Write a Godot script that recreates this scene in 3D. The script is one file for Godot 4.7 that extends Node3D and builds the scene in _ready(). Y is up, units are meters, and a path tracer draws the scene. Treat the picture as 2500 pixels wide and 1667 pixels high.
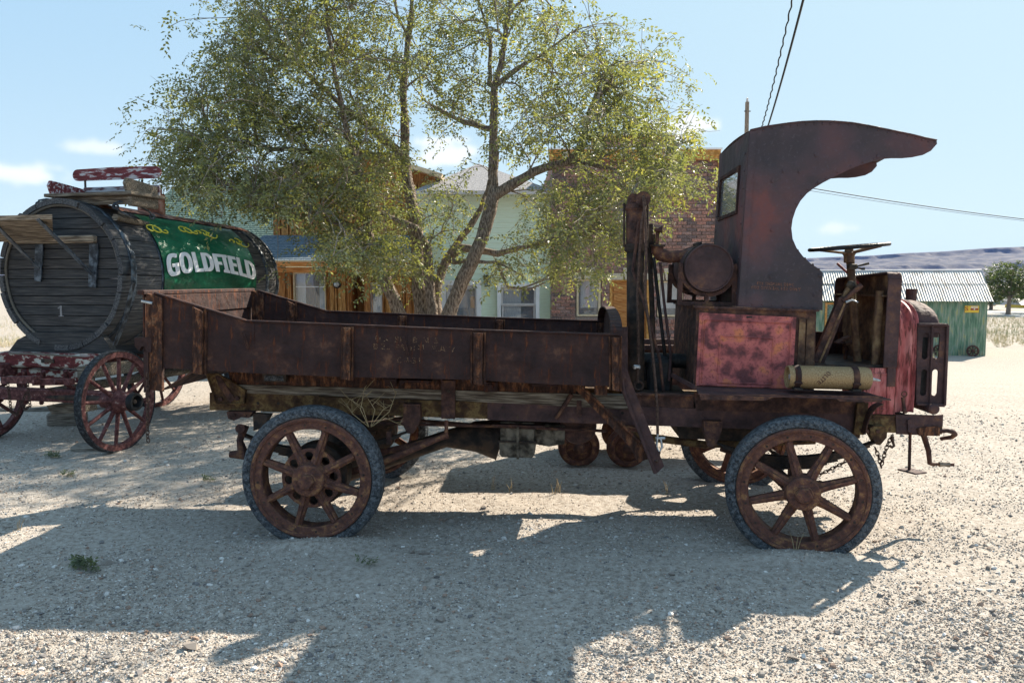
extends Node3D
# An old rusty dump truck and a wooden tank wagon on a gravel lot, small shop fronts and an elm behind, mesa far off.

const EYE := 1.6          # camera height in metres
const FOC := 1900.0       # focal length in pixels of the 2500 x 1667 photograph
const TILT := 0.0754      # camera pitch down, radians
var M := {}
var rng := RandomNumberGenerator.new()
var names := {}
var gn1 := FastNoiseLite.new()
var gn2 := FastNoiseLite.new()
var gn3 := FastNoiseLite.new()

func _ready():
	rng.seed = 7
	set_camera_and_light()
	make_materials()
	build_ground()
	build_far()
	build_brick_shop()
	build_mint_house()
	build_timber_shop()
	build_shingle_house()
	build_shed()
	build_pole()
	build_truck()
	build_ore_cart()
	build_wagon()
	build_tree()
	build_small()

func set_camera_and_light():
	var cam := Camera3D.new()
	cam.name = "camera"
	add_child(cam)
	cam.position = Vector3(0, EYE, 0)
	cam.rotation = Vector3(-TILT, 0, 0)
	cam.fov = rad_to_deg(2.0 * atan(833.5 / FOC))
	cam.near = 0.05
	cam.far = 9000.0
	cam.current = true
	var sun := DirectionalLight3D.new()
	sun.name = "sun"
	add_child(sun)
	var az := deg_to_rad(SUN_AZ)
	var el := deg_to_rad(SUN_EL)
	var to := Vector3(sin(az) * cos(el), sin(el), -cos(az) * cos(el))
	sun.look_at_from_position(to * 50.0, Vector3.ZERO, Vector3.UP)
	sun.light_energy = 1.5
	sun.light_color = Color(1.0, 0.955, 0.88)
	sun.light_angular_distance = 0.55
	sun.shadow_enabled = true
	var env := Environment.new()
	env.background_mode = Environment.BG_SKY
	var sky := Sky.new()
	var pm := PanoramaSkyMaterial.new()
	pm.panorama = sky_panorama()
	sky.sky_material = pm
	env.sky = sky
	env.background_energy_multiplier = 1.0
	env.tonemap_mode = Environment.TONE_MAPPER_LINEAR
	env.tonemap_exposure = EXPOSURE
	env.fog_enabled = true
	env.fog_density = 0.00006
	env.fog_light_color = Color(0.50, 0.62, 0.92)
	env.sdfgi_enabled = true
	env.ssao_enabled = true
	env.ssil_enabled = true
	var we := WorldEnvironment.new()
	we.name = "surroundings"
	we.environment = env
	add_child(we)

const SUN_AZ := 46.0
const SUN_EL := 37.0
const EXPOSURE := 2.6

func sky_panorama() -> ImageTexture:
	# clear desert air: deeper blue overhead and away from the sun, pale towards it, a few small low clouds
	var w := 1536
	var h := 768
	var im := Image.create_empty(w, h, false, Image.FORMAT_RGBAF)
	var n1 := FastNoiseLite.new()
	n1.seed = 11
	n1.frequency = 1.0
	n1.fractal_octaves = 6
	var az := deg_to_rad(SUN_AZ)
	var el := deg_to_rad(SUN_EL)
	var sun := Vector3(sin(az) * cos(el), sin(el), -cos(az) * cos(el))
	# clouds: [pixel x, pixel y, half width, half height, strength] where the photograph shows them, and some more round about
	var clouds := []
	for c in [[50, 430, 105, 30, 0.9], [235, 362, 88, 17, 0.7], [1640, 325, 110, 52, 1.0], [1560, 385, 150, 40, 0.7], [2050, 557, 45, 16, 0.6], [1080, 375, 110, 45, 0.9]]:
		var d := pix(c[0], c[1])
		clouds.append([atan2(d.x, -d.z), asin(d.y), c[2] / FOC, c[3] / FOC, c[4]])
	for c in [[-1.2, 0.12, 0.2, 0.03, 0.8], [-2.1, 0.16, 0.25, 0.05, 0.9], [2.6, 0.14, 0.3, 0.04, 0.8], [1.5, 0.1, 0.2, 0.03, 0.7], [3.0, 0.2, 0.2, 0.04, 0.7]]:
		clouds.append(c)
	for y in h:
		var up := (0.5 - (y + 0.5) / h) * PI
		for x in w:
			var a := wrapf((x + 0.5) / w * TAU, -PI, PI)      # azimuth, 0 = -z at the left edge of the panorama
			var col := Color(0.3, 0.3, 0.3)
			var e := maxf(up, 0.0)
			var d := Vector3(sin(a) * cos(e), sin(e), -cos(a) * cos(e))
			var cs := clampf(d.dot(sun), -1.0, 1.0)
			var hz := pow(1.0 - sin(e), 5.0)
			var base := Color(0.138, 0.240, 0.35).lerp(Color(0.335, 0.405, 0.415), hz)
			var glow := pow(0.5 + 0.5 * cs, 5.0)
			col = base.lerp(Color(0.335, 0.405, 0.41), glow * 0.62)
			if up > -0.02 and up < 0.5:
				var cover := 0.0
				for c in clouds:
					var da: float = wrapf(a - c[0], -PI, PI) / c[2]
					var de: float = (up - c[1]) / c[3]
					var q := da * da + de * de * (1.0 if de > 0.0 else 1.9)
					if q < 4.0:
						var nz := n1.get_noise_3d(d.x * 26.0, d.y * 50.0, d.z * 26.0)
						cover = maxf(cover, c[4] * smoothstep(0.0, 0.75, 0.95 - q + nz * 1.1))
				col = col.lerp(Color(0.45, 0.46, 0.465), clampf(cover, 0.0, 1.0) * 0.85)
			if up < 0.0:
				col = Color(0.30, 0.27, 0.23)
			col.a = 1.0
			im.set_pixel(x, y, col)
	return ImageTexture.create_from_image(im)

# ---------------------------------------------------------------- from pixels of the photograph to places
func pix(px: float, py: float) -> Vector3:
	var x := (px - 1250.0) / FOC
	var y := -(py - 833.5) / FOC
	var c := cos(TILT)
	var s := sin(TILT)
	return Vector3(x, y * c - s, -y * s - c).normalized()

func atz(px: float, py: float, z: float) -> Vector3:   # where the line through a pixel meets the upright plane at depth z
	var r := pix(px, py)
	return Vector3(0, EYE, 0) + r * (z / r.z)

func ong(px: float, py: float, y := 0.0) -> Vector3:   # where it meets the ground
	var r := pix(px, py)
	return Vector3(0, EYE, 0) + r * ((y - EYE) / r.y)

func inframe(f: Transform3D, px: float, py: float, z: float) -> Vector3:   # in a thing's own axes, on its plane z
	var r := pix(px, py)
	var inv := f.affine_inverse()
	var o := inv * Vector3(0, EYE, 0)
	var d := inv.basis * r
	return o + d * ((z - o.z) / d.z)

# ---------------------------------------------------------------- nodes
func numbered(called: String) -> String:
	if not names.has(called):
		names[called] = 0
		return called
	names[called] += 1
	return "%s_%03d" % [called, names[called]]

func thing(called: String, label: String, category: String, group := "") -> Node3D:
	var o := Node3D.new()
	o.name = numbered(called)
	add_child(o, true)
	tag(o, label, category, group)
	return o

func tag(o: Node, label: String, category: String, group := "") -> Node:
	o.set_meta("label", label)
	o.set_meta("category", category)
	if group != "":
		o.set_meta("group", group)
	return o

func part(called: String, mesh: Mesh, mat: Material, parent: Node) -> MeshInstance3D:
	var o := MeshInstance3D.new()
	o.name = called if parent != self else numbered(called)
	o.mesh = mesh
	o.material_override = mat
	parent.add_child(o, true)
	return o

func struct(called: String, mesh: Mesh, mat: Material) -> MeshInstance3D:
	var o := part(called, mesh, mat, self)
	o.set_meta("kind", "structure")
	return o

func stuff(o: Node) -> Node:
	o.set_meta("kind", "stuff")
	return o

# ---------------------------------------------------------------- shapes
func S() -> SurfaceTool:
	var st := SurfaceTool.new()
	st.begin(Mesh.PRIMITIVE_TRIANGLES)
	st.set_smooth_group(-1)
	return st

func done(st: SurfaceTool) -> ArrayMesh:
	st.generate_normals()
	return st.commit()

func tri(st: SurfaceTool, a: Vector3, b: Vector3, c: Vector3):
	st.add_vertex(a); st.add_vertex(b); st.add_vertex(c)

func quad(st: SurfaceTool, a: Vector3, b: Vector3, c: Vector3, d: Vector3):   # a b c d clockwise as seen from outside
	tri(st, a, b, c); tri(st, a, c, d)

func box8(st: SurfaceTool, p: Array):   # p: 4 corners of one end (anticlockwise seen from +z) at -z side first, then 4 at +z side
	quad(st, p[4], p[7], p[6], p[5])
	quad(st, p[0], p[1], p[2], p[3])
	for i in 4:
		var j := (i + 1) % 4
		quad(st, p[i], p[i + 4], p[j + 4], p[j])

func bx(st: SurfaceTool, c: Vector3, s: Vector3, b := Basis.IDENTITY):
	var p := []
	for z in [-0.5, 0.5]:
		for q in [[-0.5, -0.5], [0.5, -0.5], [0.5, 0.5], [-0.5, 0.5]]:
			p.append(c + b * Vector3(q[0] * s.x, q[1] * s.y, z * s.z))
	box8(st, p)

func boxm(c: Vector3, s: Vector3, b := Basis.IDENTITY) -> ArrayMesh:
	var st := S()
	bx(st, c, s, b)
	return done(st)

func bev(st: SurfaceTool, c: Vector3, s: Vector3, r: float, bs := Basis.IDENTITY):   # box with chamfered edges (44 triangles)
	var h := s * 0.5
	r = minf(r, minf(h.x, minf(h.y, h.z)) * 0.9)
	var v := {}
	for sx in [-1, 1]:
		for sy in [-1, 1]:
			for sz in [-1, 1]:
				var k := Vector3i(sx, sy, sz)
				v[k] = [c + bs * Vector3(sx * h.x, sy * (h.y - r), sz * (h.z - r)), c + bs * Vector3(sx * (h.x - r), sy * h.y, sz * (h.z - r)), c + bs * Vector3(sx * (h.x - r), sy * (h.y - r), sz * h.z)]
	for sx in [-1, 1]:
		var q := [v[Vector3i(sx, -1, -1)][0], v[Vector3i(sx, 1, -1)][0], v[Vector3i(sx, 1, 1)][0], v[Vector3i(sx, -1, 1)][0]]
		fq(st, q, sx < 0)
		q = [v[Vector3i(-1, sx, -1)][1], v[Vector3i(-1, sx, 1)][1], v[Vector3i(1, sx, 1)][1], v[Vector3i(1, sx, -1)][1]]
		fq(st, q, sx < 0)
		q = [v[Vector3i(-1, -1, sx)][2], v[Vector3i(1, -1, sx)][2], v[Vector3i(1, 1, sx)][2], v[Vector3i(-1, 1, sx)][2]]
		fq(st, q, sx < 0)
	for a in [-1, 1]:
		for b in [-1, 1]:
			fq(st, [v[Vector3i(a, b, -1)][0], v[Vector3i(a, b, -1)][1], v[Vector3i(a, b, 1)][1], v[Vector3i(a, b, 1)][0]], a * b < 0)
			fq(st, [v[Vector3i(a, -1, b)][0], v[Vector3i(a, 1, b)][0], v[Vector3i(a, 1, b)][2], v[Vector3i(a, -1, b)][2]], a * b < 0)
			fq(st, [v[Vector3i(-1, a, b)][1], v[Vector3i(-1, a, b)][2], v[Vector3i(1, a, b)][2], v[Vector3i(1, a, b)][1]], a * b < 0)
			for d in [-1, 1]:
				var k := Vector3i(a, b, d)
				if a * b * d < 0:
					tri(st, v[k][0], v[k][1], v[k][2])
				else:
					tri(st, v[k][0], v[k][2], v[k][1])

func fq(st: SurfaceTool, q: Array, flip: bool):
	if flip:
		quad(st, q[0], q[1], q[2], q[3])
	else:
		quad(st, q[3], q[2], q[1], q[0])

func bevm(c: Vector3, s: Vector3, r: float, b := Basis.IDENTITY) -> ArrayMesh:
	var st := S()
	bev(st, c, s, r, b)
	return done(st)

func along(a: Vector3, b: Vector3, side := Vector3(0, 0, 1)) -> Basis:   # x runs from a to b, z near side
	var x := (b - a).normalized()
	var y := side.cross(x).normalized()
	if y.length() < 0.5:
		y = Vector3.UP
	return Basis(x, y, x.cross(y).normalized())

func beam(st: SurfaceTool, a: Vector3, b: Vector3, hgt: float, thick: float, side := Vector3(0, 0, 1), r := 0.004):
	bev(st, (a + b) * 0.5, Vector3(a.distance_to(b), hgt, thick), r, along(a, b, side))

func prism(st: SurfaceTool, poly: PackedVector2Array, z0: float, z1: float):   # outline in x y, from z0 (back) to z1 (front)
	if Geometry2D.is_polygon_clockwise(poly):
		poly.reverse()
	var t := Geometry2D.triangulate_polygon(poly)
	for i in range(0, t.size(), 3):
		var a := poly[t[i]]; var b := poly[t[i + 1]]; var c := poly[t[i + 2]]
		if (b - a).cross(c - a) < 0.0:
			var k := b; b = c; c = k
		tri(st, Vector3(a.x, a.y, z1), Vector3(c.x, c.y, z1), Vector3(b.x, b.y, z1))
		tri(st, Vector3(a.x, a.y, z0), Vector3(b.x, b.y, z0), Vector3(c.x, c.y, z0))
	for i in poly.size():
		var a := poly[i]; var b := poly[(i + 1) % poly.size()]
		quad(st, Vector3(a.x, a.y, z0), Vector3(a.x, a.y, z1), Vector3(b.x, b.y, z1), Vector3(b.x, b.y, z0))

func tube(st: SurfaceTool, p: Array, r: Variant, n := 8, smooth := true, caps := true):   # r: a number or one per point
	if smooth:
		st.set_smooth_group(1)
	var rings := []
	var up := Vector3.UP
	for i in p.size():
		var d: Vector3 = (p[mini(i + 1, p.size() - 1)] - p[maxi(i - 1, 0)]).normalized()
		if i == 0:
			up = Vector3.UP if absf(d.y) < 0.9 else Vector3.RIGHT
		var x := up.cross(d).normalized()
		var y := d.cross(x).normalized()
		up = y
		var rr: float = r[i] if r is Array else r
		var ring := []
		for k in n:
			var a := TAU * k / n
			ring.append(p[i] + (x * cos(a) + y * sin(a)) * rr)
		rings.append(ring)
	for i in p.size() - 1:
		for k in n:
			var j := (k + 1) % n
			quad(st, rings[i][k], rings[i][j], rings[i + 1][j], rings[i + 1][k])
	if smooth:
		st.set_smooth_group(-1)
	if caps:
		for k in range(1, n - 1):
			tri(st, rings[0][0], rings[0][k + 1], rings[0][k])
			var e: Array = rings[-1]
			tri(st, e[0], e[k], e[k + 1])

func tubem(p: Array, r: Variant, n := 8) -> ArrayMesh:
	var st := S()
	tube(st, p, r, n)
	return done(st)

func lathe(st: SurfaceTool, prof: Array, o: Vector3, axis: Vector3, n := 32, hard := 0.5):   # prof: [radius, along] pairs from one end to the other
	var z := axis.normalized()
	var x := (Vector3.UP if absf(z.y) < 0.9 else Vector3.RIGHT).cross(z).normalized()
	var y := z.cross(x)
	var g := 2
	var last := Vector2.ZERO
	for i in prof.size() - 1:
		var a: Array = prof[i]
		var b: Array = prof[i + 1]
		var dir := Vector2(b[0] - a[0], b[1] - a[1]).normalized()
		if i > 0 and absf(dir.angle_to(last)) > hard:
			g += 1
		last = dir
		st.set_smooth_group(g)
		for k in n:
			var t0 := TAU * k / n
			var t1 := TAU * (k + 1) / n
			var e0 := x * cos(t0) + y * sin(t0)
			var e1 := x * cos(t1) + y * sin(t1)
			var p0: Vector3 = o + e0 * a[0] + z * a[1]
			var p1: Vector3 = o + e1 * a[0] + z * a[1]
			var p2: Vector3 = o + e1 * b[0] + z * b[1]
			var p3: Vector3 = o + e0 * b[0] + z * b[1]
			if a[0] > 0.0001:
				tri(st, p0, p1, p2)
			if b[0] > 0.0001:
				tri(st, p0, p2, p3)
	st.set_smooth_group(-1)

func lathem(prof: Array, o: Vector3, axis: Vector3, n := 32, hard := 0.5) -> ArrayMesh:
	var st := S()
	lathe(st, prof, o, axis, n, hard)
	return done(st)

func ring(st: SurfaceTool, c: Vector3, axis: Vector3, r: float, t: float, n := 24, m := 8):   # torus
	var prof := []
	for k in m + 1:
		var a := TAU * k / m
		prof.append([r + t * cos(a), t * sin(a)])
	lathe(st, prof, c, axis, n, 2.0)

func arc(c: Vector2, r: float, a0: float, a1: float, n: int) -> PackedVector2Array:
	var p := PackedVector2Array()
	for i in n + 1:
		var a := deg_to_rad(lerpf(a0, a1, float(i) / n))
		p.append(c + Vector2(cos(a), sin(a)) * r)
	return p

func lettering(text: String, size: float, depth: float, place: Callable, font := "Droid Sans", bold := true, keep := 1.0) -> ArrayMesh:
	# the letters as thin solids; place bends each point (x, y, z of the flat text) to where it stands
	var tm := TextMesh.new()
	var f := SystemFont.new()
	f.font_names = PackedStringArray([font])
	f.font_weight = 700 if bold else 400
	tm.font = f
	tm.font_size = 64
	tm.pixel_size = size / 64.0
	tm.depth = depth
	tm.curve_step = 2.0
	tm.text = text
	var st := S()
	var r2 := RandomNumberGenerator.new()
	r2.seed = text.hash()
	for s in tm.get_surface_count():
		var a := tm.surface_get_arrays(s)
		var v: PackedVector3Array = a[Mesh.ARRAY_VERTEX]
		var idx: PackedInt32Array = a[Mesh.ARRAY_INDEX]
		for i in range(0, idx.size(), 3):
			if keep < 1.0 and r2.randf() > keep:
				continue
			tri(st, place.call(v[idx[i]]), place.call(v[idx[i + 1]]), place.call(v[idx[i + 2]]))
	return done(st)

# ---------------------------------------------------------------- materials
func noise_tex(ramp: Array, freq: float, seed_: int, oct := 5, gain := 0.55, size := 512, warp := 0.0) -> NoiseTexture2D:
	var n := FastNoiseLite.new()
	n.seed = seed_
	n.noise_type = FastNoiseLite.TYPE_SIMPLEX_SMOOTH
	n.frequency = freq
	n.fractal_octaves = oct
	n.fractal_gain = gain
	if warp > 0.0:
		n.domain_warp_enabled = true
		n.domain_warp_amplitude = warp
		n.domain_warp_frequency = freq
	var t := NoiseTexture2D.new()
	t.width = size
	t.height = size
	t.seamless = true
	t.seamless_blend_skirt = 0.2
	t.noise = n
	if ramp.size():
		var g := Gradient.new()
		var off := PackedFloat32Array()
		var cols := PackedColorArray()
		for i in ramp.size():
			off.append(ramp[i][0])
			cols.append(ramp[i][1])
		g.offsets = off
		g.colors = cols
		t.color_ramp = g
	return t

func bump_tex(freq: float, seed_: int, strength: float, size := 512, oct := 4) -> NoiseTexture2D:
	var t := noise_tex([], freq, seed_, oct, 0.55, size)
	t.as_normal_map = true
	t.bump_strength = strength
	return t

func lin(r: float, g: float, b: float) -> Color:   # a real-world base colour
	return Color(r, g, b).linear_to_srgb()

func mat(key: String, ramp: Array, freq: float, scale: Vector3, rough: float, seed_: int, bump: Texture2D = null, bs := 1.0, metallic := 0.0, oct := 5, gain := 0.55, warp := 0.0, size := 512) -> StandardMaterial3D:
	var m := StandardMaterial3D.new()
	m.resource_name = key
	m.roughness = rough
	m.metallic = metallic
	if ramp.size() == 1:
		m.albedo_color = ramp[0]
	else:
		m.albedo_texture = noise_tex(ramp, freq, seed_, oct, gain, size, warp)
	m.uv1_triplanar = true
	m.uv1_scale = scale
	m.uv1_triplanar_sharpness = 6.0
	if bump:
		m.normal_enabled = true
		m.normal_texture = bump
		m.normal_scale = bs
	m.metallic_specular = 0.35
	M[key] = m
	return m

func layer(key: String, ramp: Array, freq: float, scale: Vector3, seed_: int):
	var m: StandardMaterial3D = M[key]
	m.detail_enabled = true
	m.detail_albedo = noise_tex(ramp, freq, seed_, 7, 0.66)
	m.detail_blend_mode = BaseMaterial3D.BLEND_MODE_MIX
	m.detail_uv_layer = BaseMaterial3D.DETAIL_UV_2
	m.uv2_triplanar = true
	m.uv2_scale = scale
	m.uv2_triplanar_sharpness = 6.0

func glass(key: String, col: Color, alpha: float) -> StandardMaterial3D:
	var m := StandardMaterial3D.new()
	m.resource_name = key
	m.transparency = BaseMaterial3D.TRANSPARENCY_ALPHA
	m.albedo_color = Color(col.r, col.g, col.b, alpha)
	m.roughness = 0.03
	m.metallic_specular = 0.7
	M[key] = m
	return m

func make_materials():
	var b_fine := bump_tex(0.05, 3, 6.0)
	var b_coarse := bump_tex(0.02, 5, 8.0)
	var b_grain := bump_tex(0.03, 9, 7.0)
	var b_dent := bump_tex(0.008, 13, 16.0, 512, 7)
	var u := Vector3.ONE
	# rusted sheet of the dump body: dark purple brown with ochre blooms
	mat("rust_dark", [[0.15, lin(0.022, 0.0125, 0.0125)], [0.42, lin(0.033, 0.0175, 0.0165)], [0.62, lin(0.042, 0.0215, 0.019)], [0.76, lin(0.062, 0.030, 0.023)], [0.9, lin(0.12, 0.058, 0.036)]], 0.012, u * 0.7, 0.8, 21, b_dent, 0.5, 0.0, 8, 0.68)
	mat("rust_orange", [[0.2, lin(0.034, 0.02, 0.017)], [0.44, lin(0.07, 0.033, 0.022)], [0.57, lin(0.15, 0.058, 0.028)], [0.70, lin(0.20, 0.10, 0.052)], [0.85, lin(0.05, 0.028, 0.024)]], 0.016, Vector3(1.6, 0.8, 1.6), 0.88, 22, b_fine, 0.7, 0.0, 7, 0.66)
	mat("rust_yellow", [[0.15, lin(0.04, 0.022, 0.015)], [0.42, lin(0.075, 0.042, 0.022)], [0.56, lin(0.12, 0.072, 0.032)], [0.7, lin(0.18, 0.125, 0.055)], [0.85, lin(0.08, 0.04, 0.022)]], 0.014, u * 0.9, 0.88, 23, b_fine, 0.7, 0.0, 7, 0.68)
	mat("rust_brown", [[0.2, lin(0.034, 0.020, 0.018)], [0.45, lin(0.066, 0.035, 0.030)], [0.6, lin(0.095, 0.048, 0.037)], [0.8, lin(0.16, 0.082, 0.045)]], 0.014, u * 1.0, 0.85, 24, b_fine, 0.6, 0.0, 7, 0.66)
	mat("rust_purple", [[0.2, lin(0.040, 0.025, 0.026)], [0.45, lin(0.064, 0.036, 0.036)], [0.62, lin(0.080, 0.044, 0.042)], [0.82, lin(0.13, 0.066, 0.045)]], 0.012, u * 0.8, 0.75, 95, b_fine, 0.45, 0.0, 7, 0.66)
	mat("rust_wheel", [[0.2, lin(0.065, 0.033, 0.028)], [0.45, lin(0.105, 0.048, 0.038)], [0.60, lin(0.14, 0.064, 0.045)], [0.74, lin(0.24, 0.125, 0.06)]], 0.016, u * 1.4, 0.82, 25, b_fine, 0.6, 0.0, 7, 0.66)
	mat("cab_red", [[0.22, lin(0.046, 0.038, 0.043)], [0.44, lin(0.064, 0.047, 0.053)], [0.56, lin(0.084, 0.051, 0.057)], [0.70, lin(0.10, 0.054, 0.058)], [0.86, lin(0.15, 0.058, 0.055)]], 0.006, u * 0.55, 0.62, 26, b_dent, 0.35, 0.0, 6, 0.5, 30.0)
	mat("door_red", [[0.22, lin(0.12, 0.042, 0.046)], [0.36, lin(0.24, 0.070, 0.070)], [0.46, lin(0.40, 0.11, 0.105)], [0.66, lin(0.48, 0.14, 0.125)], [0.84, lin(0.55, 0.18, 0.09)]], 0.010, u * 1.2, 0.65, 27, b_fine, 0.25, 0.0, 6, 0.5)
	mat("hood_red", [[0.22, lin(0.20, 0.035, 0.038)], [0.42, lin(0.34, 0.085, 0.082)], [0.55, lin(0.44, 0.13, 0.125)], [0.75, lin(0.50, 0.19, 0.175)]], 0.010, Vector3(1.8, 0.6, 1.8), 0.5, 28, b_fine, 0.2, 0.0, 5, 0.55)
	mat("interior", [[0.2, lin(0.05, 0.030, 0.022)], [0.42, lin(0.105, 0.06, 0.038)], [0.6, lin(0.18, 0.11, 0.06)], [0.8, lin(0.27, 0.185, 0.10)]], 0.010, u * 0.9, 0.88, 29, b_fine, 0.5, 0.0, 7, 0.62)
	mat("iron_dark", [[0.2, lin(0.018, 0.016, 0.015)], [0.5, lin(0.04, 0.03, 0.025)], [0.75, lin(0.08, 0.05, 0.035)]], 0.01, u * 1.5, 0.7, 30, b_fine, 0.5)
	mat("iron_black", [[0.3, lin(0.008, 0.009, 0.01)], [0.7, lin(0.022, 0.022, 0.024)]], 0.01, u * 1.5, 0.5, 31, b_fine, 0.4)
	mat("gearbox", [[0.3, lin(0.035, 0.028, 0.021)], [0.44, lin(0.085, 0.07, 0.053)], [0.6, lin(0.14, 0.118, 0.09)], [0.8, lin(0.20, 0.17, 0.13)]], 0.010, u * 1.6, 0.78, 32, b_fine, 0.6, 0.0, 6, 0.55, 20.0)
	mat("rubber", [[0.25, lin(0.03, 0.034, 0.039)], [0.42, lin(0.075, 0.085, 0.097)], [0.55, lin(0.115, 0.128, 0.142)], [0.75, lin(0.17, 0.185, 0.20)]], 0.03, u * 1.6, 0.92, 33, bump_tex(0.06, 8, 14.0, 512, 6), 1.0, 0.0, 8, 0.8)
	mat("rubber_dark", [[0.3, lin(0.012, 0.013, 0.015)], [0.6, lin(0.03, 0.033, 0.038)], [0.85, lin(0.10, 0.11, 0.12)]], 0.03, u * 1.6, 0.8, 34, b_fine, 0.8, 0.0, 5, 0.7)
	mat("chain_iron", [[0.3, lin(0.05, 0.03, 0.024)], [0.6, lin(0.10, 0.06, 0.045)]], 0.02, u * 4.0, 0.75, 35, b_fine, 0.4)
	mat("bare_steel", [[0.3, lin(0.33, 0.34, 0.35)], [0.6, lin(0.5, 0.52, 0.53)]], 0.02, u * 4.0, 0.4, 36, b_fine, 0.2, 0.6)
	mat("gold_paint", [[0.25, lin(0.15, 0.09, 0.045)], [0.42, lin(0.27, 0.175, 0.085)], [0.56, lin(0.35, 0.245, 0.125)], [0.8, lin(0.42, 0.32, 0.19)]], 0.09, u * 2.2, 0.5, 37, b_fine, 0.3, 0.15, 5, 0.85)
	mat("worn_letter", [[0.35, lin(0.035, 0.02, 0.018)], [0.5, lin(0.15, 0.075, 0.04)], [0.75, lin(0.33, 0.24, 0.16)]], 0.08, u * 3.0, 0.9, 38)
	mat("cab_letter", [[0.35, lin(0.085, 0.05, 0.05)], [0.5, lin(0.17, 0.08, 0.055)], [0.7, lin(0.26, 0.13, 0.08)]], 0.06, u * 3.0, 0.85, 39)
	mat("sill_wood", [[0.25, lin(0.055, 0.04, 0.03)], [0.45, lin(0.13, 0.105, 0.08)], [0.6, lin(0.21, 0.18, 0.14)], [0.8, lin(0.30, 0.26, 0.21)]], 0.012, Vector3(0.5, 9.0, 9.0), 0.9, 40, b_grain, 0.8, 0.0, 6, 0.6)
	# tank wagon: dark grey stained planks (grain along the boards)
	mat("stave_grey", [[0.2, lin(0.030, 0.031, 0.034)], [0.45, lin(0.060, 0.060, 0.064)], [0.6, lin(0.075, 0.074, 0.077)], [0.85, lin(0.14, 0.135, 0.13)]], 0.012, Vector3(7.0, 7.0, 0.4), 0.72, 41, b_grain, 0.35, 0.0, 6, 0.6)
	mat("stave_grey_b", [[0.2, lin(0.038, 0.038, 0.041)], [0.45, lin(0.075, 0.074, 0.077)], [0.6, lin(0.095, 0.093, 0.094)], [0.85, lin(0.16, 0.155, 0.15)]], 0.012, Vector3(7.0, 7.0, 0.4), 0.72, 42, b_grain, 0.35, 0.0, 6, 0.6)
	mat("head_grey", [[0.2, lin(0.026, 0.026, 0.028)], [0.45, lin(0.046, 0.045, 0.046)], [0.6, lin(0.056, 0.054, 0.054)], [0.85, lin(0.10, 0.092, 0.086)]], 0.012, Vector3(0.4, 8.0, 8.0), 0.8, 43, b_grain, 0.3, 0.0, 6, 0.6)
	mat("head_grey_b", [[0.2, lin(0.030, 0.028, 0.028)], [0.45, lin(0.054, 0.051, 0.050)], [0.6, lin(0.066, 0.061, 0.059)], [0.85, lin(0.115, 0.102, 0.094)]], 0.012, Vector3(0.4, 8.0, 8.0), 0.8, 44, b_grain, 0.3, 0.0, 6, 0.6)
	mat("footboard", [[0.25, lin(0.09, 0.065, 0.045)], [0.45, lin(0.20, 0.15, 0.105)], [0.62, lin(0.30, 0.23, 0.165)], [0.8, lin(0.40, 0.32, 0.23)]], 0.012, Vector3(0.5, 8.0, 8.0), 0.85, 45, b_grain, 0.9, 0.0, 6, 0.6)
	mat("hoop_iron", [[0.3, lin(0.02, 0.024, 0.03)], [0.5, lin(0.05, 0.06, 0.075)], [0.7, lin(0.13, 0.155, 0.18)]], 0.014, u * 1.2, 0.45, 46, b_fine, 0.2, 0.25)
	mat("peeling_red", [[0.25, lin(0.085, 0.02, 0.02)], [0.52, lin(0.14, 0.032, 0.032)], [0.56, lin(0.17, 0.042, 0.042)], [0.575, lin(0.40, 0.36, 0.29)], [0.75, lin(0.50, 0.48, 0.43)]], 0.010, Vector3(0.8, 1.6, 1.6), 0.85, 47, b_coarse, 0.5, 0.0, 7, 0.62, 20.0)
	mat("scraped_red", [[0.28, lin(0.45, 0.44, 0.46)], [0.40, lin(0.40, 0.36, 0.37)], [0.43, lin(0.20, 0.05, 0.055)], [0.6, lin(0.15, 0.035, 0.04)], [0.8, lin(0.11, 0.026, 0.028)]], 0.012, Vector3(0.7, 3.0, 3.0), 0.75, 94, b_grain, 0.4, 0.0, 7, 0.6)
	mat("wheel_red", [[0.25, lin(0.06, 0.022, 0.022)], [0.48, lin(0.115, 0.042, 0.040)], [0.66, lin(0.15, 0.060, 0.056)], [0.80, lin(0.21, 0.10, 0.09)], [0.86, lin(0.38, 0.33, 0.29)]], 0.018, u * 1.8, 0.78, 48, b_fine, 0.5, 0.0, 7, 0.62)
	mat("seat_white", [[0.3, lin(0.12, 0.05, 0.05)], [0.40, lin(0.22, 0.18, 0.19)], [0.5, lin(0.33, 0.32, 0.345)], [0.8, lin(0.42, 0.42, 0.45)]], 0.010, Vector3(0.7, 3.0, 3.0), 0.8, 49, b_grain, 0.5, 0.0, 6, 0.6)
	mat("deck_rust", [[0.25, lin(0.10, 0.04, 0.028)], [0.45, lin(0.22, 0.085, 0.055)], [0.6, lin(0.32, 0.15, 0.10)], [0.8, lin(0.42, 0.25, 0.19)]], 0.010, u * 0.9, 0.8, 50, b_fine, 0.5, 0.0, 6, 0.6)
	mat("banner", [[0.2, lin(0.006, 0.07, 0.036)], [0.5, lin(0.012, 0.12, 0.062)], [0.8, lin(0.03, 0.20, 0.11)]], 0.004, Vector3(1.4, 1.4, 0.5), 0.28, 51, bump_tex(0.006, 52, 9.0), 0.6)
	mat("print_white", [[0.3, lin(0.72, 0.73, 0.76)], [0.7, lin(0.80, 0.80, 0.82)]], 0.01, u, 0.35, 53)
	mat("print_yellow", [[0.3, lin(0.62, 0.55, 0.05)], [0.7, lin(0.72, 0.66, 0.10)]], 0.01, u, 0.35, 54)
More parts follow.
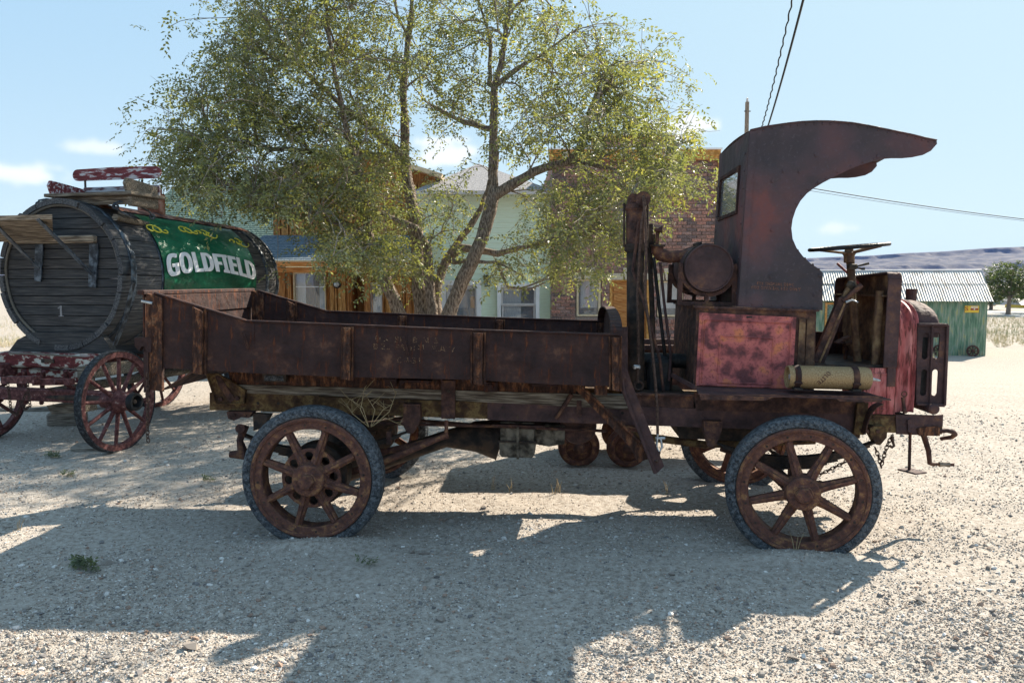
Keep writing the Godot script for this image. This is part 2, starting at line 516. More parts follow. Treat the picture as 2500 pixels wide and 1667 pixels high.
	mat("rope", [[0.3, lin(0.10, 0.09, 0.075)], [0.7, lin(0.24, 0.21, 0.175)]], 0.05, u * 6.0, 0.95, 55, b_fine, 1.0)
	# buildings
	mat("mortar", [[0.3, lin(0.36, 0.29, 0.255)], [0.7, lin(0.45, 0.375, 0.33)]], 0.02, u * 1.5, 0.95, 56, b_fine, 0.8)
	var br := [[0.29, 0.155, 0.125], [0.35, 0.19, 0.15], [0.24, 0.145, 0.125], [0.16, 0.115, 0.11], [0.42, 0.21, 0.165], [0.30, 0.19, 0.165]]
	for i in br.size():
		var c: Array = br[i]
		mat("brick_%d" % i, [[0.25, lin(c[0] * 0.7, c[1] * 0.7, c[2] * 0.7)], [0.5, lin(c[0], c[1], c[2])], [0.78, lin(c[0] * 1.3, c[1] * 1.35, c[2] * 1.4)]], 0.02, u * 2.0, 0.92, 57 + i, b_fine, 0.6)
	mat("trim_ochre", [[0.3, lin(0.42, 0.20, 0.05)], [0.6, lin(0.55, 0.29, 0.09)], [0.8, lin(0.60, 0.36, 0.14)]], 0.02, Vector3(1, 1, 1), 0.75, 64, b_fine, 0.2)
	mat("trim_pale", [[0.3, lin(0.55, 0.43, 0.28)], [0.7, lin(0.66, 0.55, 0.38)]], 0.02, u, 0.8, 65)
	mat("stone_pale", [[0.3, lin(0.46, 0.40, 0.30)], [0.7, lin(0.58, 0.52, 0.42)]], 0.02, u * 2.0, 0.9, 66, b_fine, 0.5)
	mat("door_wood", [[0.25, lin(0.32, 0.12, 0.03)], [0.5, lin(0.44, 0.19, 0.055)], [0.75, lin(0.52, 0.26, 0.09)]], 0.012, Vector3(0.8, 8.0, 8.0), 0.6, 67, b_grain, 0.3)
	mat("mint", [[0.25, lin(0.66, 0.76, 0.59)], [0.5, lin(0.70, 0.80, 0.63)], [0.75, lin(0.73, 0.82, 0.67)]], 0.008, Vector3(0.5, 3.0, 3.0), 0.75, 68, b_fine, 0.15)
	mat("white_trim", [[0.3, lin(0.78, 0.78, 0.79)], [0.7, lin(0.84, 0.84, 0.85)]], 0.01, u, 0.6, 69)
	mat("grey_trim", [[0.3, lin(0.52, 0.49, 0.48)], [0.7, lin(0.60, 0.57, 0.56)]], 0.01, u, 0.6, 70)
	mat("roof_grey", [[0.3, lin(0.22, 0.21, 0.21)], [0.7, lin(0.36, 0.34, 0.34)]], 0.03, u, 0.9, 71, b_fine, 0.6)
	mat("timber_a", [[0.25, lin(0.203, 0.081, 0.024)], [0.5, lin(0.338, 0.142, 0.043)], [0.78, lin(0.486, 0.230, 0.081)]], 0.012, Vector3(6.0, 0.5, 6.0), 0.7, 72, b_grain, 0.4, 0.0, 6, 0.6)
	mat("timber_b", [[0.25, lin(0.257, 0.115, 0.030)], [0.5, lin(0.405, 0.196, 0.061)], [0.78, lin(0.540, 0.297, 0.115)]], 0.012, Vector3(6.0, 0.5, 6.0), 0.7, 73, b_grain, 0.4, 0.0, 6, 0.6)
	mat("timber_beam", [[0.25, lin(0.432, 0.162, 0.041)], [0.5, lin(0.608, 0.257, 0.074)], [0.78, lin(0.702, 0.378, 0.162)]], 0.012, Vector3(0.5, 6.0, 6.0), 0.7, 74, b_grain, 0.4, 0.0, 6, 0.6)
	mat("shingle_blue", [[0.25, lin(0.07, 0.10, 0.13)], [0.5, lin(0.11, 0.15, 0.19)], [0.75, lin(0.17, 0.20, 0.23)]], 0.03, u * 0.8, 0.9, 75, b_fine, 0.7)
	mat("shingle_green", [[0.25, lin(0.085, 0.13, 0.105)], [0.5, lin(0.14, 0.20, 0.16)], [0.75, lin(0.22, 0.28, 0.23)]], 0.03, u * 0.8, 0.9, 76, b_fine, 0.7)
	mat("green_paint", [[0.3, lin(0.05, 0.17, 0.09)], [0.7, lin(0.08, 0.23, 0.13)]], 0.01, u, 0.6, 77)
	mat("shed_green", [[0.22, lin(0.09, 0.17, 0.115)], [0.42, lin(0.15, 0.25, 0.165)], [0.56, lin(0.22, 0.30, 0.215)], [0.66, lin(0.26, 0.31, 0.25)], [0.78, lin(0.36, 0.37, 0.18)]], 0.010, Vector3(0.9, 0.18, 0.9), 0.8, 78, b_fine, 0.2, 0.0, 6, 0.6)
	mat("zinc_roof", [[0.25, lin(0.24, 0.22, 0.19)], [0.4, lin(0.34, 0.34, 0.33)], [0.7, lin(0.42, 0.42, 0.415)]], 0.010, Vector3(1.2, 0.25, 0.25), 0.6, 79, b_fine, 0.1, 0.2)
	mat("sign_yellow", [[0.3, lin(0.70, 0.45, 0.04)], [0.7, lin(0.78, 0.54, 0.10)]], 0.02, u * 2.0, 0.5, 80)
	mat("sign_red", [lin(0.30, 0.06, 0.03)], 0.02, u, 0.5, 80)
	mat("plaster", [[0.3, lin(0.30, 0.28, 0.25)], [0.7, lin(0.36, 0.34, 0.31)]], 0.02, u, 0.9, 80)
	mat("window_glass", [lin(0.05, 0.058, 0.065)], 0.02, u, 0.06, 80)
	mat("curtain", [[0.3, lin(0.50, 0.52, 0.55)], [0.7, lin(0.62, 0.63, 0.66)]], 0.02, Vector3(4, 0.5, 4), 0.9, 81)
	mat("poster_orange", [lin(0.55, 0.30, 0.10)], 0.02, u, 0.6, 80)
	mat("poster_grey", [lin(0.16, 0.17, 0.18)], 0.02, u, 0.6, 80)
	mat("pole_wood", [[0.3, lin(0.16, 0.12, 0.09)], [0.7, lin(0.30, 0.24, 0.18)]], 0.02, Vector3(5, 0.5, 5), 0.9, 82)
	mat("wire", [lin(0.02, 0.02, 0.022)], 0.02, u, 0.7, 80)
	glass("pane", Color(0.75, 0.8, 0.85), 0.12)
	glass("cab_glass", Color(0.6, 0.65, 0.66), 0.25)
	# ground, plants
	mat("bark", [[0.2, lin(0.085, 0.065, 0.051)], [0.45, lin(0.202, 0.155, 0.124)], [0.6, lin(0.295, 0.240, 0.194)], [0.8, lin(0.419, 0.349, 0.287)]], 0.018, Vector3(5.0, 1.2, 5.0), 0.95, 83, bump_tex(0.03, 84, 18.0), 1.2, 0.0, 5, 0.6)
	mat("twig", [[0.3, lin(0.16, 0.13, 0.105)], [0.7, lin(0.32, 0.275, 0.23)]], 0.02, u * 3.0, 0.95, 85)
	mat("dry_stem", [[0.3, lin(0.26, 0.19, 0.10)], [0.7, lin(0.42, 0.33, 0.19)]], 0.02, u * 3.0, 0.95, 86)
	mat("grey_plank", [[0.25, lin(0.10, 0.085, 0.07)], [0.5, lin(0.22, 0.195, 0.165)], [0.8, lin(0.33, 0.30, 0.26)]], 0.012, Vector3(0.7, 8.0, 8.0), 0.95, 87, b_grain, 1.0, 0.0, 6, 0.6)
	mat("stone", [[0.25, lin(0.16, 0.135, 0.12)], [0.5, lin(0.27, 0.235, 0.205)], [0.75, lin(0.36, 0.32, 0.28)]], 0.02, u * 5.0, 0.95, 88, b_fine, 0.6)
	# a second layer: rust runs down the sheet metal, scuffs and chalky patches, each with its own ragged outline
	layer("rust_dark", [[0.0, Color(0, 0, 0, 0)], [0.60, Color(0.26, 0.13, 0.08, 0.0)], [0.70, Color(0.30, 0.15, 0.09, 0.55)], [0.85, Color(0.42, 0.24, 0.13, 0.8)]], 0.02, Vector3(2.2, 0.35, 2.2), 101)
	layer("rust_orange", [[0.0, Color(0, 0, 0, 0)], [0.52, Color(0.2, 0.12, 0.1, 0.0)], [0.60, Color(0.2, 0.13, 0.11, 0.8)], [0.9, Color(0.16, 0.1, 0.09, 0.9)]], 0.02, Vector3(3.0, 0.5, 3.0), 102)
	layer("cab_red", [[0.0, Color(0, 0, 0, 0)], [0.60, Color(0.3, 0.28, 0.3, 0.0)], [0.72, Color(0.35, 0.31, 0.34, 0.3)], [0.9, Color(0.42, 0.38, 0.40, 0.4)]], 0.05, u * 1.2, 103)
	layer("door_red", [[0.0, Color(0, 0, 0, 0)], [0.58, Color(0.36, 0.19, 0.19, 0.0)], [0.70, Color(0.33, 0.18, 0.18, 0.45)], [0.9, Color(0.3, 0.17, 0.17, 0.6)]], 0.05, u * 1.4, 104)
	layer("hood_red", [[0.0, Color(0, 0, 0, 0)], [0.56, Color(0.36, 0.14, 0.13, 0.0)], [0.66, Color(0.34, 0.15, 0.13, 0.8)], [0.9, Color(0.28, 0.14, 0.12, 0.9)]], 0.03, Vector3(2.4, 0.4, 2.4), 105)
	layer("rubber", [[0.0, Color(0, 0, 0, 0)], [0.54, Color(0.2, 0.21, 0.23, 0.0)], [0.64, Color(0.19, 0.2, 0.22, 0.45)], [0.9, Color(0.17, 0.18, 0.19, 0.6)]], 0.05, u * 1.3, 106)
	layer("rust_wheel", [[0.0, Color(0, 0, 0, 0)], [0.60, Color(0.5, 0.33, 0.16, 0.0)], [0.70, Color(0.46, 0.30, 0.18, 0.3)], [0.9, Color(0.5, 0.36, 0.22, 0.5)]], 0.05, u * 1.5, 107)
	var lm := StandardMaterial3D.new()
	lm.resource_name = "leaf"
	lm.vertex_color_use_as_albedo = true
	lm.roughness = 0.42
	lm.backlight_enabled = true
	lm.backlight = Color(0.97, 1.0, 0.62)
	lm.cull_mode = BaseMaterial3D.CULL_DISABLED
	M["leaf"] = lm
	var gm := StandardMaterial3D.new()
	gm.resource_name = "tinted_matte"
	gm.vertex_color_use_as_albedo = true
	gm.roughness = 0.95
	gm.cull_mode = BaseMaterial3D.CULL_DISABLED
	M["tint"] = gm
	var g := mat("gravel_ground", [[0.2, lin(0.220, 0.182, 0.149)], [0.40, lin(0.330, 0.288, 0.248)], [0.52, lin(0.380, 0.336, 0.292)], [0.66, lin(0.424, 0.380, 0.336)], [0.85, lin(0.495, 0.451, 0.407)]], 0.03, u * 0.55, 0.97, 89, bump_tex(0.12, 90, 9.0, 1024, 4), 0.45, 0.0, 8, 0.78, 0.0, 1024)
	g.uv1_world_triplanar = true
	mat("mesa", [[0.2, lin(0.022, 0.025, 0.036)], [0.42, lin(0.040, 0.041, 0.05)], [0.56, lin(0.085, 0.078, 0.075)], [0.75, lin(0.13, 0.115, 0.10)]], 0.012, Vector3(0.0022, 0.008, 0.0022), 0.97, 91, null, 1.0, 0.0, 7, 0.72)
	mat("road", [[0.3, lin(0.36, 0.35, 0.34)], [0.7, lin(0.44, 0.43, 0.42)]], 0.02, u * 0.3, 0.95, 92)

# ---------------------------------------------------------------- ground and far country
func gh(x: float, z: float) -> float:
	var d := -z
	var dip := maxf(smoothstep(9.0, 25.0, d) * smoothstep(3.0, 8.0, x), smoothstep(21.0, 32.0, d))
	var h := -1.0 * dip
	var r := sqrt(x * x + z * z)
	var fade := 1.0 - smoothstep(14.0, 34.0, r)
	if fade > 0.0:
		h += fade * (0.022 * gn1.get_noise_2d(x, z) + 0.011 * gn2.get_noise_2d(x, z) + 0.006 * gn3.get_noise_2d(x, z))
	for m in mounds:
		var q: float = (x - m[0]) * (x - m[0]) / (m[2] * m[2]) + (z - m[1]) * (z - m[1]) / (m[3] * m[3])
		if q < 6.0:
			h += m[4] * exp(-q)
	return h

# [x, z, half widths, height]: soil heaped against the sunken wheels, an old tyre rut at the lower left
var mounds := [[-1.25, -4.60, 0.30, 0.10, 0.045], [-1.0, -4.72, 0.25, 0.12, 0.03], [1.62, -4.42, 0.3, 0.09, 0.035], [-0.2, -5.0, 0.5, 0.2, 0.03], [0.9, -5.1, 0.6, 0.2, 0.02], [-1.75, -3.05, 0.28, 0.035, 0.02], [-1.75, -3.13, 0.28, 0.03, -0.02]]

func build_ground():
	gn1.seed = 4; gn1.frequency = 0.45
	gn2.seed = 5; gn2.frequency = 2.3
	gn3.seed = 6; gn3.frequency = 9.0
	var angs := []
	var a := -62.0
	while a <= 62.0:
		angs.append(deg_to_rad(a))
		a += 0.5
	a = 70.0
	while a < 298.0:
		angs.append(deg_to_rad(a))
		a += 12.0
	var radii := [0.0]
	var r := 0.9
	while r < 9000.0:
		radii.append(r)
		r *= 1.0125 if r < 60.0 else 1.06
	var na := angs.size()
	var v := PackedVector3Array()
	var n := PackedVector3Array()
	var idx := PackedInt32Array()
	for i in radii.size():
		var e := maxf(0.02, radii[i] * 0.008)
		for k in na:
			var x: float = radii[i] * sin(angs[k])
			var z: float = -radii[i] * cos(angs[k])
			var h := gh(x, z)
			v.append(Vector3(x, h, z))
			if radii[i] < 45.0:
				n.append(Vector3(h - gh(x + e, z), e, h - gh(x, z + e)).normalized())
			else:
				n.append(Vector3.UP)
	for i in radii.size() - 1:
		for k in na:
			var j := (k + 1) % na
			var p := i * na
			var q := p + na
			if i > 0:
				idx.append_array([p + k, q + k, p + j])
			idx.append_array([p + j, q + k, q + j])
	var arr := []
	arr.resize(Mesh.ARRAY_MAX)
	arr[Mesh.ARRAY_VERTEX] = v
	arr[Mesh.ARRAY_NORMAL] = n
	arr[Mesh.ARRAY_INDEX] = idx
	var me := ArrayMesh.new()
	me.add_surface_from_arrays(Mesh.PRIMITIVE_TRIANGLES, arr)
	struct("ground", me, M.gravel_ground)
	# loose gravel: three chip shapes, more than a hundred thousand, coarser ones in drifts
	rng.seed = 31
	for k in 3:
		var buf := PackedFloat32Array()
		var cnt := 0
		for i in 66000:
			var q := pix(rng.randf_range(-350, 2850), 880.0 + 900.0 * pow(rng.randf(), 0.8))
			var t0 := -EYE / q.y
			var x := q.x * t0
			var z := q.z * t0
			var rr := sqrt(x * x + z * z)
			if rr > 30.0 or (x > 4.0 and rr > 12.0):
				continue
			var clump := gn2.get_noise_2d(x * 0.35 + 40.0, z * 0.35)
			if rng.randf() > 0.62 + clump * 1.1:
				continue
			var s := 0.0026 + 0.0055 * pow(rng.randf(), 3.0) + (0.016 * pow(rng.randf(), 2.0) if rng.randf() < 0.05 else 0.0) + rr * 0.00032
			var b := Basis.from_euler(Vector3(rng.randf() * TAU, rng.randf() * TAU, rng.randf() * TAU)).scaled(Vector3(s, s * rng.randf_range(0.5, 0.9), s * rng.randf_range(0.6, 1.0)))
			var y := gh(x, z) + s * 0.2
			var t := rng.randf()
			var c := Color(0.38, 0.335, 0.29) * rng.randf_range(0.62, 1.2)
			if t < 0.14:
				c = Color(0.56, 0.53, 0.50) * rng.randf_range(0.9, 1.2)
			elif t < 0.27:
				c = Color(0.19, 0.175, 0.17) * rng.randf_range(0.75, 1.2)
			elif t < 0.38:
				c = Color(0.31, 0.215, 0.165) * rng.randf_range(0.8, 1.15)
			buf.append_array([b.x.x, b.y.x, b.z.x, x, b.x.y, b.y.y, b.z.y, y, b.x.z, b.y.z, b.z.z, z, c.r, c.g, c.b, 1.0])
			cnt += 1
		var mm := MultiMesh.new()
		mm.transform_format = MultiMesh.TRANSFORM_3D
		mm.use_colors = true
		mm.mesh = chip(k)
		mm.instance_count = cnt
		mm.buffer = buf
		var o := MultiMeshInstance3D.new()
		o.name = numbered("gravel")
		o.multimesh = mm
		o.material_override = M.tint
		add_child(o, true)
		tag(o, ["loose small gravel chips scattered over the lot", "rounder loose gravel scattered over the lot", "flat loose gravel flakes scattered over the lot"][k], "gravel")
		stuff(o)

func chip(k: int) -> ArrayMesh:
	var r := RandomNumberGenerator.new()
	r.seed = 70 + k
	var st := S()
	var p := []
	for i in 7:
		p.append(Vector3(cos(TAU * i / 7), 0, sin(TAU * i / 7)) * r.randf_range(0.7, 1.1) + Vector3(0, r.randf_range(-0.2, 0.2), 0))
	var top := [Vector3(r.randf_range(-0.3, 0.3), r.randf_range(0.6, 0.8), r.randf_range(-0.3, 0.3)), Vector3(r.randf_range(-0.3, 0.3), -0.7, r.randf_range(-0.3, 0.3))]
	for i in 7:
		tri(st, top[0], p[i], p[(i + 1) % 7])
		tri(st, top[1], p[(i + 1) % 7], p[i])
	return done(st)

func strip(st: SurfaceTool, a: Array, b: Array):
	for i in a.size() - 1:
		quad(st, a[i], a[i + 1], b[i + 1], b[i])

func build_far():
	# mesa on the skyline: flat top, rim rock, talus; far beyond everything
	var top := [[-1400, 655], [-700, 662], [-200, 668], [0, 672], [300, 668], [800, 668], [1300, 660], [1700, 650], [1968, 637], [2000, 634], [2100, 630], [2180, 627], [2218, 623], [2300, 619], [2400, 613], [2460, 608], [2520, 606], [2800, 602], [3400, 610], [4200, 640]]
	var noise := FastNoiseLite.new()
	noise.seed = 3
	noise.frequency = 0.0045
	noise.fractal_octaves = 5
	var v := PackedVector3Array()
	var cols := 420
	var rows := 26
	for i in cols:
		var px := lerpf(-1400, 4200, float(i) / (cols - 1))
		var y := 0.0
		for k in top.size() - 1:
			if px >= top[k][0]:
				y = lerpf(top[k][1], top[k + 1][1], clampf((px - top[k][0]) / float(top[k + 1][0] - top[k][0]), 0, 1))
		var crest := atz(px, y, -2600.0)
		for j in rows:
			var t := float(j) / (rows - 1)
			# profile from the plain up: long talus, a lower step, a steep rim, then the flat top going back
			var hh: float
			var dd: float
			if t < 0.42:
				hh = lerpf(-0.06, 0.42, pow(t / 0.42, 1.2)); dd = lerpf(900, 380, t / 0.42)
			elif t < 0.52:
				hh = lerpf(0.42, 0.55, (t - 0.42) / 0.1); dd = lerpf(380, 350, (t - 0.42) / 0.1)
			elif t < 0.78:
				hh = lerpf(0.55, 0.86, (t - 0.52) / 0.26); dd = lerpf(350, 60, (t - 0.52) / 0.26)
			elif t < 0.9:
				hh = lerpf(0.86, 1.0, (t - 0.78) / 0.12); dd = lerpf(60, 30, (t - 0.78) / 0.12)
			else:
				hh = 1.0; dd = lerpf(30, -500, (t - 0.9) / 0.1)
			var g := noise.get_noise_2d(crest.x * 1.2, dd * 0.7)
			var gully := noise.get_noise_2d(crest.x * 3.0 + 900.0, dd * 0.15)
			var wob := (g * 70.0 + gully * 45.0) * smoothstep(0.0, 0.25, t) * (1.0 if t < 0.9 else 0.3)
			v.append(Vector3(crest.x * (1.0 - (dd * 0.0)), (crest.y + 8.0) * hh - (8.0 if j == 0 else 0.0) + g * 3.0 * (1.0 - absf(t - 0.5)), crest.z + dd + wob))
	var idx := PackedInt32Array()
	for i in cols - 1:
		for j in rows - 1:
			var p := i * rows + j
			idx.append_array([p, p + 1, p + rows, p + rows, p + 1, p + rows + 1])
	var st := SurfaceTool.new()
	st.begin(Mesh.PRIMITIVE_TRIANGLES)
	for p in v:
		st.add_vertex(p)
	for i in idx:
		st.add_index(i)
	st.generate_normals()
	struct("hill", st.commit(), M.mesa)
	# pale road crossing behind the shed, on the lower ground
	var gy := -1.0
	st = S()
	var near := []
	var far := []
	for p in [[1700, 764, 757], [2100, 765, 757.5], [2415, 766.5, 758.5], [2500, 775.5, 761.5], [2800, 812, 772]]:
		near.append(ong(p[0], p[1], gy) + Vector3(0, 0.01, 0))
		far.append(ong(p[0], p[2], gy) + Vector3(0, 0.01, 0))
	strip(st, far, near)
	struct("road", done(st), M.road)
	# far houses, half hidden
	far_house(2452, 2500, 733, 764, -92.0, "long grey metal house far behind the shed", M.curtain, M.roof_grey, 3.0)
	var h := far_house(2493, 2560, 742, 765, -80.0, "small yellow house far off past the road", M.sign_yellow, M.zinc_roof, 2.5)
	h.set_meta("label", "small yellow house with pale roof far off past the road")
	far_house(2412, 2450, 736, 761, -100.0, "low pale blue house far off beside the shed wall", M.white_trim, M.zinc_roof, 2.5)
	round_tree("far_tree", ong(2462, 768, gy), 7.2 * 0.62, 2.35, "rounded green tree standing alone beyond the shed", 1100, 91)
	round_tree("far_tree", ong(2515, 764, gy), 5.2 * 0.62, 2.4, "dark green tree behind the yellow house", 700, 92)
	round_tree("far_tree", ong(2420, 756, gy), 2.2, 1.5, "low grey green tree behind the blue house", 400, 93)
	# dry grass over the field to the right and behind the wagon
	rng.seed = 77
	var blade := S()
	for i in 9:
		var an := rng.randf() * TAU
		var b0 := Vector3(rng.randf_range(-0.1, 0.1), 0, rng.randf_range(-0.1, 0.1))
		var tip := b0 + Vector3(cos(an) * rng.randf_range(0.03, 0.14), rng.randf_range(0.55, 1.0), sin(an) * rng.randf_range(0.03, 0.14))
		var w := Vector3(-sin(an), 0, cos(an)) * 0.012
		var mid := b0.lerp(tip, 0.55) + Vector3(0, 0.06, 0)
		tri(blade, b0 - w, mid, b0 + w)
		tri(blade, mid - w * 0.7, tip, mid + w * 0.7)
	var bm := done(blade)
	var ts := []
	var cs := []
	for i in 15000:
		var px := rng.randf_range(1700, 2700)
		var py := 776.0 + 112.0 * pow(rng.randf(), 1.3)
		if i > 13000:
			px = rng.randf_range(-400, 60)
			py = rng.randf_range(770, 850)
		elif py > 858 + 18.0 * sin(px * 0.02) + 10.0 * sin(px * 0.07):
			continue
		var p := ong(px, py, -1.0 if px > 1000 else 0.0)
		for q in 2:
			p = ong(px, py, gh(p.x, p.z))
		if p.z < -60.0:
			continue
		var green := gn1.get_noise_2d(p.x * 0.5, p.z * 0.5) + rng.randf_range(-0.25, 0.25)
		var s := rng.randf_range(0.12, 0.30) * (1.1 if px > 1000 else 0.8)
		ts.append(Transform3D(Basis(Vector3.UP, rng.randf() * TAU).scaled(Vector3(s * 1.5, s, s * 1.5)), Vector3(p.x, gh(p.x, p.z) - 0.01, p.z)))
		cs.append((Color(0.26, 0.29, 0.14) if green > 0.25 else Color(0.58, 0.49, 0.30)) * rng.randf_range(0.7, 1.2))
	scatter("dry_grass", bm, ts, cs, M.tint, "straw coloured dry grass of the field round the shed", "grass")

func scatter(called: String, mesh: Mesh, ts: Array, cs: Array, m: Material, label: String, category: String, parent: Node = null) -> Node3D:
	# many small copies joined into one tinted mesh
	var src := mesh.surface_get_arrays(0)
	var v0: PackedVector3Array = src[Mesh.ARRAY_VERTEX]
	var n0: PackedVector3Array = src[Mesh.ARRAY_NORMAL]
	var v := PackedVector3Array()
	var n := PackedVector3Array()
	var c := PackedColorArray()
	var one := PackedColorArray()
	one.resize(v0.size())
	for i in ts.size():
		var t: Transform3D = ts[i]
		v.append_array(t * v0)
		n.append_array(Transform3D(t.basis.orthonormalized(), Vector3.ZERO) * n0)
		one.fill(cs[i])
		c.append_array(one)
	var arr := []
	arr.resize(Mesh.ARRAY_MAX)
	arr[Mesh.ARRAY_VERTEX] = v
	arr[Mesh.ARRAY_NORMAL] = n
	arr[Mesh.ARRAY_COLOR] = c
	var me := ArrayMesh.new()
	me.add_surface_from_arrays(Mesh.PRIMITIVE_TRIANGLES, arr)
	var o := part(called, me, m, self if parent == null else parent)
	if parent == null:
		tag(o, label, category)
		stuff(o)
	return o

func far_house(x0: float, x1: float, y0: float, y1: float, z: float, label: String, wall: Material, roof: Material, deep: float) -> Node3D:
	var t := thing("far_house", label, "house")
	var a := atz(x0, y0, z)
	var b := atz(x1, y1, z)
	var base := -1.02
	var w := b.x - a.x
	var hgt := a.y - base
	t.position = Vector3((a.x + b.x) * 0.5, base, z)
	part("wall", boxm(Vector3(0, hgt * 0.5, -deep * 0.5), Vector3(w, hgt, deep)), wall, t)
	var st := S()
	prism(st, PackedVector2Array([Vector2(-deep * 0.62, hgt - 0.1), Vector2(deep * 0.62, hgt - 0.1), Vector2(0, hgt + 0.75)]), -w * 0.53, w * 0.53)
	var r := part("roof", done(st), roof, t)
	r.rotation.y = PI / 2
	r.position = Vector3(0, 0.003, -deep * 0.5)
	for i in 3:
		part("window", boxm(Vector3(w * (-0.3 + 0.3 * i), hgt * 0.55, 0.02), Vector3(w * 0.12, hgt * 0.32, 0.05)), M.window_glass, t)
	return t

func leaf_spray(n: int, length: float, leaf: float, seed_: int) -> ArrayMesh:   # a short twig's worth of leaves, each folded along its rib
	var r := RandomNumberGenerator.new()
	r.seed = seed_
	var st := S()
	for i in n:
		var t := (i + 0.5) / n
		var base := Vector3(r.randf_range(-0.02, 0.02), r.randf_range(-0.02, 0.02) - 0.05 * t * t, t * length)
		var side := 1.0 if i % 2 == 0 else -1.0
		var dir := Vector3(side * r.randf_range(0.4, 1.0), r.randf_range(-0.9, 0.15), r.randf_range(0.1, 0.9)).normalized()
		var w := dir.cross(Vector3(r.randf_range(-0.6, 0.6), 1, r.randf_range(-0.6, 0.6))).normalized()
		var l := leaf * r.randf_range(0.75, 1.2)
		var up := w.cross(dir) * l * 0.1
		var p0 := base
		var p1 := base + dir * l * 0.45 + w * l * 0.24 + up
		var p2 := base + dir * l
		var p3 := base + dir * l * 0.45 - w * l * 0.24 + up
		tri(st, p0, p1, p2)
		tri(st, p0, p2, p3)
	return done(st)

func round_tree(called: String, base: Vector3, hgt: float, rad: float, label: String, n: int, seed_: int):
	var t := thing(called, label, "tree", "trees beyond the road")
	t.position = base
	rng.seed = seed_
	var st := S()
	tube(st, [Vector3(0, -0.1, 0), Vector3(0.05, hgt * 0.25, 0), Vector3(0.0, hgt * 0.45, 0)], [0.2, 0.14, 0.1], 7)
	for i in 7:
		var a := TAU * i / 7.0 + rng.randf()
		tube(st, [Vector3(0.02, hgt * rng.randf_range(0.25, 0.4), 0), Vector3(cos(a) * rad * 0.4, hgt * rng.randf_range(0.45, 0.6), sin(a) * rad * 0.4), Vector3(cos(a) * rad * 0.75, hgt * rng.randf_range(0.6, 0.85), sin(a) * rad * 0.75)], [0.09, 0.05, 0.02], 5)
	part("trunk", done(st), M.bark, t)
	var ts := []
	var cs := []
	for i in n:
		var p := Vector3(rng.randfn(), rng.randfn(), rng.randfn()).normalized() * pow(rng.randf(), 0.35)
		var lump := gn2.get_noise_3d(p.x * 1.2 + seed_, p.y * 1.2, p.z * 1.2)
		if lump < -0.25:
			continue
		p *= 0.85 + lump * 0.5
		var q := Vector3(p.x * rad, hgt * 0.62 + p.y * hgt * 0.40, p.z * rad)
		var s := rng.randf_range(0.8, 1.4)
		ts.append(Transform3D(Basis.from_euler(Vector3(rng.randf_range(-0.6, 0.6), rng.randf() * TAU, rng.randf_range(-0.6, 0.6))).scaled(Vector3.ONE * s), q))
		cs.append(Color(0.075, 0.10, 0.045) * rng.randf_range(0.7, 1.5))
	scatter("crown", leaf_spray(9, 0.45, 0.16, 5), ts, cs, M.leaf, "", "", t)

# ---------------------------------------------------------------- the row of small shops
func rect(st: SurfaceTool, x0: float, y0: float, x1: float, y1: float, z: float, zf: float, zb: float):   # a slab given by its outline in the photograph on plane z
	var a := atz(x0, y0, z)
	var b := atz(x1, y1, z)
	bx(st, Vector3((a.x + b.x) * 0.5, (a.y + b.y) * 0.5, (zf + zb) * 0.5), Vector3(absf(b.x - a.x), absf(a.y - b.y), absf(zf - zb)))

func slab(called: String, x0: float, y0: float, x1: float, y1: float, z: float, zf: float, zb: float, m: Material, parent: Node) -> MeshInstance3D:
	var st := S()
	rect(st, x0, y0, x1, y1, z, zf, zb)
	return part(called, done(st), m, parent)

func frame4(called: String, x0: float, y0: float, x1: float, y1: float, w: float, z: float, zf: float, zb: float, m: Material, parent: Node) -> MeshInstance3D:
	var st := S()
	rect(st, x0, y0, x1, y0 + w, z, zf, zb)
	rect(st, x0, y1 - w, x1, y1, z, zf, zb)
	rect(st, x0, y0 + w, x0 + w, y1 - w, z, zf, zb)
	rect(st, x1 - w, y0 + w, x1, y1 - w, z, zf, zb)
	return part(called, done(st), m, parent)

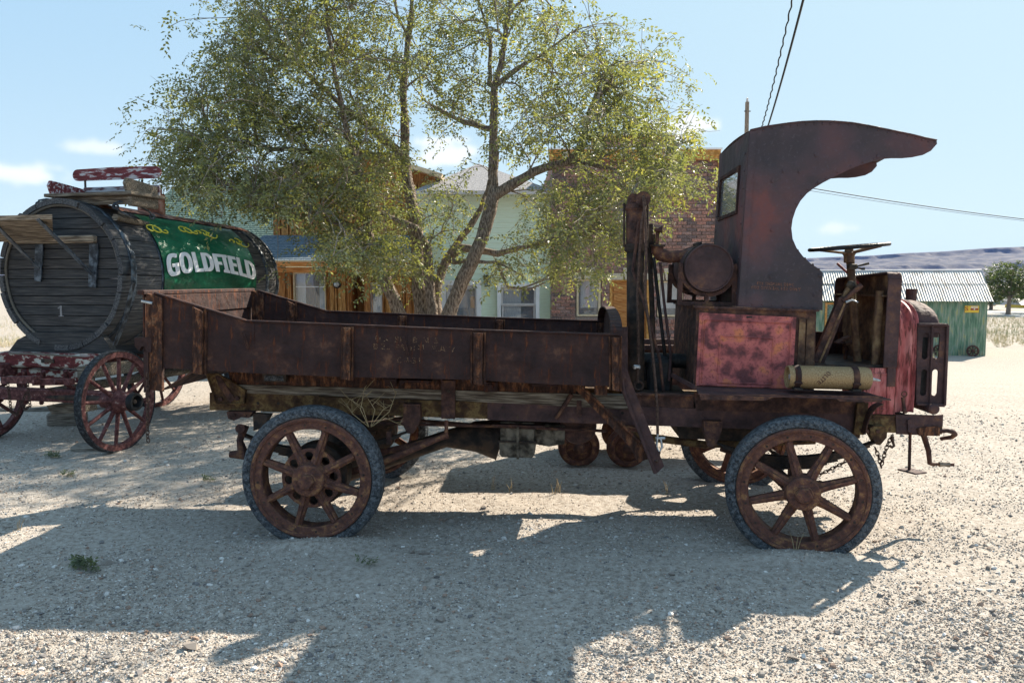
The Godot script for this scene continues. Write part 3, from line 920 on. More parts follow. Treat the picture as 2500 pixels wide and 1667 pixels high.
func build_brick_shop():
	var z := -16.0
	var t := thing("brick_shop", "narrow brick shop front with ochre cornice and pale stone lintels", "shop")
	var wl := atz(1345, 800, z).x
	var wr := atz(1752, 800, z).x
	var ytop := atz(1500, 392, z).y
	# core behind the bricks (mortar), side walls and flat roof
	var st := S()
	var holes := [[1406, 680, 1468, 774], [1489, 683, 1584, 1000], [1604, 684, 1668, 775]]
	var hx := []
	for h in holes:
		var p := atz(h[0], h[1], z)
		var q := atz(h[2], h[3], z)
		hx.append([p.x, q.x, maxf(q.y, 0.0), p.y])
	# mortar wall as bands between the openings
	var cuts := [wl]
	for h in hx:
		cuts.append(h[0]); cuts.append(h[1])
	cuts.append(wr)
	for i in range(0, cuts.size(), 2):
		bx(st, Vector3((cuts[i] + cuts[i + 1]) * 0.5, ytop * 0.5, z - 0.13), Vector3(cuts[i + 1] - cuts[i], ytop, 0.22))
	for h in hx:
		bx(st, Vector3((h[0] + h[1]) * 0.5, (h[3] + ytop) * 0.5, z - 0.13), Vector3(h[1] - h[0], ytop - h[3], 0.22))
		if h[2] > 0.05:
			bx(st, Vector3((h[0] + h[1]) * 0.5, h[2] * 0.5, z - 0.13), Vector3(h[1] - h[0], h[2], 0.22))
	var wall := part("wall", done(st), M.mortar, t)
	st = S()
	bx(st, Vector3(wl + 0.06, ytop * 0.5, z - 2.75), Vector3(0.12, ytop, 5.0))
	bx(st, Vector3(wr - 0.06, ytop * 0.5, z - 2.75), Vector3(0.12, ytop, 5.0))
	bx(st, Vector3((wl + wr) * 0.5, ytop * 0.5, z - 5.3), Vector3(wr - wl, ytop, 0.1))
	bx(st, Vector3((wl + wr) * 0.5, ytop - 0.1, z - 2.75), Vector3(wr - wl - 0.25, 0.1, 4.9))
	part("side_walls", done(st), M.brick_1, t)
	part("inner_wall", boxm(Vector3((wl + wr) * 0.5, ytop * 0.5, z - 3.0), Vector3(wr - wl - 0.25, ytop - 0.2, 0.08)), M.plaster, t)
	part("inner_floor", boxm(Vector3((wl + wr) * 0.5, 0.1, z - 1.6), Vector3(wr - wl - 0.25, 0.08, 2.7)), M.timber_a, t)
	# bricks laid in running bond, each its own piece where the picture shows them largest, the rest joined
	rng.seed = 5
	var bl := 0.1975
	var ch := 0.0695
	var rest := []
	for i in 6:
		rest.append(S())
	var bm := bevm(Vector3.ZERO, Vector3(bl - 0.012, ch - 0.012, 0.05), 0.004)
	var hb := bevm(Vector3.ZERO, Vector3(bl * 0.5 - 0.012, ch - 0.012, 0.05), 0.004)
	var count := 0
	var rows := int((ytop - 0.42) / ch)
	for r in range(rows, -1, -1):
		var y := 0.45 + r * ch
		var x := wl + 0.003
		if r % 2:
			x -= bl * 0.5
		while x < wr - 0.02:
			var x0 := maxf(x, wl + 0.003)
			var x1 := minf(x + bl, wr - 0.003)
			x += bl
			for h in hx:
				if y > h[2] - ch * 0.5 and y < h[3] + ch * 0.45:
					if x0 < h[0] and x1 > h[0]:
						x1 = h[0]
					elif x0 < h[1] and x1 > h[1]:
						x0 = h[1]
					elif x0 >= h[0] and x1 <= h[1]:
						x1 = x0
			if x1 - x0 < 0.03:
				continue
			var c := Vector3((x0 + x1) * 0.5, y, z - 0.015 + rng.randf_range(-0.004, 0.004))
			var tone := gn2.get_noise_2d(c.x * 3.0, c.y * 3.0) * 2.2 + rng.randf_range(0, 5.99)
			var mi := clampi(int(tone), 0, 5)
			var px := 1250.0 + FOC * c.x / 16.0
			var py := 690.0 - (c.y - 1.6) * FOC / 16.0
			var full := x1 - x0 > bl - 0.01
			var half := absf(x1 - x0 - bl * 0.5) < 0.01
			if (full or half) and count < 298 and ((px > 1625 and py < 630) or (py > 630 and px < 1500) or py > 700):
				var o := part("brick", bm if full else hb, M["brick_%d" % mi], wall)
				o.position = c
				count += 1
			else:
				bx(rest[mi], c, Vector3(x1 - x0 - 0.012, ch - 0.012, 0.05))
	for i in 6:
		stuff(part("brickwork", done(rest[i]), M["brick_%d" % i], wall))
	# stone lintels with keystones
	for l in [[1403, 1471, 666, 681], [1486, 1587, 667, 683], [1601, 1671, 668, 684]]:
		var m: float = (l[0] + l[1]) * 0.5
		slab("lintel_stone", l[0], l[2], m - 15, l[3], z, z + 0.035, z - 0.10, M.stone_pale, t)
		slab("lintel_stone", m + 15, l[2], l[1], l[3], z, z + 0.035, z - 0.10, M.stone_pale, t)
		st = S()
		var a := atz(m, l[2] - 13.0, z)
		var b := atz(m, l[3], z)
		prism(st, PackedVector2Array([Vector2(b.x - 0.085, b.y), Vector2(b.x + 0.085, b.y), Vector2(a.x + 0.135, a.y), Vector2(a.x - 0.135, a.y)]), z - 0.1, z + 0.055)
		part("keystone", done(st), M.stone_pale, t)
	# windows
	for w in [[1408, 682, 1466, 772], [1606, 686, 1666, 773]]:
		var f := frame4("window", w[0], w[1], w[2], w[3], 4.5, z, z + 0.012, z - 0.1, M.trim_pale, t)
		slab("pane", w[0] + 4, w[1] + 4, w[2] - 4, w[3] - 4, z, z - 0.045, z - 0.05, M.pane, f)
		slab("blind", w[0] + 12, w[1] + 5, w[2] - 5, w[3] - 20, z, z - 0.2, z - 0.21, M.curtain, f)
		# soldier course under the sill
		for i in 11:
			var a := atz(lerpf(w[0], w[2] - 3, i / 10.0), 784, z)
			var o := part("brick", boxm(Vector3.ZERO, Vector3(0.04, 0.085, 0.06)), M["brick_%d" % [2, 5, 0, 1][i % 4]], wall)
			o.position = a + Vector3(0, 0.0, 0.02)
	# panelled door
	var d := slab("door", 1491, 686, 1582, 880, z, z - 0.04, z - 0.09, M.door_wood, t)
	frame4("door_frame", 1489, 683, 1584, 900, 4, z, z + 0.01, z - 0.1, M.trim_ochre, d)
	for i in 5:
		slab("panel", 1499, 694 + i * 24, 1574, 711 + i * 24, z, z - 0.018, z - 0.045, M.door_wood, d)
	slab("knob", 1502, 770, 1507, 775, z, z + 0.02, z - 0.04, M.bare_steel, d)
	# cornice and raised centre
	var cornice := slab("cornice", 1341, 367, 1757, 391, z, z + 0.10, z - 0.16, M.trim_ochre, t)
	slab("moulding", 1341, 378, 1757, 381, z, z + 0.125, z + 0.09, M.trim_ochre, cornice)
	slab("cap", 1338, 363, 1760, 367, z, z + 0.14, z - 0.2, M.white_trim, cornice)
	for i in 5:
		slab("bracket", 1372 + i * 70, 372, 1386 + i * 70, 392, z, z + 0.13, z + 0.10, M.stone_pale, cornice)
	var par := slab("parapet", 1445, 333, 1645, 363, z, z + 0.06, z - 0.16, M.brick_1, t)
	slab("cap", 1441, 328, 1649, 333, z, z + 0.11, z - 0.2, M.white_trim, par)
	slab("trim", 1445, 333, 1462, 363, z, z + 0.09, z + 0.06, M.trim_ochre, par)
	slab("trim", 1628, 333, 1645, 363, z, z + 0.09, z + 0.06, M.trim_ochre, par)
	slab("trim", 1462, 333, 1628, 341, z, z + 0.09, z + 0.06, M.trim_ochre, par)
	slab("corner_board", 1752.5, 392, 1758, 960, z, z + 0.05, z - 0.2, M.trim_ochre, t)

func build_mint_house():
	var z := -16.25
	var t := thing("mint_house", "pale green clapboard house between the timber shop and brick shop", "house")
	var x0 := atz(1014, 700, z).x
	var x1 := atz(1344, 700, z).x
	var ytop := atz(1200, 466, z).y
	var st := S()
	var o := [atz(1090, 696, z), atz(1168, 900, z), atz(1223, 698, z), atz(1308, 795, z)]
	var zc := z - 0.14
	for b in [[x0, o[0].x, 0.0, ytop], [o[1].x, o[2].x, 0.0, ytop], [o[3].x, x1, 0.0, ytop], [o[0].x, o[1].x, o[0].y, ytop], [o[2].x, o[3].x, o[2].y, ytop], [o[2].x, o[3].x, 0.0, o[3].y]]:
		bx(st, Vector3((b[0] + b[1]) * 0.5, (b[2] + b[3]) * 0.5, zc), Vector3(b[1] - b[0], b[3] - b[2], 0.08))
	for x in [x0 + 0.05, x1 - 0.05]:
		bx(st, Vector3(x, ytop * 0.5, z - 2.7), Vector3(0.08, ytop, 5.0))
	bx(st, Vector3((x0 + x1) * 0.5, ytop * 0.5, z - 5.2), Vector3(x1 - x0, ytop, 0.08))
	var wall := part("wall", done(st), M.mint, t)
	part("inner_wall", boxm(Vector3((x0 + x1) * 0.5, ytop * 0.5, z - 2.6), Vector3(x1 - x0 - 0.2, ytop - 0.1, 0.06)), M.plaster, t)
	part("inner_floor", boxm(Vector3((x0 + x1) * 0.5, 0.08, z - 1.4), Vector3(x1 - x0 - 0.2, 0.06, 2.3)), M.timber_a, t)
	var n := int((ytop - 0.4) / 0.106)
	var b := Basis(Vector3.RIGHT, -0.10)
	var bm := bevm(Vector3.ZERO, Vector3(x1 - x0, 0.118, 0.016), 0.003, b)
	for i in n:
		var y := ytop - 0.055 - i * 0.106
		var runs := [[x0, x1]]
		if y < o[2].y + 0.02:
			runs = [[x0, o[0].x - 0.06], [o[1].x + 0.02, o[2].x - 0.05], [o[3].x + 0.05, x1]]
		elif y < o[0].y + 0.02:
			runs = [[x0, o[0].x - 0.06], [o[1].x + 0.02, x1]]
		for q in runs:
			var cb := part("clapboard", bm if q[1] - q[0] > x1 - x0 - 0.01 else bevm(Vector3.ZERO, Vector3(q[1] - q[0], 0.118, 0.016), 0.003, b), M.mint, wall)
			cb.position = Vector3((q[0] + q[1]) * 0.5, y, z - 0.088)
	for x in [x0 - 0.0, x1 - 0.0]:
		part("corner_board", boxm(Vector3(x, ytop * 0.5, z - 0.1), Vector3(0.05, ytop, 0.09)), M.mint, t)
	# hipped roof
	st = S()
	var e := [atz(1006, 466, z + 0.25), atz(1356, 466, z + 0.25)]
	var k := 5.6
	var p0: Vector3 = e[0]
	var p1: Vector3 = e[1]
	var p2 := p1 + Vector3(0, 0, -k)
	var p3 := p0 + Vector3(0, 0, -k)
	var r0 := atz(1168, 399, z - 1.9)
	var r1 := r0 + Vector3(0.25, 0, -1.6)
	tri(st, p0, r0, p1)
	quad(st, p1, r0, r1, p2); tri(st, p2, r1, p3); quad(st, p3, r1, r0, p0)
	quad(st, p0, p1, p2, p3)
	var roof := part("roof", done(st), M.roof_grey, t)
	part("fascia", boxm((p0 + p1) * 0.5 + Vector3(0, -0.03, 0.012), Vector3(p1.x - p0.x, 0.07, 0.02)), M.grey_trim, roof)
	# glazed door with posters
	var zz := z - 0.075
	var d := frame4("door", 1090, 696, 1168, 900, 9, z, z + 0.0, zz - 0.02, M.grey_trim, t)
	frame4("casing", 1078, 684, 1175, 905, 12, z, z + 0.03, zz - 0.02, M.white_trim, d)
	slab("pane", 1098, 704, 1160, 880, z, z - 0.03, z - 0.034, M.pane, d)
	slab("blind", 1098, 704, 1160, 880, z, z - 0.2, z - 0.21, M.curtain, d)
	slab("poster", 1148, 724, 1160, 752, z, z - 0.045, z - 0.05, M.poster_orange, d)
	slab("poster", 1100, 752, 1142, 780, z, z - 0.045, z - 0.05, M.poster_grey, d)
	# sash window
	var w := frame4("window", 1214, 691, 1317, 800, 9, z, z + 0.03, zz - 0.02, M.white_trim, t)
	frame4("sash", 1223, 698, 1308, 745, 4.5, z, z - 0.005, zz - 0.02, M.grey_trim, w)
	frame4("sash", 1225, 743, 1307, 792, 4.5, z, z - 0.022, zz - 0.02, M.grey_trim, w)
	slab("pane", 1226, 701, 1306, 742, z, z - 0.03, z - 0.034, M.pane, w)
	slab("pane", 1229, 747, 1303, 788, z, z - 0.045, z - 0.049, M.pane, w)
	slab("curtain", 1225, 700, 1272, 790, z, z - 0.25, z - 0.26, M.curtain, w)
	# wall lantern
	var c := atz(1190, 686, z)
	var l := thing("wall_lantern", "small black glazed lantern beside the pale green house's door", "lantern")
	l.position = Vector3(c.x, c.y, z)
	st = S()
	for s in [[-1, -1], [1, -1], [1, 1], [-1, 1]]:
		tube(st, [Vector3(s[0] * 0.045, -0.1, 0.06 + s[1] * 0.045), Vector3(s[0] * 0.065, 0.07, 0.06 + s[1] * 0.065)], 0.006, 4)
	bx(st, Vector3(0, -0.1, 0.06), Vector3(0.11, 0.014, 0.11))
	part("cage", done(st), M.iron_black, l)
	part("hood", lathem([[0.0, 0.14], [0.03, 0.12], [0.105, 0.07], [0.095, 0.065], [0.0, 0.065]], Vector3(0, 0, 0.06), Vector3.UP, 4), M.iron_black, l)
	part("bracket", boxm(Vector3(0, 0.0, -0.035), Vector3(0.05, 0.14, 0.07)), M.iron_black, l)
	part("glass", lathem([[0.05, -0.09], [0.07, 0.06]], Vector3(0, 0, 0.06), Vector3.UP, 4), M.pane, l)

func build_timber_shop():
	var z := -14.6
	var t := thing("timber_shop", "brown board and batten shop with blue shingled porch roof", "shop")
	var y0 := 0.3
	var yt := atz(800, 664, z).y
	var xa := atz(560, 700, z).x
	var xb := atz(1014, 700, z).x
	var st := S()
	# backing wall leaves the window and the entrance free
	for s in [[560, 716], [794, 855], [889, 907], [931, 1014]]:
		var a := atz(s[0], 700, z).x
		var b := atz(s[1], 700, z).x
		bx(st, Vector3((a + b) * 0.5, yt * 0.5, z - 0.12), Vector3(b - a, yt, 0.1))
	var wall := part("wall", done(st), M.timber_a, t)
	part("back_wall", boxm(Vector3((xa + xb) * 0.5, yt * 0.5, z - 1.6), Vector3(xb - xa, yt, 0.06)), M.timber_a, t)
	part("side_wall", boxm(Vector3(xa + 0.03, yt * 0.5, z - 0.85), Vector3(0.05, yt, 1.4)), M.timber_a, t)
	part("side_wall", boxm(Vector3(xb - 0.03, yt * 0.5, z - 0.85), Vector3(0.05, yt, 1.4)), M.timber_a, t)
	rng.seed = 9
	# vertical boards and battens: [from, to, proud]
	var k := 0
	for b in [[575, 598, 0.0], [598, 606, 0.025], [606, 634, 0.0], [634, 642, 0.025], [642, 668, 0.0], [668, 676, 0.025], [676, 700, 0.0], [700, 715, 0.02], [795, 802, 0.025], [802.5, 819, 0.0], [819, 822, 0.025], [822, 846, 0.0], [846.5, 855, 0.025], [889, 907, 0.03], [931.5, 939, 0.025], [939, 957, 0.0], [957, 963, 0.025], [963, 983, 0.0], [983, 989, 0.025], [989, 1006, 0.0], [1006, 1014, 0.025]]:
		var o := slab("board", b[0] + 0.4, 664, b[1] - 0.4, 960, z, z - 0.04 + b[2] + rng.randf_range(0, 0.006), z - 0.07, [M.timber_a, M.timber_b][(k * 7 / 3) % 2], wall)
		o.rotation.z = 0.0
		k += 1
	# dark entrance
	slab("entrance_door", 857, 680, 887, 980, z, z - 0.55, z - 0.6, M.timber_a, t)
	slab("entrance_side", 855, 666, 858, 980, z, z - 0.13, z - 0.6, M.timber_a, t)
	slab("entrance_side", 886, 666, 889, 980, z, z - 0.13, z - 0.6, M.timber_a, t)
	# window with four panes, pale frame
	var w := frame4("window", 715, 664, 795, 772, 4, z, z + 0.0, z - 0.14, M.trim_pale, t)
	slab("muntin", 766, 668, 768, 768, z, z - 0.05, z - 0.075, M.white_trim, w)
	slab("muntin", 719, 699, 791, 701, z, z - 0.052, z - 0.073, M.white_trim, w)
	slab("muntin", 742, 668, 744.5, 768, z, z - 0.05, z - 0.075, M.white_trim, w)
	slab("pane", 719, 668, 791, 768, z, z - 0.06, z - 0.064, M.pane, w)
	slab("curtain", 719, 668, 742, 768, z, z - 0.16, z - 0.17, M.curtain, w)
	slab("curtain", 772, 684, 791, 768, z, z - 0.22, z - 0.23, M.curtain, w)
	# second narrow window with yellow stickers
	var w2 := frame4("window", 904, 690, 934, 880, 3, z, z - 0.02, z - 0.14, M.grey_trim, t)
	slab("pane", 907, 693, 931, 870, z, z - 0.06, z - 0.064, M.pane, w2)
	slab("room", 906, 692, 932, 875, z, z - 0.1, z - 0.12, M.curtain, w2)
	slab("sticker", 909, 704, 931, 720, z, z - 0.08, z - 0.085, M.print_yellow, w2)
	slab("sticker", 910, 716, 916, 736, z, z - 0.072, z - 0.078, M.poster_grey, w2)
	slab("sticker", 914, 714, 920, 724, z, z - 0.069, z - 0.0715, M.print_yellow, w2)
	# beams under the eave
	slab("beam", 560, 652.5, 1018, 665, z, z + 0.10, z - 0.1, M.timber_beam, t)
	slab("fascia", 556, 640, 1021, 652, z, z + 0.26, z + 0.22, M.timber_beam, t)
	slab("drip_edge", 555, 636.5, 1022, 640, z, z + 0.29, z + 0.2, M.trim_pale, t)
	# porch roof in stepped shingle courses
	var e0 := atz(553, 637, z + 0.28)
	var e1 := atz(1024, 637, z + 0.28)
	var up := atz(800, 575, z - 1.9)
	var rows := 16
	st = S()
	for i in rows:
		var a := float(i) / rows
		var b := float(i + 1.15) / rows
		var pa := Vector3(0, lerpf(e0.y, up.y, a) + 0.012, lerpf(e0.z, up.z, a))
		var pb := Vector3(0, lerpf(e0.y, up.y, b), lerpf(e0.z, up.z, b))
		var A := [Vector3(e0.x, pa.y - 0.012, pa.z), Vector3(e1.x, pa.y - 0.012, pa.z), Vector3(e1.x, pb.y - 0.012, pb.z), Vector3(e0.x, pb.y - 0.012, pb.z)]
		for q in 4:
			A.append(A[q] + Vector3(0, 0.016, 0))
		box8(st, [A[0], A[3], A[2], A[1], A[4], A[7], A[6], A[5]])
	part("porch_roof", done(st), M.shingle_blue, t)
	# upper storey set back
	var zu := z - 2.0
	var yu0 := atz(800, 578, zu).y
	st = S()
	var u0 := atz(662, 430, zu)
	var u1 := atz(1062, 430, zu)
	var ur := atz(860, 372, zu)
	prism(st, PackedVector2Array([Vector2(u0.x, yu0 - 0.3), Vector2(u1.x, yu0 - 0.3), Vector2(u1.x, u1.y), Vector2(ur.x, ur.y), Vector2(u0.x, u0.y)]), zu - 3.0, zu - 0.05)
	var upper := part("upper_wall", done(st), M.timber_a, t)
	for i in 20:
		var a := lerpf(664, 1058, i / 20.0)
		slab("board", a + 0.6, 446, a + 19.0, 578, zu, zu + 0.0 + 0.012 * (i % 2), zu - 0.05, [M.timber_a, M.timber_b][i * 5 / 3 % 2], upper)
	st = S()
	for s in [[u0, -1.0], [u1, 1.0]]:
		var f := Vector3(s[0].x + s[1] * 0.14, s[0].y - 0.05, zu + 0.2)
		var g := Vector3(ur.x, ur.y + 0.03, zu + 0.2)
		var B := along(f, g)
		bx(st, (f + g) * 0.5 + Vector3(0, 0.04, -1.7), Vector3(f.distance_to(g) + 0.04, 0.09, 3.4), B)
	part("upper_roof", done(st), M.trim_pale, t)
	# round bulkhead lamp (unlit)
	var c := atz(822, 694, z)
	var l := thing("bulkhead_lamp", "round grey bulkhead lamp on the brown boards", "lamp")
	l.position = Vector3(c.x, c.y, z - 0.036)
	part("housing", lathem([[0.0, 0.0], [0.075, 0.0], [0.075, 0.05], [0.055, 0.07]], Vector3.ZERO, Vector3.BACK, 20), M.iron_black, l)
	part("lens", lathem([[0.056, 0.06], [0.05, 0.085], [0.03, 0.1], [0.0, 0.105]], Vector3.ZERO, Vector3.BACK, 20, 2.0), M.bare_steel, l)

func build_shingle_house():
	var z := -19.0
	var t := thing("shingle_house", "green grey shingled house roof behind the wagon and trees", "house")
	var st := S()
	var x0 := atz(250, 600, z).x
	var x1 := atz(712, 600, z).x
	var eave := atz(400, 592, z)
	var ridge := atz(480, 440, z - 2.2)
	var n := 34
	# the roof slope narrows up to a short ridge: each shingle course is a thin overlapping board
	for i in n:
		var a := float(i) / n
		var b := float(i + 1.2) / n
		var la := lerpf(x0, atz(450, 440, z - 2.2).x, a)
		var ra := lerpf(x1, atz(705, 440, z - 2.2).x, a)
		var ya := lerpf(eave.y, ridge.y, a)
		var yb := lerpf(eave.y, ridge.y, b)
		var za := lerpf(z, z - 2.2, a)
		var zb := lerpf(z, z - 2.2, b)
		var A := [Vector3(la, ya, za), Vector3(ra, ya, za), Vector3(ra, yb - 0.01, zb), Vector3(la, yb - 0.01, zb)]
		for q in 4:
			A.append(A[q] + Vector3(0, 0.024, 0))
		box8(st, [A[0], A[3], A[2], A[1], A[4], A[7], A[6], A[5]])
	part("roof", done(st), M.shingle_green, t)
	part("wall", boxm(Vector3((x0 + x1) * 0.5, (eave.y - 0.25) * 0.5, z - 1.9), Vector3(x1 - x0 - 0.5, eave.y - 0.25, 3.2)), M.shingle_green, t)
	part("fascia", boxm(Vector3((x0 + x1) * 0.5, eave.y - 0.06, z + 0.03), Vector3(x1 - x0, 0.13, 0.04)), M.green_paint, t)
	var pv := atz(376, 492, z - 1.2)
	part("vent_pipe", tubem([pv + Vector3(0, -0.25, 0), pv + Vector3(0, 0.22, 0)], 0.03, 10), M.white_trim, t)

func corr(st: SurfaceTool, a: Vector3, b: Vector3, up: Vector3, period: float, amp: float, n: Vector3):   # corrugated sheet from a to b, rising by up
	var l := a.distance_to(b)
	var c := int(l / period * 6.0)
	st.set_smooth_group(1)
	for i in c:
		var t0 := float(i) / c
		var t1 := float(i + 1) / c
		var o0 := n * amp * sin(t0 * l / period * TAU)
		var o1 := n * amp * sin(t1 * l / period * TAU)
		var p0 := a.lerp(b, t0) + o0
		var p1 := a.lerp(b, t1) + o1
		quad(st, p0, p0 + up, p1 + up, p1)
	st.set_smooth_group(-1)

func build_shed():
	var t := thing("corrugated_shed", "faded green corrugated iron shed with white ribbed metal roof", "shed")
	var B := atz(2413, 734, -27.5)
	var A := atz(1900, 730, -29.0)
	A.y = B.y
	var base := gh(B.x, B.z) - 0.12
	var along_ := (B - A).normalized()
	var nrm := Vector3(-along_.z, 0, along_.x).normalized()
	if nrm.z < 0:
		nrm = -nrm
	var deep := 3.4
	var st := S()
	corr(st, Vector3(A.x, base, A.z), Vector3(B.x, base, B.z), Vector3(0, B.y - base, 0), 0.085, 0.011, nrm)
	part("wall", done(st), M.shed_green, t)
	st = S()
	corr(st, Vector3(B.x, base, B.z) - nrm * 0.012, Vector3(B.x, base, B.z) - nrm * deep, Vector3(0, B.y - base, 0), 0.085, 0.011, along_)
	part("end_wall", done(st), M.shed_green, t)
	st = S()
	quad(st, Vector3(A.x, base, A.z) - nrm * deep, Vector3(B.x, base, B.z) - nrm * deep, B - nrm * deep, A - nrm * deep)
	tri(st, B, B - nrm * deep * 0.5 + Vector3(0, 1.0, 0), B - nrm * deep)
	part("back_wall", done(st), M.shed_green, t)
	# roof: two lapped courses of ribbed sheet on each slope
	var e1 := atz(2428, 736, -27.3)
	var r1 := atz(2397, 661.5, -29.2)
	var e0 := A + nrm * 0.2
	e0.y = e1.y
	var r0 := Vector3(A.x, r1.y, A.z) - nrm * 1.55
	st = S()
	var slope := (r1 - e1)
	slope -= along_ * slope.dot(along_) * 0.0
	var u := (r0 - e0)
	var rn := along_.cross(u).normalized()
	if rn.y < 0:
		rn = -rn
	var mid0 := e0.lerp(r0, 0.55)
	var mid1 := e1.lerp(r1, 0.55)
	sheet2(st, e0, e1, mid0 + u * 0.02, mid1 + u * 0.02, 0.085, 0.012, rn)
	sheet2(st, mid0 + rn * 0.02, mid1 + rn * 0.02, r0 + rn * 0.02, r1 + rn * 0.02, 0.085, 0.012, rn)
	part("roof", done(st), M.zinc_roof, t)
	st = S()
	var back := -nrm * 1.9 + Vector3(0, e1.y - r1.y, 0)
	sheet2(st, r0, r1, r0 + back, r1 + back, 0.085, 0.012, Vector3.UP)
	part("rear_roof", done(st), M.zinc_roof, t)
	part("ridge_cap", tubem([r0 + Vector3(0, 0.02, 0), r1 + Vector3(0, 0.02, 0)], 0.045, 8), M.grey_trim, t)
	# window with orange frame
	var fr := Transform3D(Basis(along_, Vector3.UP, nrm), Vector3(B.x, 0, B.z))
	var w0 := inframe(fr, 2018, 741, 0.02)
	var w1 := inframe(fr, 2056, 797, 0.02)
	st = S()
	var wc := (w0 + w1) * 0.5
	var ws := Vector3(absf(w1.x - w0.x), absf(w0.y - w1.y), 0)
	for s in [-1, 1]:
		bx(st, fr * (wc + Vector3(s * ws.x * 0.5, 0, 0.02)), Vector3(0.07, ws.y + 0.07, 0.06), fr.basis)
		bx(st, fr * (wc + Vector3(0, s * ws.y * 0.5, 0.021)), Vector3(ws.x - 0.07, 0.07, 0.058), fr.basis)
	var wf := part("window", done(st), M.trim_ochre, t)
	part("pane", boxm(fr * (wc + Vector3(0, 0, 0.012)), Vector3(ws.x - 0.06, ws.y - 0.06, 0.02), fr.basis), M.shingle_green, wf)
	# sign
	var s0 := inframe(fr, 2357, 746, 0.03)
	var s1 := inframe(fr, 2391, 763, 0.03)
	var sg := thing("yellow_sign", "small weathered yellow sign fixed high on the green shed wall", "sign")
	sg.transform = Transform3D(fr.basis, fr * ((s0 + s1) * 0.5))
	var sw := absf(s1.x - s0.x)
	var sh := absf(s0.y - s1.y)
	part("plate", bevm(Vector3(0, 0, 0.0), Vector3(sw, sh, 0.02), 0.004), M.sign_yellow, sg)
	part("red_band", boxm(Vector3(sw * 0.18, -sh * 0.02, 0.0125), Vector3(sw * 0.56, sh * 0.26, 0.004)), M.sign_red, sg)
	part("lettering", lettering("S", sh * 0.85, 0.004, func(v): return v + Vector3(-sw * 0.36, sh * 0.05, 0.014), "Droid Serif"), M.sign_red, sg)
	part("lettering", lettering("AND", sh * 0.42, 0.004, func(v): return v + Vector3(sw * 0.16, sh * 0.28, 0.014), "Droid Serif"), M.print_white, sg)
	part("star", lettering("*", sh * 0.5, 0.003, func(v): return v + Vector3(sw * 0.17, -sh * 0.1, 0.0185)), M.print_white, sg)
	# cast wheels half hidden in the grass
	for wx in [2379, 2296]:
		var c := inframe(fr, wx, 847, 0.25)
		var wh := thing("cart_wheel", "rusty spoked iron wheel leaning on the green shed below its yellow sign" if wx > 2300 else "dark iron wheel half hidden in grass along the green shed's wall", "wheel", "cast wheels leaning on the shed")
		wh.transform = Transform3D(fr.basis * Basis(Vector3.RIGHT, -0.12), fr * Vector3(c.x, 0, 0.16))
		wh.position.y = gh(wh.position.x, wh.position.z) + 0.19
		part("rim", lathem([[0.15, -0.02], [0.205, -0.025], [0.205, 0.025], [0.15, 0.02], [0.15, -0.02]], Vector3.ZERO, Vector3.BACK, 24), M.rust_brown, wh)
		part("hub", lathem([[0.0, -0.035], [0.045, -0.035], [0.045, 0.04], [0.0, 0.045]], Vector3.ZERO, Vector3.BACK, 14), M.rust_brown, wh)
		for i in 8:
			var a := TAU * i / 8.0
			part("spoke", boxm(Vector3(cos(a), sin(a), 0) * 0.095, Vector3(0.12, 0.03, 0.025), Basis(Vector3.BACK, a)), M.rust_brown, wh)

func sheet2(st: SurfaceTool, a0: Vector3, a1: Vector3, b0: Vector3, b1: Vector3, period: float, amp: float, n: Vector3):
	var l := a0.distance_to(a1)
	var c := int(l / period * 6.0)
	st.set_smooth_group(1)
	for i in c:
		var t0 := float(i) / c
		var t1 := float(i + 1) / c
		var o0 := n * amp * sin(t0 * l / period * TAU)
		var o1 := n * amp * sin(t1 * l / period * TAU)
		quad(st, a0.lerp(a1, t0) + o0, b0.lerp(b1, t0) + o0, b0.lerp(b1, t1) + o1, a0.lerp(a1, t1) + o1)
	st.set_smooth_group(-1)

func build_pole():
	var z := -30.0
	var top := atz(1825, 249, z)
	var t := thing("utility_pole", "weathered wooden utility pole rising behind the truck cab", "pole")
	t.position = Vector3(top.x, gh(top.x, z) - 0.3, z)
	var h := top.y - t.position.y
	part("mast", tubem([Vector3.ZERO, Vector3(0, h * 0.5, 0), Vector3(0, h, 0)], [0.13, 0.1, 0.075], 12), M.pole_wood, t)
	part("insulator", lathem([[0.0, 0.0], [0.03, 0.0], [0.05, 0.05], [0.035, 0.1], [0.05, 0.13], [0.0, 0.17]], Vector3(0, h, 0), Vector3.UP, 10), M.grey_trim, t)
	part("bolt", tubem([Vector3(-0.12, h - 0.35, 0.05), Vector3(0.12, h - 0.35, 0.05)], 0.02, 6), M.iron_dark, t)
	# wires
	sag("twisted service cable running up from the brick shop's roof corner", atz(1848, 385, -16.1), atz(2000, -150, -7.0), 0.16, 0.013)
	sag("thinner loose wire beside the twisted service cable", atz(1832, 385, -16.1), atz(1966, -150, -7.4), 0.3, 0.009, 0.007)
	sag("dark overhead wire from the pole to the right over the shed", atz(1829, 432, z + 0.05), atz(3300, 575, -46.0), 0.75, 0.018)
	sag("faint lower overhead wire from the pole over the shed", atz(1829, 440, z + 0.05), atz(3300, 580, -46.0), 0.7, 0.009)

func sag(label: String, a: Vector3, b: Vector3, drop: float, r: float, wave := 0.0):
	var p := []
	var n := 24 if wave == 0.0 else 160
	for i in n + 1:
		var s := float(i) / n
		p.append(a.lerp(b, s) - Vector3(0, drop * 4.0 * s * (1.0 - s), 0) + Vector3(wave * sin(s * 190.0), wave * cos(s * 190.0), 0))
	tag(part("overhead_wire", tubem(p, r, 6), M.wire, self), label, "wire")

# ---------------------------------------------------------------- the dump truck
var TF: Transform3D
var TR: Node3D

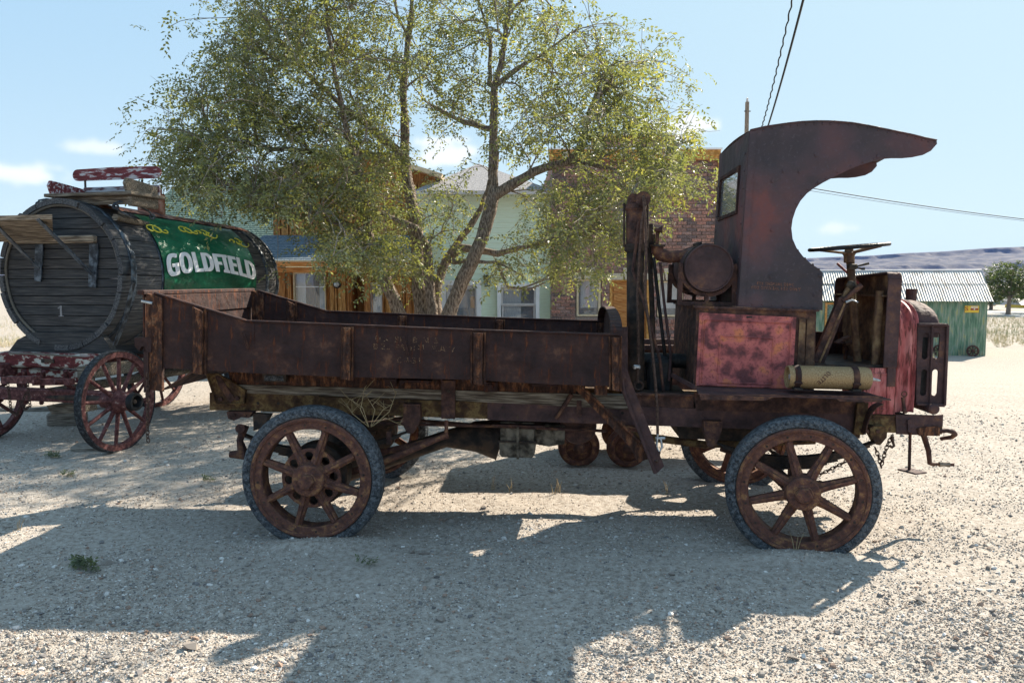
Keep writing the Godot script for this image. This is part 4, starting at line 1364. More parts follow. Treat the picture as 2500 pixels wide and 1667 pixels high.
func T(px: float, py: float, z: float) -> Vector3:
	return inframe(TF, px, py, z)

func tp(pts: Array, z: float) -> PackedVector2Array:
	var o := PackedVector2Array()
	for p in pts:
		var v := T(p[0], p[1], z)
		o.append(Vector2(v.x, v.y))
	return o

func plate(called: String, pts: Array, z: float, thick: float, m: Material, parent: Node) -> MeshInstance3D:   # outline traced on plane z, that thick behind it
	var st := S()
	prism(st, tp(pts, z), z - thick, z)
	return part(called, done(st), m, parent)

func prismx(st: SurfaceTool, poly: PackedVector2Array, x0: float, x1: float):   # outline in (z, y), extruded along x
	var b := S()
	prism(b, poly, x0, x1)
	var v: PackedVector3Array = b.commit_to_arrays()[Mesh.ARRAY_VERTEX]
	for i in range(0, v.size(), 3):
		tri(st, Vector3(v[i].z, v[i].y, v[i].x), Vector3(v[i + 2].z, v[i + 2].y, v[i + 2].x), Vector3(v[i + 1].z, v[i + 1].y, v[i + 1].x))

func rod(called: String, pts: Array, r: Variant, m: Material, parent: Node, n := 8) -> MeshInstance3D:   # pts: [px, py, z]
	var p := []
	for q in pts:
		p.append(T(q[0], q[1], q[2]))
	return part(called, tubem(p, r, n), m, parent)

func rivet_row(st: SurfaceTool, a: Vector3, b: Vector3, n: int, r: float, axis: Vector3):
	for i in n:
		var p := a.lerp(b, (i + 0.5) / n)
		lathe(st, [[r, 0.0], [r * 0.75, r * 0.5], [0.0, r * 0.7]], p, axis, 8, 2.0)

func chain(called: String, pts: Array, step: float, m: Material, parent: Node):
	var st := S()
	var along_ := 0.0
	var k := 0
	for i in pts.size() - 1:
		var a: Vector3 = pts[i]
		var b: Vector3 = pts[i + 1]
		var l := a.distance_to(b)
		while along_ < l:
			var p := a.lerp(b, along_ / l)
			var d := (b - a) / l
			var side := Vector3(0, 0, 1).cross(d).normalized() if k % 2 else Vector3(0, 0, 1)
			var loop := []
			for q in 9:
				var t := TAU * q / 8.0
				loop.append(p + d * cos(t) * step * 0.72 + side * sin(t) * step * 0.42)
			tube(st, loop, step * 0.14, 5, true, false)
			along_ += step
			k += 1
		along_ -= l
	part(called, done(st), m, parent)

func make_wheel(called: String, spokes: int, turn: float, rear: bool, parent: Node) -> Node3D:
	# axis along z, outer face at z = 0
	var w := Node3D.new()
	w.name = called
	parent.add_child(w, true)
	var R := 0.443
	var st := S()
	lathe(st, [[0.376, -0.014], [0.386, -0.002], [0.415, 0.001], [0.433, -0.010], [0.443, -0.034], [0.443, -0.105], [0.434, -0.13], [0.415, -0.142], [0.385, -0.14], [0.368, -0.125]], Vector3.ZERO, Vector3.BACK, 72, 0.7)
	part("tyre", done(st), M.rubber, w)
	st = S()
	lathe(st, [[0.306, -0.115], [0.306, -0.012], [0.312, -0.004], [0.352, -0.002], [0.356, 0.008], [0.370, 0.011], [0.378, 0.004], [0.378, -0.14], [0.355, -0.142], [0.35, -0.12], [0.306, -0.115]], Vector3.ZERO, Vector3.BACK, 64, 0.4)
	var rim := part("rim", done(st), M.rust_wheel, w)
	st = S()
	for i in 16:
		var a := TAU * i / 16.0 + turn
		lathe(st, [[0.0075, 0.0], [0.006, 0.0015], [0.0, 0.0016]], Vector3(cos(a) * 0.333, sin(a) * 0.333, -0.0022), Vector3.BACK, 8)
	stuff(part("rim_hole_discs", done(st), M.iron_dark, rim))  # flat dark discs painting the shade of the rivet holes in the rim
	for i in spokes:
		var a := TAU * i / spokes + turn
		var b := Basis(Vector3.BACK, a)
		st = S()
		# tapered web with a raised rib: T section
		var p := []
		for e in [[0.07, 0.034, 0.012], [0.16, 0.028, -0.005], [0.306, 0.0225, -0.018]]:
			p.append([b * Vector3(e[0], -e[1], e[2] - 0.035), b * Vector3(e[0], e[1], e[2] - 0.035), b * Vector3(e[0], e[1] * 0.92, e[2] - 0.008), b * Vector3(e[0], 0.011, e[2]), b * Vector3(e[0], 0.008, e[2] + 0.016), b * Vector3(e[0], -0.008, e[2] + 0.016), b * Vector3(e[0], -0.011, e[2]), b * Vector3(e[0], -e[1] * 0.92, e[2] - 0.008)])
		for s in 2:
			for q in 8:
				var q2 := (q + 1) % 8
				quad(st, p[s][q], p[s + 1][q], p[s + 1][q2], p[s][q2])
		part("spoke", done(st), M.rust_wheel, w)
	st = S()
	lathe(st, [[0.0, -0.14], [0.085, -0.14], [0.105, -0.05], [0.105, 0.0], [0.098, 0.03], [0.098, 0.052], [0.09, 0.06], [0.055, 0.062], [0.05, 0.07], [0.0, 0.07]], Vector3.ZERO, Vector3.BACK, 32)
	var hub := part("hub", done(st), M.rust_wheel, w)
	st = S()
	lathe(st, [[0.047, 0.068], [0.047, 0.098], [0.042, 0.104], [0.0, 0.106]], Vector3.ZERO, Vector3.BACK, 6, 0.3)
	part("hub_nut", done(st), M.rust_wheel, hub)
	if rear:
		# cored flange with eight openings behind the spokes, and the brake drum
		var c := CSGCombiner3D.new()
		var d := CSGCylinder3D.new()
		d.radius = 0.185; d.height = 0.022; d.sides = 40
		c.add_child(d)
		for i in spokes:
			var h := CSGCylinder3D.new()
			h.operation = CSGShape3D.OPERATION_SUBTRACTION
			h.radius = 0.029; h.height = 0.08; h.sides = 14
			var a := TAU * (i + 0.5) / spokes + turn
			h.position = Vector3(cos(a) * 0.138, 0, -sin(a) * 0.138)
			c.add_child(h)
		c.name = "cored_flange"
		for q in c.get_children():
			q.name = "piece"
			q.material = M.rust_wheel
		w.add_child(c)
		c.rotation.x = PI / 2
		c.position.z = -0.028
		part("brake_drum", lathem([[0.12, -0.10], [0.19, -0.10], [0.2, -0.11], [0.2, -0.22], [0.17, -0.235], [0.0, -0.235]], Vector3.ZERO, Vector3.BACK, 40), M.iron_dark, w)
	return w

func leaf_spring(called: String, a: Vector3, mid: Vector3, b: Vector3, n: int, width: float, parent: Node):
	var st := S()
	for k in n:
		var cut := 0.43 * k / n
		var prev := Vector3.ZERO
		for i in 13:
			var s := lerpf(cut, 1.0 - cut, i / 12.0)
			var p := a.lerp(mid, s).lerp(mid.lerp(b, s), s)
			p.y -= k * 0.0115
			if i > 0:
				beam(st, prev, p, 0.0105, width, Vector3(0, 0, 1), 0.001)
			prev = p
	part(called, done(st), M.iron_dark, parent)

func build_truck():
	var yaw := deg_to_rad(3.5)
	var pit := deg_to_rad(1.3)
	var X := Vector3(cos(yaw), 0, sin(yaw))
	var Z := Vector3(-sin(yaw), 0, cos(yaw))
	var X2 := X * cos(pit) - Vector3.UP * sin(pit)
	var Y2 := Vector3.UP * cos(pit) + X * sin(pit)
	TF = Transform3D(Basis(X2, Y2, Z), Vector3(-1.23, 0, -4.695))
	TR = thing("dump_truck", "rusted antique dump truck with open hooded cab and solid rubber tyres", "truck")
	TR.transform = TF
	truck_frame()
	truck_bed()
	truck_hoist()
	truck_cab()
	truck_front()
	truck_wheels()

func truck_wheels():
	for s in [[757, 1169, 0.50, true, 0.0], [1960, 1201, 0.30, false, -11.0]]:
		var c := T(s[0], s[1], 0.0)
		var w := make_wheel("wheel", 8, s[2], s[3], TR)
		w.position = c
		w.rotation.y = deg_to_rad(s[4])
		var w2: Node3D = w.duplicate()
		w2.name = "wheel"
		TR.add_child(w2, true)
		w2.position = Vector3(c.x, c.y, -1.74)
		w2.rotation.y = deg_to_rad(180.0 + s[4])
		# axle
		var st := S()
		if s[3]:
			tube(st, [Vector3(c.x, c.y, -0.2), Vector3(c.x, c.y, -0.6), Vector3(c.x, c.y, -0.7)], [0.05, 0.06, 0.1], 16)
			tube(st, [Vector3(c.x, c.y, -1.54), Vector3(c.x, c.y, -1.14), Vector3(c.x, c.y, -1.04)], [0.05, 0.06, 0.1], 16)
			lathe(st, [[0.0, -0.2], [0.1, -0.18], [0.17, -0.08], [0.175, 0.08], [0.1, 0.18], [0.0, 0.2]], Vector3(c.x, c.y, -0.87), Vector3.BACK, 28, 2.0)
			part("rear_axle", done(st), M.iron_dark, TR)
		else:
			beam(st, Vector3(c.x, c.y - 0.03, -0.24), Vector3(c.x, c.y - 0.03, -1.5), 0.075, 0.06, Vector3(1, 0, 0))
			for z in [-0.19, -1.55]:
				tube(st, [Vector3(c.x, c.y - 0.1, z), Vector3(c.x, c.y + 0.1, z)], 0.035, 12)
			part("front_axle", done(st), M.rust_brown, TR)
			part("steering_arm", tubem([Vector3(c.x, c.y - 0.02, -0.2), Vector3(c.x + 0.13, c.y - 0.01, -0.22), Vector3(c.x + 0.19, c.y - 0.02, -0.26)], [0.03, 0.024, 0.03], 10), M.rust_brown, TR)
			part("tie_rod", tubem([Vector3(c.x + 0.18, c.y - 0.04, -0.26), Vector3(c.x + 0.18, c.y - 0.04, -1.48)], 0.016, 8), M.iron_dark, TR)

func truck_frame():
	# side rails: pressed channels
	for far in 2:
		var z := -0.40 if far == 0 else -1.34
		var inn := -1.0 if far == 0 else 1.0
		var a := T(511, 980, -0.40)
		var b := T(2303, 1039.5, -0.40)
		var h := T(511, 960, -0.40).y - T(511, 1000, -0.40).y
		var st := S()
		var B := along(a, b)
		var m := (a + b) * 0.5
		var l := a.distance_to(b)
		bev(st, Vector3(m.x, m.y, z + inn * 0.005), Vector3(l, h, 0.010), 0.003, B)
		for s in [-1, 1]:
			bev(st, Vector3(m.x, m.y, z + inn * 0.045) + B.y * s * (h * 0.5 - 0.006), Vector3(l - 0.004, 0.010, 0.075), 0.003, B)
		var rail := part("chassis_rail", done(st), M.rust_yellow, TR)
		rail.set_meta("label", "long ochre rusted chassis channel")
	for x in [545, 1000, 1330, 1690, 2240]:
		var c := T(x, 985 + (x - 511) * 0.033, -0.40)
		part("cross_member", bevm(Vector3(c.x, c.y, -0.87), Vector3(0.06, 0.09, 0.90), 0.006), M.rust_brown, TR)
	# reinforcing plate at the rear half of the rail, drilled holes painted as flat dark discs
	plate("rail_plate", [[511, 958], [777, 964], [782, 974], [782, 1006], [511, 1001]], -0.394, 0.006, M.rust_yellow, TR)
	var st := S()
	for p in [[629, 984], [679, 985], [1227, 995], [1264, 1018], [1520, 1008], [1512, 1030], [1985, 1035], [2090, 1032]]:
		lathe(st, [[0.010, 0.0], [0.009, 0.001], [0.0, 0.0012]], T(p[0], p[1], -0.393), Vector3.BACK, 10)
	stuff(part("rail_hole_discs", done(st), M.iron_dark, TR))  # dark discs stand for the open holes, nothing is drilled
	# grey wooden sill on the rail, rusty beam under the body
	plate("wooden_sill", [[540, 938], [1105, 953], [1536, 966], [1536, 1000], [1280, 986], [1105, 978], [600, 960], [560, 958]], -0.385, 0.09, M.sill_wood, TR)
	plate("body_beam", [[556, 906], [1405, 934], [1405, 963], [1281, 960], [988, 949], [563, 937]], -0.40, 0.08, M.rust_orange, TR)
	var fb := plate("body_beam", [[556, 906], [1405, 934], [1405, 963], [1281, 960], [988, 949], [563, 937]], -0.40, 0.08, M.rust_orange, TR)
	fb.position.z = -0.86
	plate("rail_plate", [[1190, 982], [2112, 1010], [2112, 1057], [1190, 1025]], -0.394, 0.006, M.rust_purple, TR)
	# rear gusset bracket
	var g := plate("gusset", [[504, 914], [531, 913], [598, 953], [596, 985], [527, 985]], -0.36, 0.03, M.rust_yellow, TR)
	plate("gusset_rib", [[524, 918], [534, 915], [573, 975], [560, 983], [531, 938]], -0.352, 0.008, M.rust_brown, g)
	rod("gusset_rib", [[504, 914, -0.35], [531, 913, -0.35], [598, 953, -0.35], [596, 985, -0.35], [527, 985, -0.35], [504, 914, -0.35]], 0.006, M.rust_yellow, g)
	st = S()
	for p in [[539, 974], [580, 972]]:
		lathe(st, [[0.016, 0], [0.016, 0.016], [0.0, 0.018]], T(p[0], p[1], -0.36), Vector3.BACK, 6)
	part("bolt", done(st), M.rust_brown, g)
	# plates and tabs along the rail
	var s1 := plate("strap_plate", [[1077, 929], [1111, 929], [1110, 1023], [1077, 1022]], -0.355, 0.03, M.rust_brown, TR)
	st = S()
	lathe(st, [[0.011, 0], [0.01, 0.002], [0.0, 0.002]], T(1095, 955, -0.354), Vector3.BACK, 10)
	part("bolt", done(st), M.iron_dark, s1)  # dark disc painted in for the hole through this strap
	plate("tab", [[1182, 933], [1214, 933], [1213, 957], [1182, 957]], -0.345, 0.03, M.rust_dark, TR)
	st = S()
	lathe(st, [[0.022, 0], [0.02, 0.014], [0.0, 0.02]], T(1197, 944, -0.345), Vector3.BACK, 12)
	part("bolt", done(st), M.rust_dark, TR)
	plate("tab", [[1451, 940], [1484, 941], [1482, 965], [1452, 964]], -0.10, 0.02, M.rust_orange, TR)
	plate("tab", [[938, 924], [968, 925], [967, 944], [940, 943]], -0.345, 0.03, M.rust_dark, TR)
	plate("channel_end", [[1299, 938], [1360, 940], [1360, 944], [1305, 943], [1299, 960]], -0.30, 0.1, M.rust_dark, TR)
	plate("channel_end", [[975, 928], [1052, 930], [1042, 941], [1040, 935], [985, 933], [976, 941]], -0.30, 0.1, M.rust_dark, TR)
	var gr := plate("grating", [[639, 912], [698, 914], [696, 933], [642, 931]], -0.33, 0.04, M.iron_dark, TR)
	plate("mesh", [[645, 917], [690, 918], [692, 930], [645, 929]], -0.328, 0.002, M.rubber, gr)
	rod("brace", [[1358, 1022, -0.37], [1396, 962, -0.34]], 0.016, M.rust_brown, TR, 4)
	plate("strap", [[1408, 978], [1420, 978], [1420, 1016], [1408, 1016]], -0.372, 0.01, M.rust_brown, TR)
	plate("rail_gusset", [[1008, 979], [1032, 980], [1032, 1000], [1008, 999]], -0.392, 0.008, M.rust_yellow, TR)
	# spring hangers
	for h in [[[985, 986], [1025, 987], [1025, 1024], [1019, 1040], [1008, 1058], [994, 1058], [976, 1024], [984, 1022]], [[1719, 1028], [1763, 1029], [1763, 1050], [1750, 1085], [1741, 1095], [1731, 1092], [1720, 1055]], [[2126, 1045], [2134, 1041], [2162, 1041], [2168, 1046], [2166, 1068], [2150, 1087], [2140, 1085], [2126, 1060]], [[552, 1005], [616, 1006], [606, 1020], [585, 1018], [570, 1027], [556, 1022]]]:
		var hg := plate("spring_hanger", h, -0.33, 0.075, M.rust_yellow if h[0][0] > 2000 else M.rust_brown, TR)
		st = S()
		var cx: float = (h[0][0] + h[1][0]) * 0.5
		for q in [[-13, 8], [13, 8]]:
			lathe(st, [[0.013, 0], [0.012, 0.01], [0, 0.012]], T(cx + q[0], h[0][1] + q[1], -0.33), Vector3.BACK, 6)
		part("bolt", done(st), M.rust_brown, hg)
		var h2: Node3D = hg.duplicate()
		h2.name = "spring_hanger"
		TR.add_child(h2, true)
		h2.position.z = -1.0
	leaf_spring("leaf_spring", T(592, 1060, -0.365), T(770, 1140, -0.365), T(1005, 1050, -0.365), 7, 0.06, TR)
	leaf_spring("leaf_spring", T(1741, 1078, -0.365), T(1935, 1155, -0.365), T(2148, 1074, -0.365), 7, 0.06, TR)
	leaf_spring("leaf_spring", T(592, 1060, -0.365) + Vector3(0, 0, -1.0), T(770, 1140, -0.365) + Vector3(0, 0, -1.0), T(1005, 1050, -0.365) + Vector3(0, 0, -1.0), 7, 0.06, TR)
	leaf_spring("leaf_spring", T(1741, 1078, -0.365) + Vector3(0, 0, -1.0), T(1935, 1155, -0.365) + Vector3(0, 0, -1.0), T(2148, 1074, -0.365) + Vector3(0, 0, -1.0), 7, 0.06, TR)
	# rear shackle assembly sticking out behind the wheel
	rod("shackle", [[596, 1040, -0.34], [585, 1075, -0.34], [592, 1105, -0.34]], [0.03, 0.022, 0.034], M.rust_brown, TR, 10)
	rod("shackle_pin", [[561, 1109, -0.34], [600, 1110, -0.34]], [0.022, 0.034], M.rust_brown, TR, 10)
	rod("shackle", [[585, 1046, -0.42], [585, 1046, -0.26]], 0.03, M.rust_brown, TR, 12)
	plate("spring_pad", [[617, 1010], [660, 1012], [640, 1045], [618, 1052]], -0.345, 0.05, M.iron_dark, TR)
	part("spring_clip", boxm(T(952, 1066, -0.365), Vector3(0.03, 0.085, 0.09)), M.rust_brown, TR)
	# torque tube, radius rods, gearbox, clutch drum
	var rc := T(757, 1169, -0.87)
	part("torque_tube", tubem([Vector3(rc.x + 0.12, rc.y, -0.87), T(1085, 1072, -0.87), T(1160, 1065, -0.87), T(1215, 1072, -0.87), T(1225, 1075, -0.87)], [0.07, 0.06, 0.11, 0.145, 0.15], 20), M.iron_dark, TR)
	for rr in [[[1092, 1061, -0.33], [935, 1128, -0.30], [800, 1170, -0.28]], [[1092, 1064, -0.33], [1000, 1090, -0.42], [800, 1130, -0.5]]]:
		rod("radius_rod", rr, [0.018, 0.024, 0.022], M.rust_wheel, TR, 10)
	rod("hanger_strap", [[1090, 1026, -0.35], [1089, 1064, -0.33]], 0.014, M.rust_wheel, TR, 6)
	rod("brake_rod", [[900, 1033, -0.5], [1230, 1041, -0.55], [1480, 1052, -0.55]], 0.011, M.rust_brown, TR, 6)
	rod("brake_rod", [[960, 1022, -0.7], [1200, 1040, -0.7]], 0.012, M.rust_brown, TR, 6)
	var gb := plate("gearbox", [[1221, 1030], [1305, 1032], [1304, 1080], [1222, 1078]], -0.56, 0.42, M.gearbox, TR)
	plate("sump", [[1219, 1078], [1307, 1081], [1305, 1112], [1298, 1118], [1225, 1116], [1219, 1108]], -0.55, 0.44, M.gearbox, gb)
	plate("rib", [[1261, 1035], [1267, 1035], [1267, 1121], [1261, 1121]], -0.53, 0.04, M.gearbox, gb)
	plate("joint_flange", [[1216, 1076], [1310, 1079], [1310, 1083], [1216, 1080]], -0.535, 0.46, M.iron_dark, gb)
	plate("mount_flange", [[1200, 1036], [1330, 1040], [1330, 1044], [1200, 1040]], -0.50, 0.5, M.rust_brown, gb)
	plate("bell_housing", [[1306, 1036], [1380, 1040], [1378, 1084], [1340, 1090], [1306, 1084]], -0.6, 0.5, M.gearbox, TR)
	var cd := T(1411, 1040, -0.62)
	part("clutch_drum", lathem([[0.0, 0.0], [0.12, 0.0], [0.128, -0.02], [0.128, -0.4], [0.0, -0.42]], cd, Vector3.BACK, 32), M.rust_brown, TR)
	plate("engine_dark_box", [[1640, 985], [2110, 1000], [2100, 1070], [1900, 1082], [1660, 1070]], -0.58, 0.58, M.iron_dark, TR)  # plain dark box added for occlusion where the engine would sit under the cab
	rod("exhaust_pipe", [[1990, 1075, -0.62], [1720, 1085, -0.62], [1540, 1062, -0.66]], 0.026, M.rust_yellow, TR, 10)
	rod("drag_link", [[1760, 1096, -0.5], [1860, 1130, -0.35], [1950, 1190, -0.3]], 0.016, M.rust_brown, TR, 8)

func truck_bed():
	var z := -0.05
	var zf := -1.70
	var bed := Node3D.new()
	bed.name = "dump_body"
	TR.add_child(bed)
	var outline := [[372, 716], [383, 721], [600.5, 786], [1155, 808.5], [1512, 820], [1512, 943], [1334, 938], [1149, 927], [831, 920], [638, 912], [393, 898]]
	plate("side_panel", outline, z, 0.008, M.rust_dark, bed)
	var fp := plate("side_panel", outline, z, 0.008, M.rust_dark, bed)
	fp.position.z = zf - z
	# rolled top edges
	var edge := [[376, 717], [600.5, 785], [1155, 807.5], [1512, 819]]
	for far in 2:
		var st := S()
		for i in 3:
			var a := T(edge[i][0], edge[i][1], z)
			var b := T(edge[i + 1][0], edge[i + 1][1], z)
			var d := Vector3(0, 0, (zf - z) * far)
			beam(st, a + d + Vector3(0, 0.004, -0.006), b + d + Vector3(0, 0.004, -0.006), 0.013, 0.036, Vector3(0, 0, 1), 0.004)
		part("top_rail", done(st), M.rust_dark, bed)
	# upright hat-section ribs with rivets
	for r in [[469, 504, 748, 758, 914], [832, 863, 797, 798, 928], [1149, 1186, 810, 811, 940], [1487, 1519, 822, 823, 955]]:
		var x0: float = r[0]
		var x1: float = r[1]
		var w := x1 - x0
		var rb := plate("rib", [[x0, r[2]], [x1, r[3]], [x1 - 1, r[4]], [x0, r[4] - 4]], z + 0.012, 0.012, M.rust_orange, bed)
		var st := S()
		var pl := tp([[x0 + w * 0.2, r[2] + 2], [x1 - w * 0.2, r[3] + 2], [x1 - w * 0.22, r[4] - 1], [x0 + w * 0.22, r[4] - 4]], z + 0.012)
		prism(st, pl, z + 0.010, z + 0.040)
		for s in [0.10, 0.88]:
			var a := T(x0 + w * s, r[2] + 3, z + 0.012)
			var b := T(x0 + w * s, r[4] - 3, z + 0.012)
			tube(st, [a, b], 0.006, 6)
		part("channel", done(st), M.rust_orange, rb)
		st = S()
		rivet_row(st, T(x0 + w * 0.5, r[2] + 8, z + 0.04), T(x0 + w * 0.5, r[4] - 8, z + 0.04), 5, 0.011, Vector3.BACK)
		stuff(part("rivets", done(st), M.rust_orange, rb))
		var f: Node3D = rb.duplicate()
		f.name = "rib"
		bed.add_child(f, true)
		f.position.z = zf - z
	# rear corner posts and tail gate
	plate("corner_post", [[355, 716], [394, 726], [394, 957], [357, 948]], z + 0.02, 0.03, M.rust_orange, bed)
	var cp := plate("corner_post", [[355, 716], [394, 726], [394, 957], [357, 948]], z + 0.02, 0.03, M.rust_orange, bed)
	cp.position.z = zf - z
	var st2 := S()
	rivet_row(st2, T(375, 735, z + 0.02), T(376, 945, z + 0.02), 9, 0.012, Vector3.BACK)
	stuff(part("rivets", done(st2), M.rust_orange, bed))
	var tg := Node3D.new()
	tg.name = "tailgate"
	bed.add_child(tg)
	var c := T(352, 716, z)
	var low := T(393, 900, z)
	part("panel", boxm(Vector3(c.x, (c.y + low.y) * 0.5, (z + zf) * 0.5), Vector3(0.010, c.y - low.y, z - zf + 0.03)), M.rust_dark, tg)
	part("top_bar", bevm(Vector3(c.x, c.y + 0.005, (z + zf) * 0.5), Vector3(0.045, 0.03, z - zf + 0.10), 0.006), M.rust_dark, tg)
	part("band", bevm(Vector3(c.x + 0.012, c.y - 0.075, (z + zf) * 0.5), Vector3(0.014, 0.13, z - zf - 0.03), 0.004), M.rust_dark, tg)
	for q in 3:
		part("stiffener", bevm(Vector3(c.x - 0.02, (c.y + low.y) * 0.5, lerpf(z - 0.2, zf + 0.2, q / 2.0)), Vector3(0.03, c.y - low.y, 0.06), 0.006), M.rust_dark, tg)
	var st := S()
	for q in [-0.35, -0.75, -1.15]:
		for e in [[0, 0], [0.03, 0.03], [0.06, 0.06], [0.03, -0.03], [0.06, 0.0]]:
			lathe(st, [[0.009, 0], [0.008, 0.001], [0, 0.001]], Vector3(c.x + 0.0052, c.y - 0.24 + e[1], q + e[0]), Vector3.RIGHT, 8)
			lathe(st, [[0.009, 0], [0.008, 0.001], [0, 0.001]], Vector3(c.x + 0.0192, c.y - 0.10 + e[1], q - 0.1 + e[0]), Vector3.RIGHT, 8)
	stuff(part("gate_hole_discs", done(st), M.iron_dark, tg))  # dark discs painting the darkness of open holes in the gate
	rod("hinge_pin", [[345, 735, z + 0.02], [371, 740, z + 0.02]], 0.009, M.bare_steel, tg, 10)
	plate("latch", [[327, 824], [368, 824], [368, 860], [355, 860], [352, 846], [344, 846], [338, 857], [327, 845]], z + 0.03, 0.04, M.rust_dark, tg)
	plate("latch_bar", [[349, 858], [361, 858], [361, 958], [350, 958]], z + 0.03, 0.02, M.rust_dark, tg)
	chain("hanging_chain", [T(359, 915, z + 0.04), T(360, 990, z + 0.04), T(359, 1062, z + 0.04), T(361, 1078, z + 0.04)], 0.024, M.chain_iron, tg)
	# floor, sloping tail chute
	var f0 := T(470, 906, z)
	var f1 := T(1512, 940, z)
	part("floor", boxm(Vector3((f0.x + f1.x) * 0.5, f1.y + 0.03, (z + zf) * 0.5), Vector3(f1.x - f0.x, 0.02, z - zf - 0.03)), M.rust_brown, bed)
	var t0 := T(394, 952, z)
	st = S()
	beam(st, Vector3(t0.x, t0.y, (z + zf) * 0.5), Vector3(f0.x, f0.y, (z + zf) * 0.5), 0.012, z - zf - 0.04)
	part("tail_chute", done(st), M.rust_brown, bed)
	# front board with arched top and flat rim
	var fx := T(1517, 823, z).x
	var side := T(1517, 823, z).y
	var peak := T(1488, 752, -0.87).y
	var poly := PackedVector2Array([Vector2(z, f1.y), Vector2(z, side)])
	var arch := []
	for i in 25:
		var a := PI * i / 24.0
		var q := Vector2((z + zf) * 0.5 + cos(a) * (z - zf) * 0.5, side + pow(absf(sin(a)), 0.8) * (peak - side))
		poly.append(q)
		arch.append(q)
	poly.append(Vector2(zf, f1.y))
	st = S()
	prismx(st, poly, fx - 0.012, fx)
	part("front_board", done(st), M.rust_dark, bed)
	st = S()
	for i in 24:
		var a: Vector2 = arch[i]
		var b: Vector2 = arch[i + 1]
		beam(st, Vector3(fx - 0.028, a.y + 0.005, a.x), Vector3(fx - 0.028, b.y + 0.005, b.x), 0.012, 0.07, Vector3(1, 0, 0), 0.003)
	part("front_rim", done(st), M.rust_dark, bed)
	part("corner_shelf", boxm(Vector3(fx - 0.14, side - 0.004, z - 0.09), Vector3(0.25, 0.01, 0.16)), M.rust_dark, bed)
	# small pegs and seams on the side, worn lettering
	for p in [[591, 808, 605, 852], [983, 821, 996, 868]]:
		st = S()
		var a := T(p[0], p[1], z + 0.045)
		var b := T(p[2], p[3], z + 0.004)
		beam(st, a, b, 0.016, 0.012)
		part("peg", done(st), M.rust_dark, bed)
	plate("seam_strip", [[614, 790], [620, 790], [619, 850], [613, 852]], z + 0.004, 0.004, M.rust_dark, bed)
	plate("seam_strip", [[996, 803], [1003, 803], [1002, 866], [995, 866]], z + 0.004, 0.004, M.rust_dark, bed)
	for l in [["O A  BEI  B  N  S", 992, 829, 11, 0.26], ["B 2L  FA  HAL  PIATY", 1010, 849, 11, 0.26], ["C 4-31", 998, 880, 11, 0.34]]:
		var o := T(l[1], l[2], z + 0.002)
		var hgt: float = l[3] * 1.35 * 4.9 / FOC
		part("worn_lettering", lettering(l[0], hgt * 1.25, 0.002, func(v): return o + Vector3(v.x * 1.12, v.y - v.x * 0.012, v.z), "Droid Sans", true, l[4]), M.worn_letter, bed)

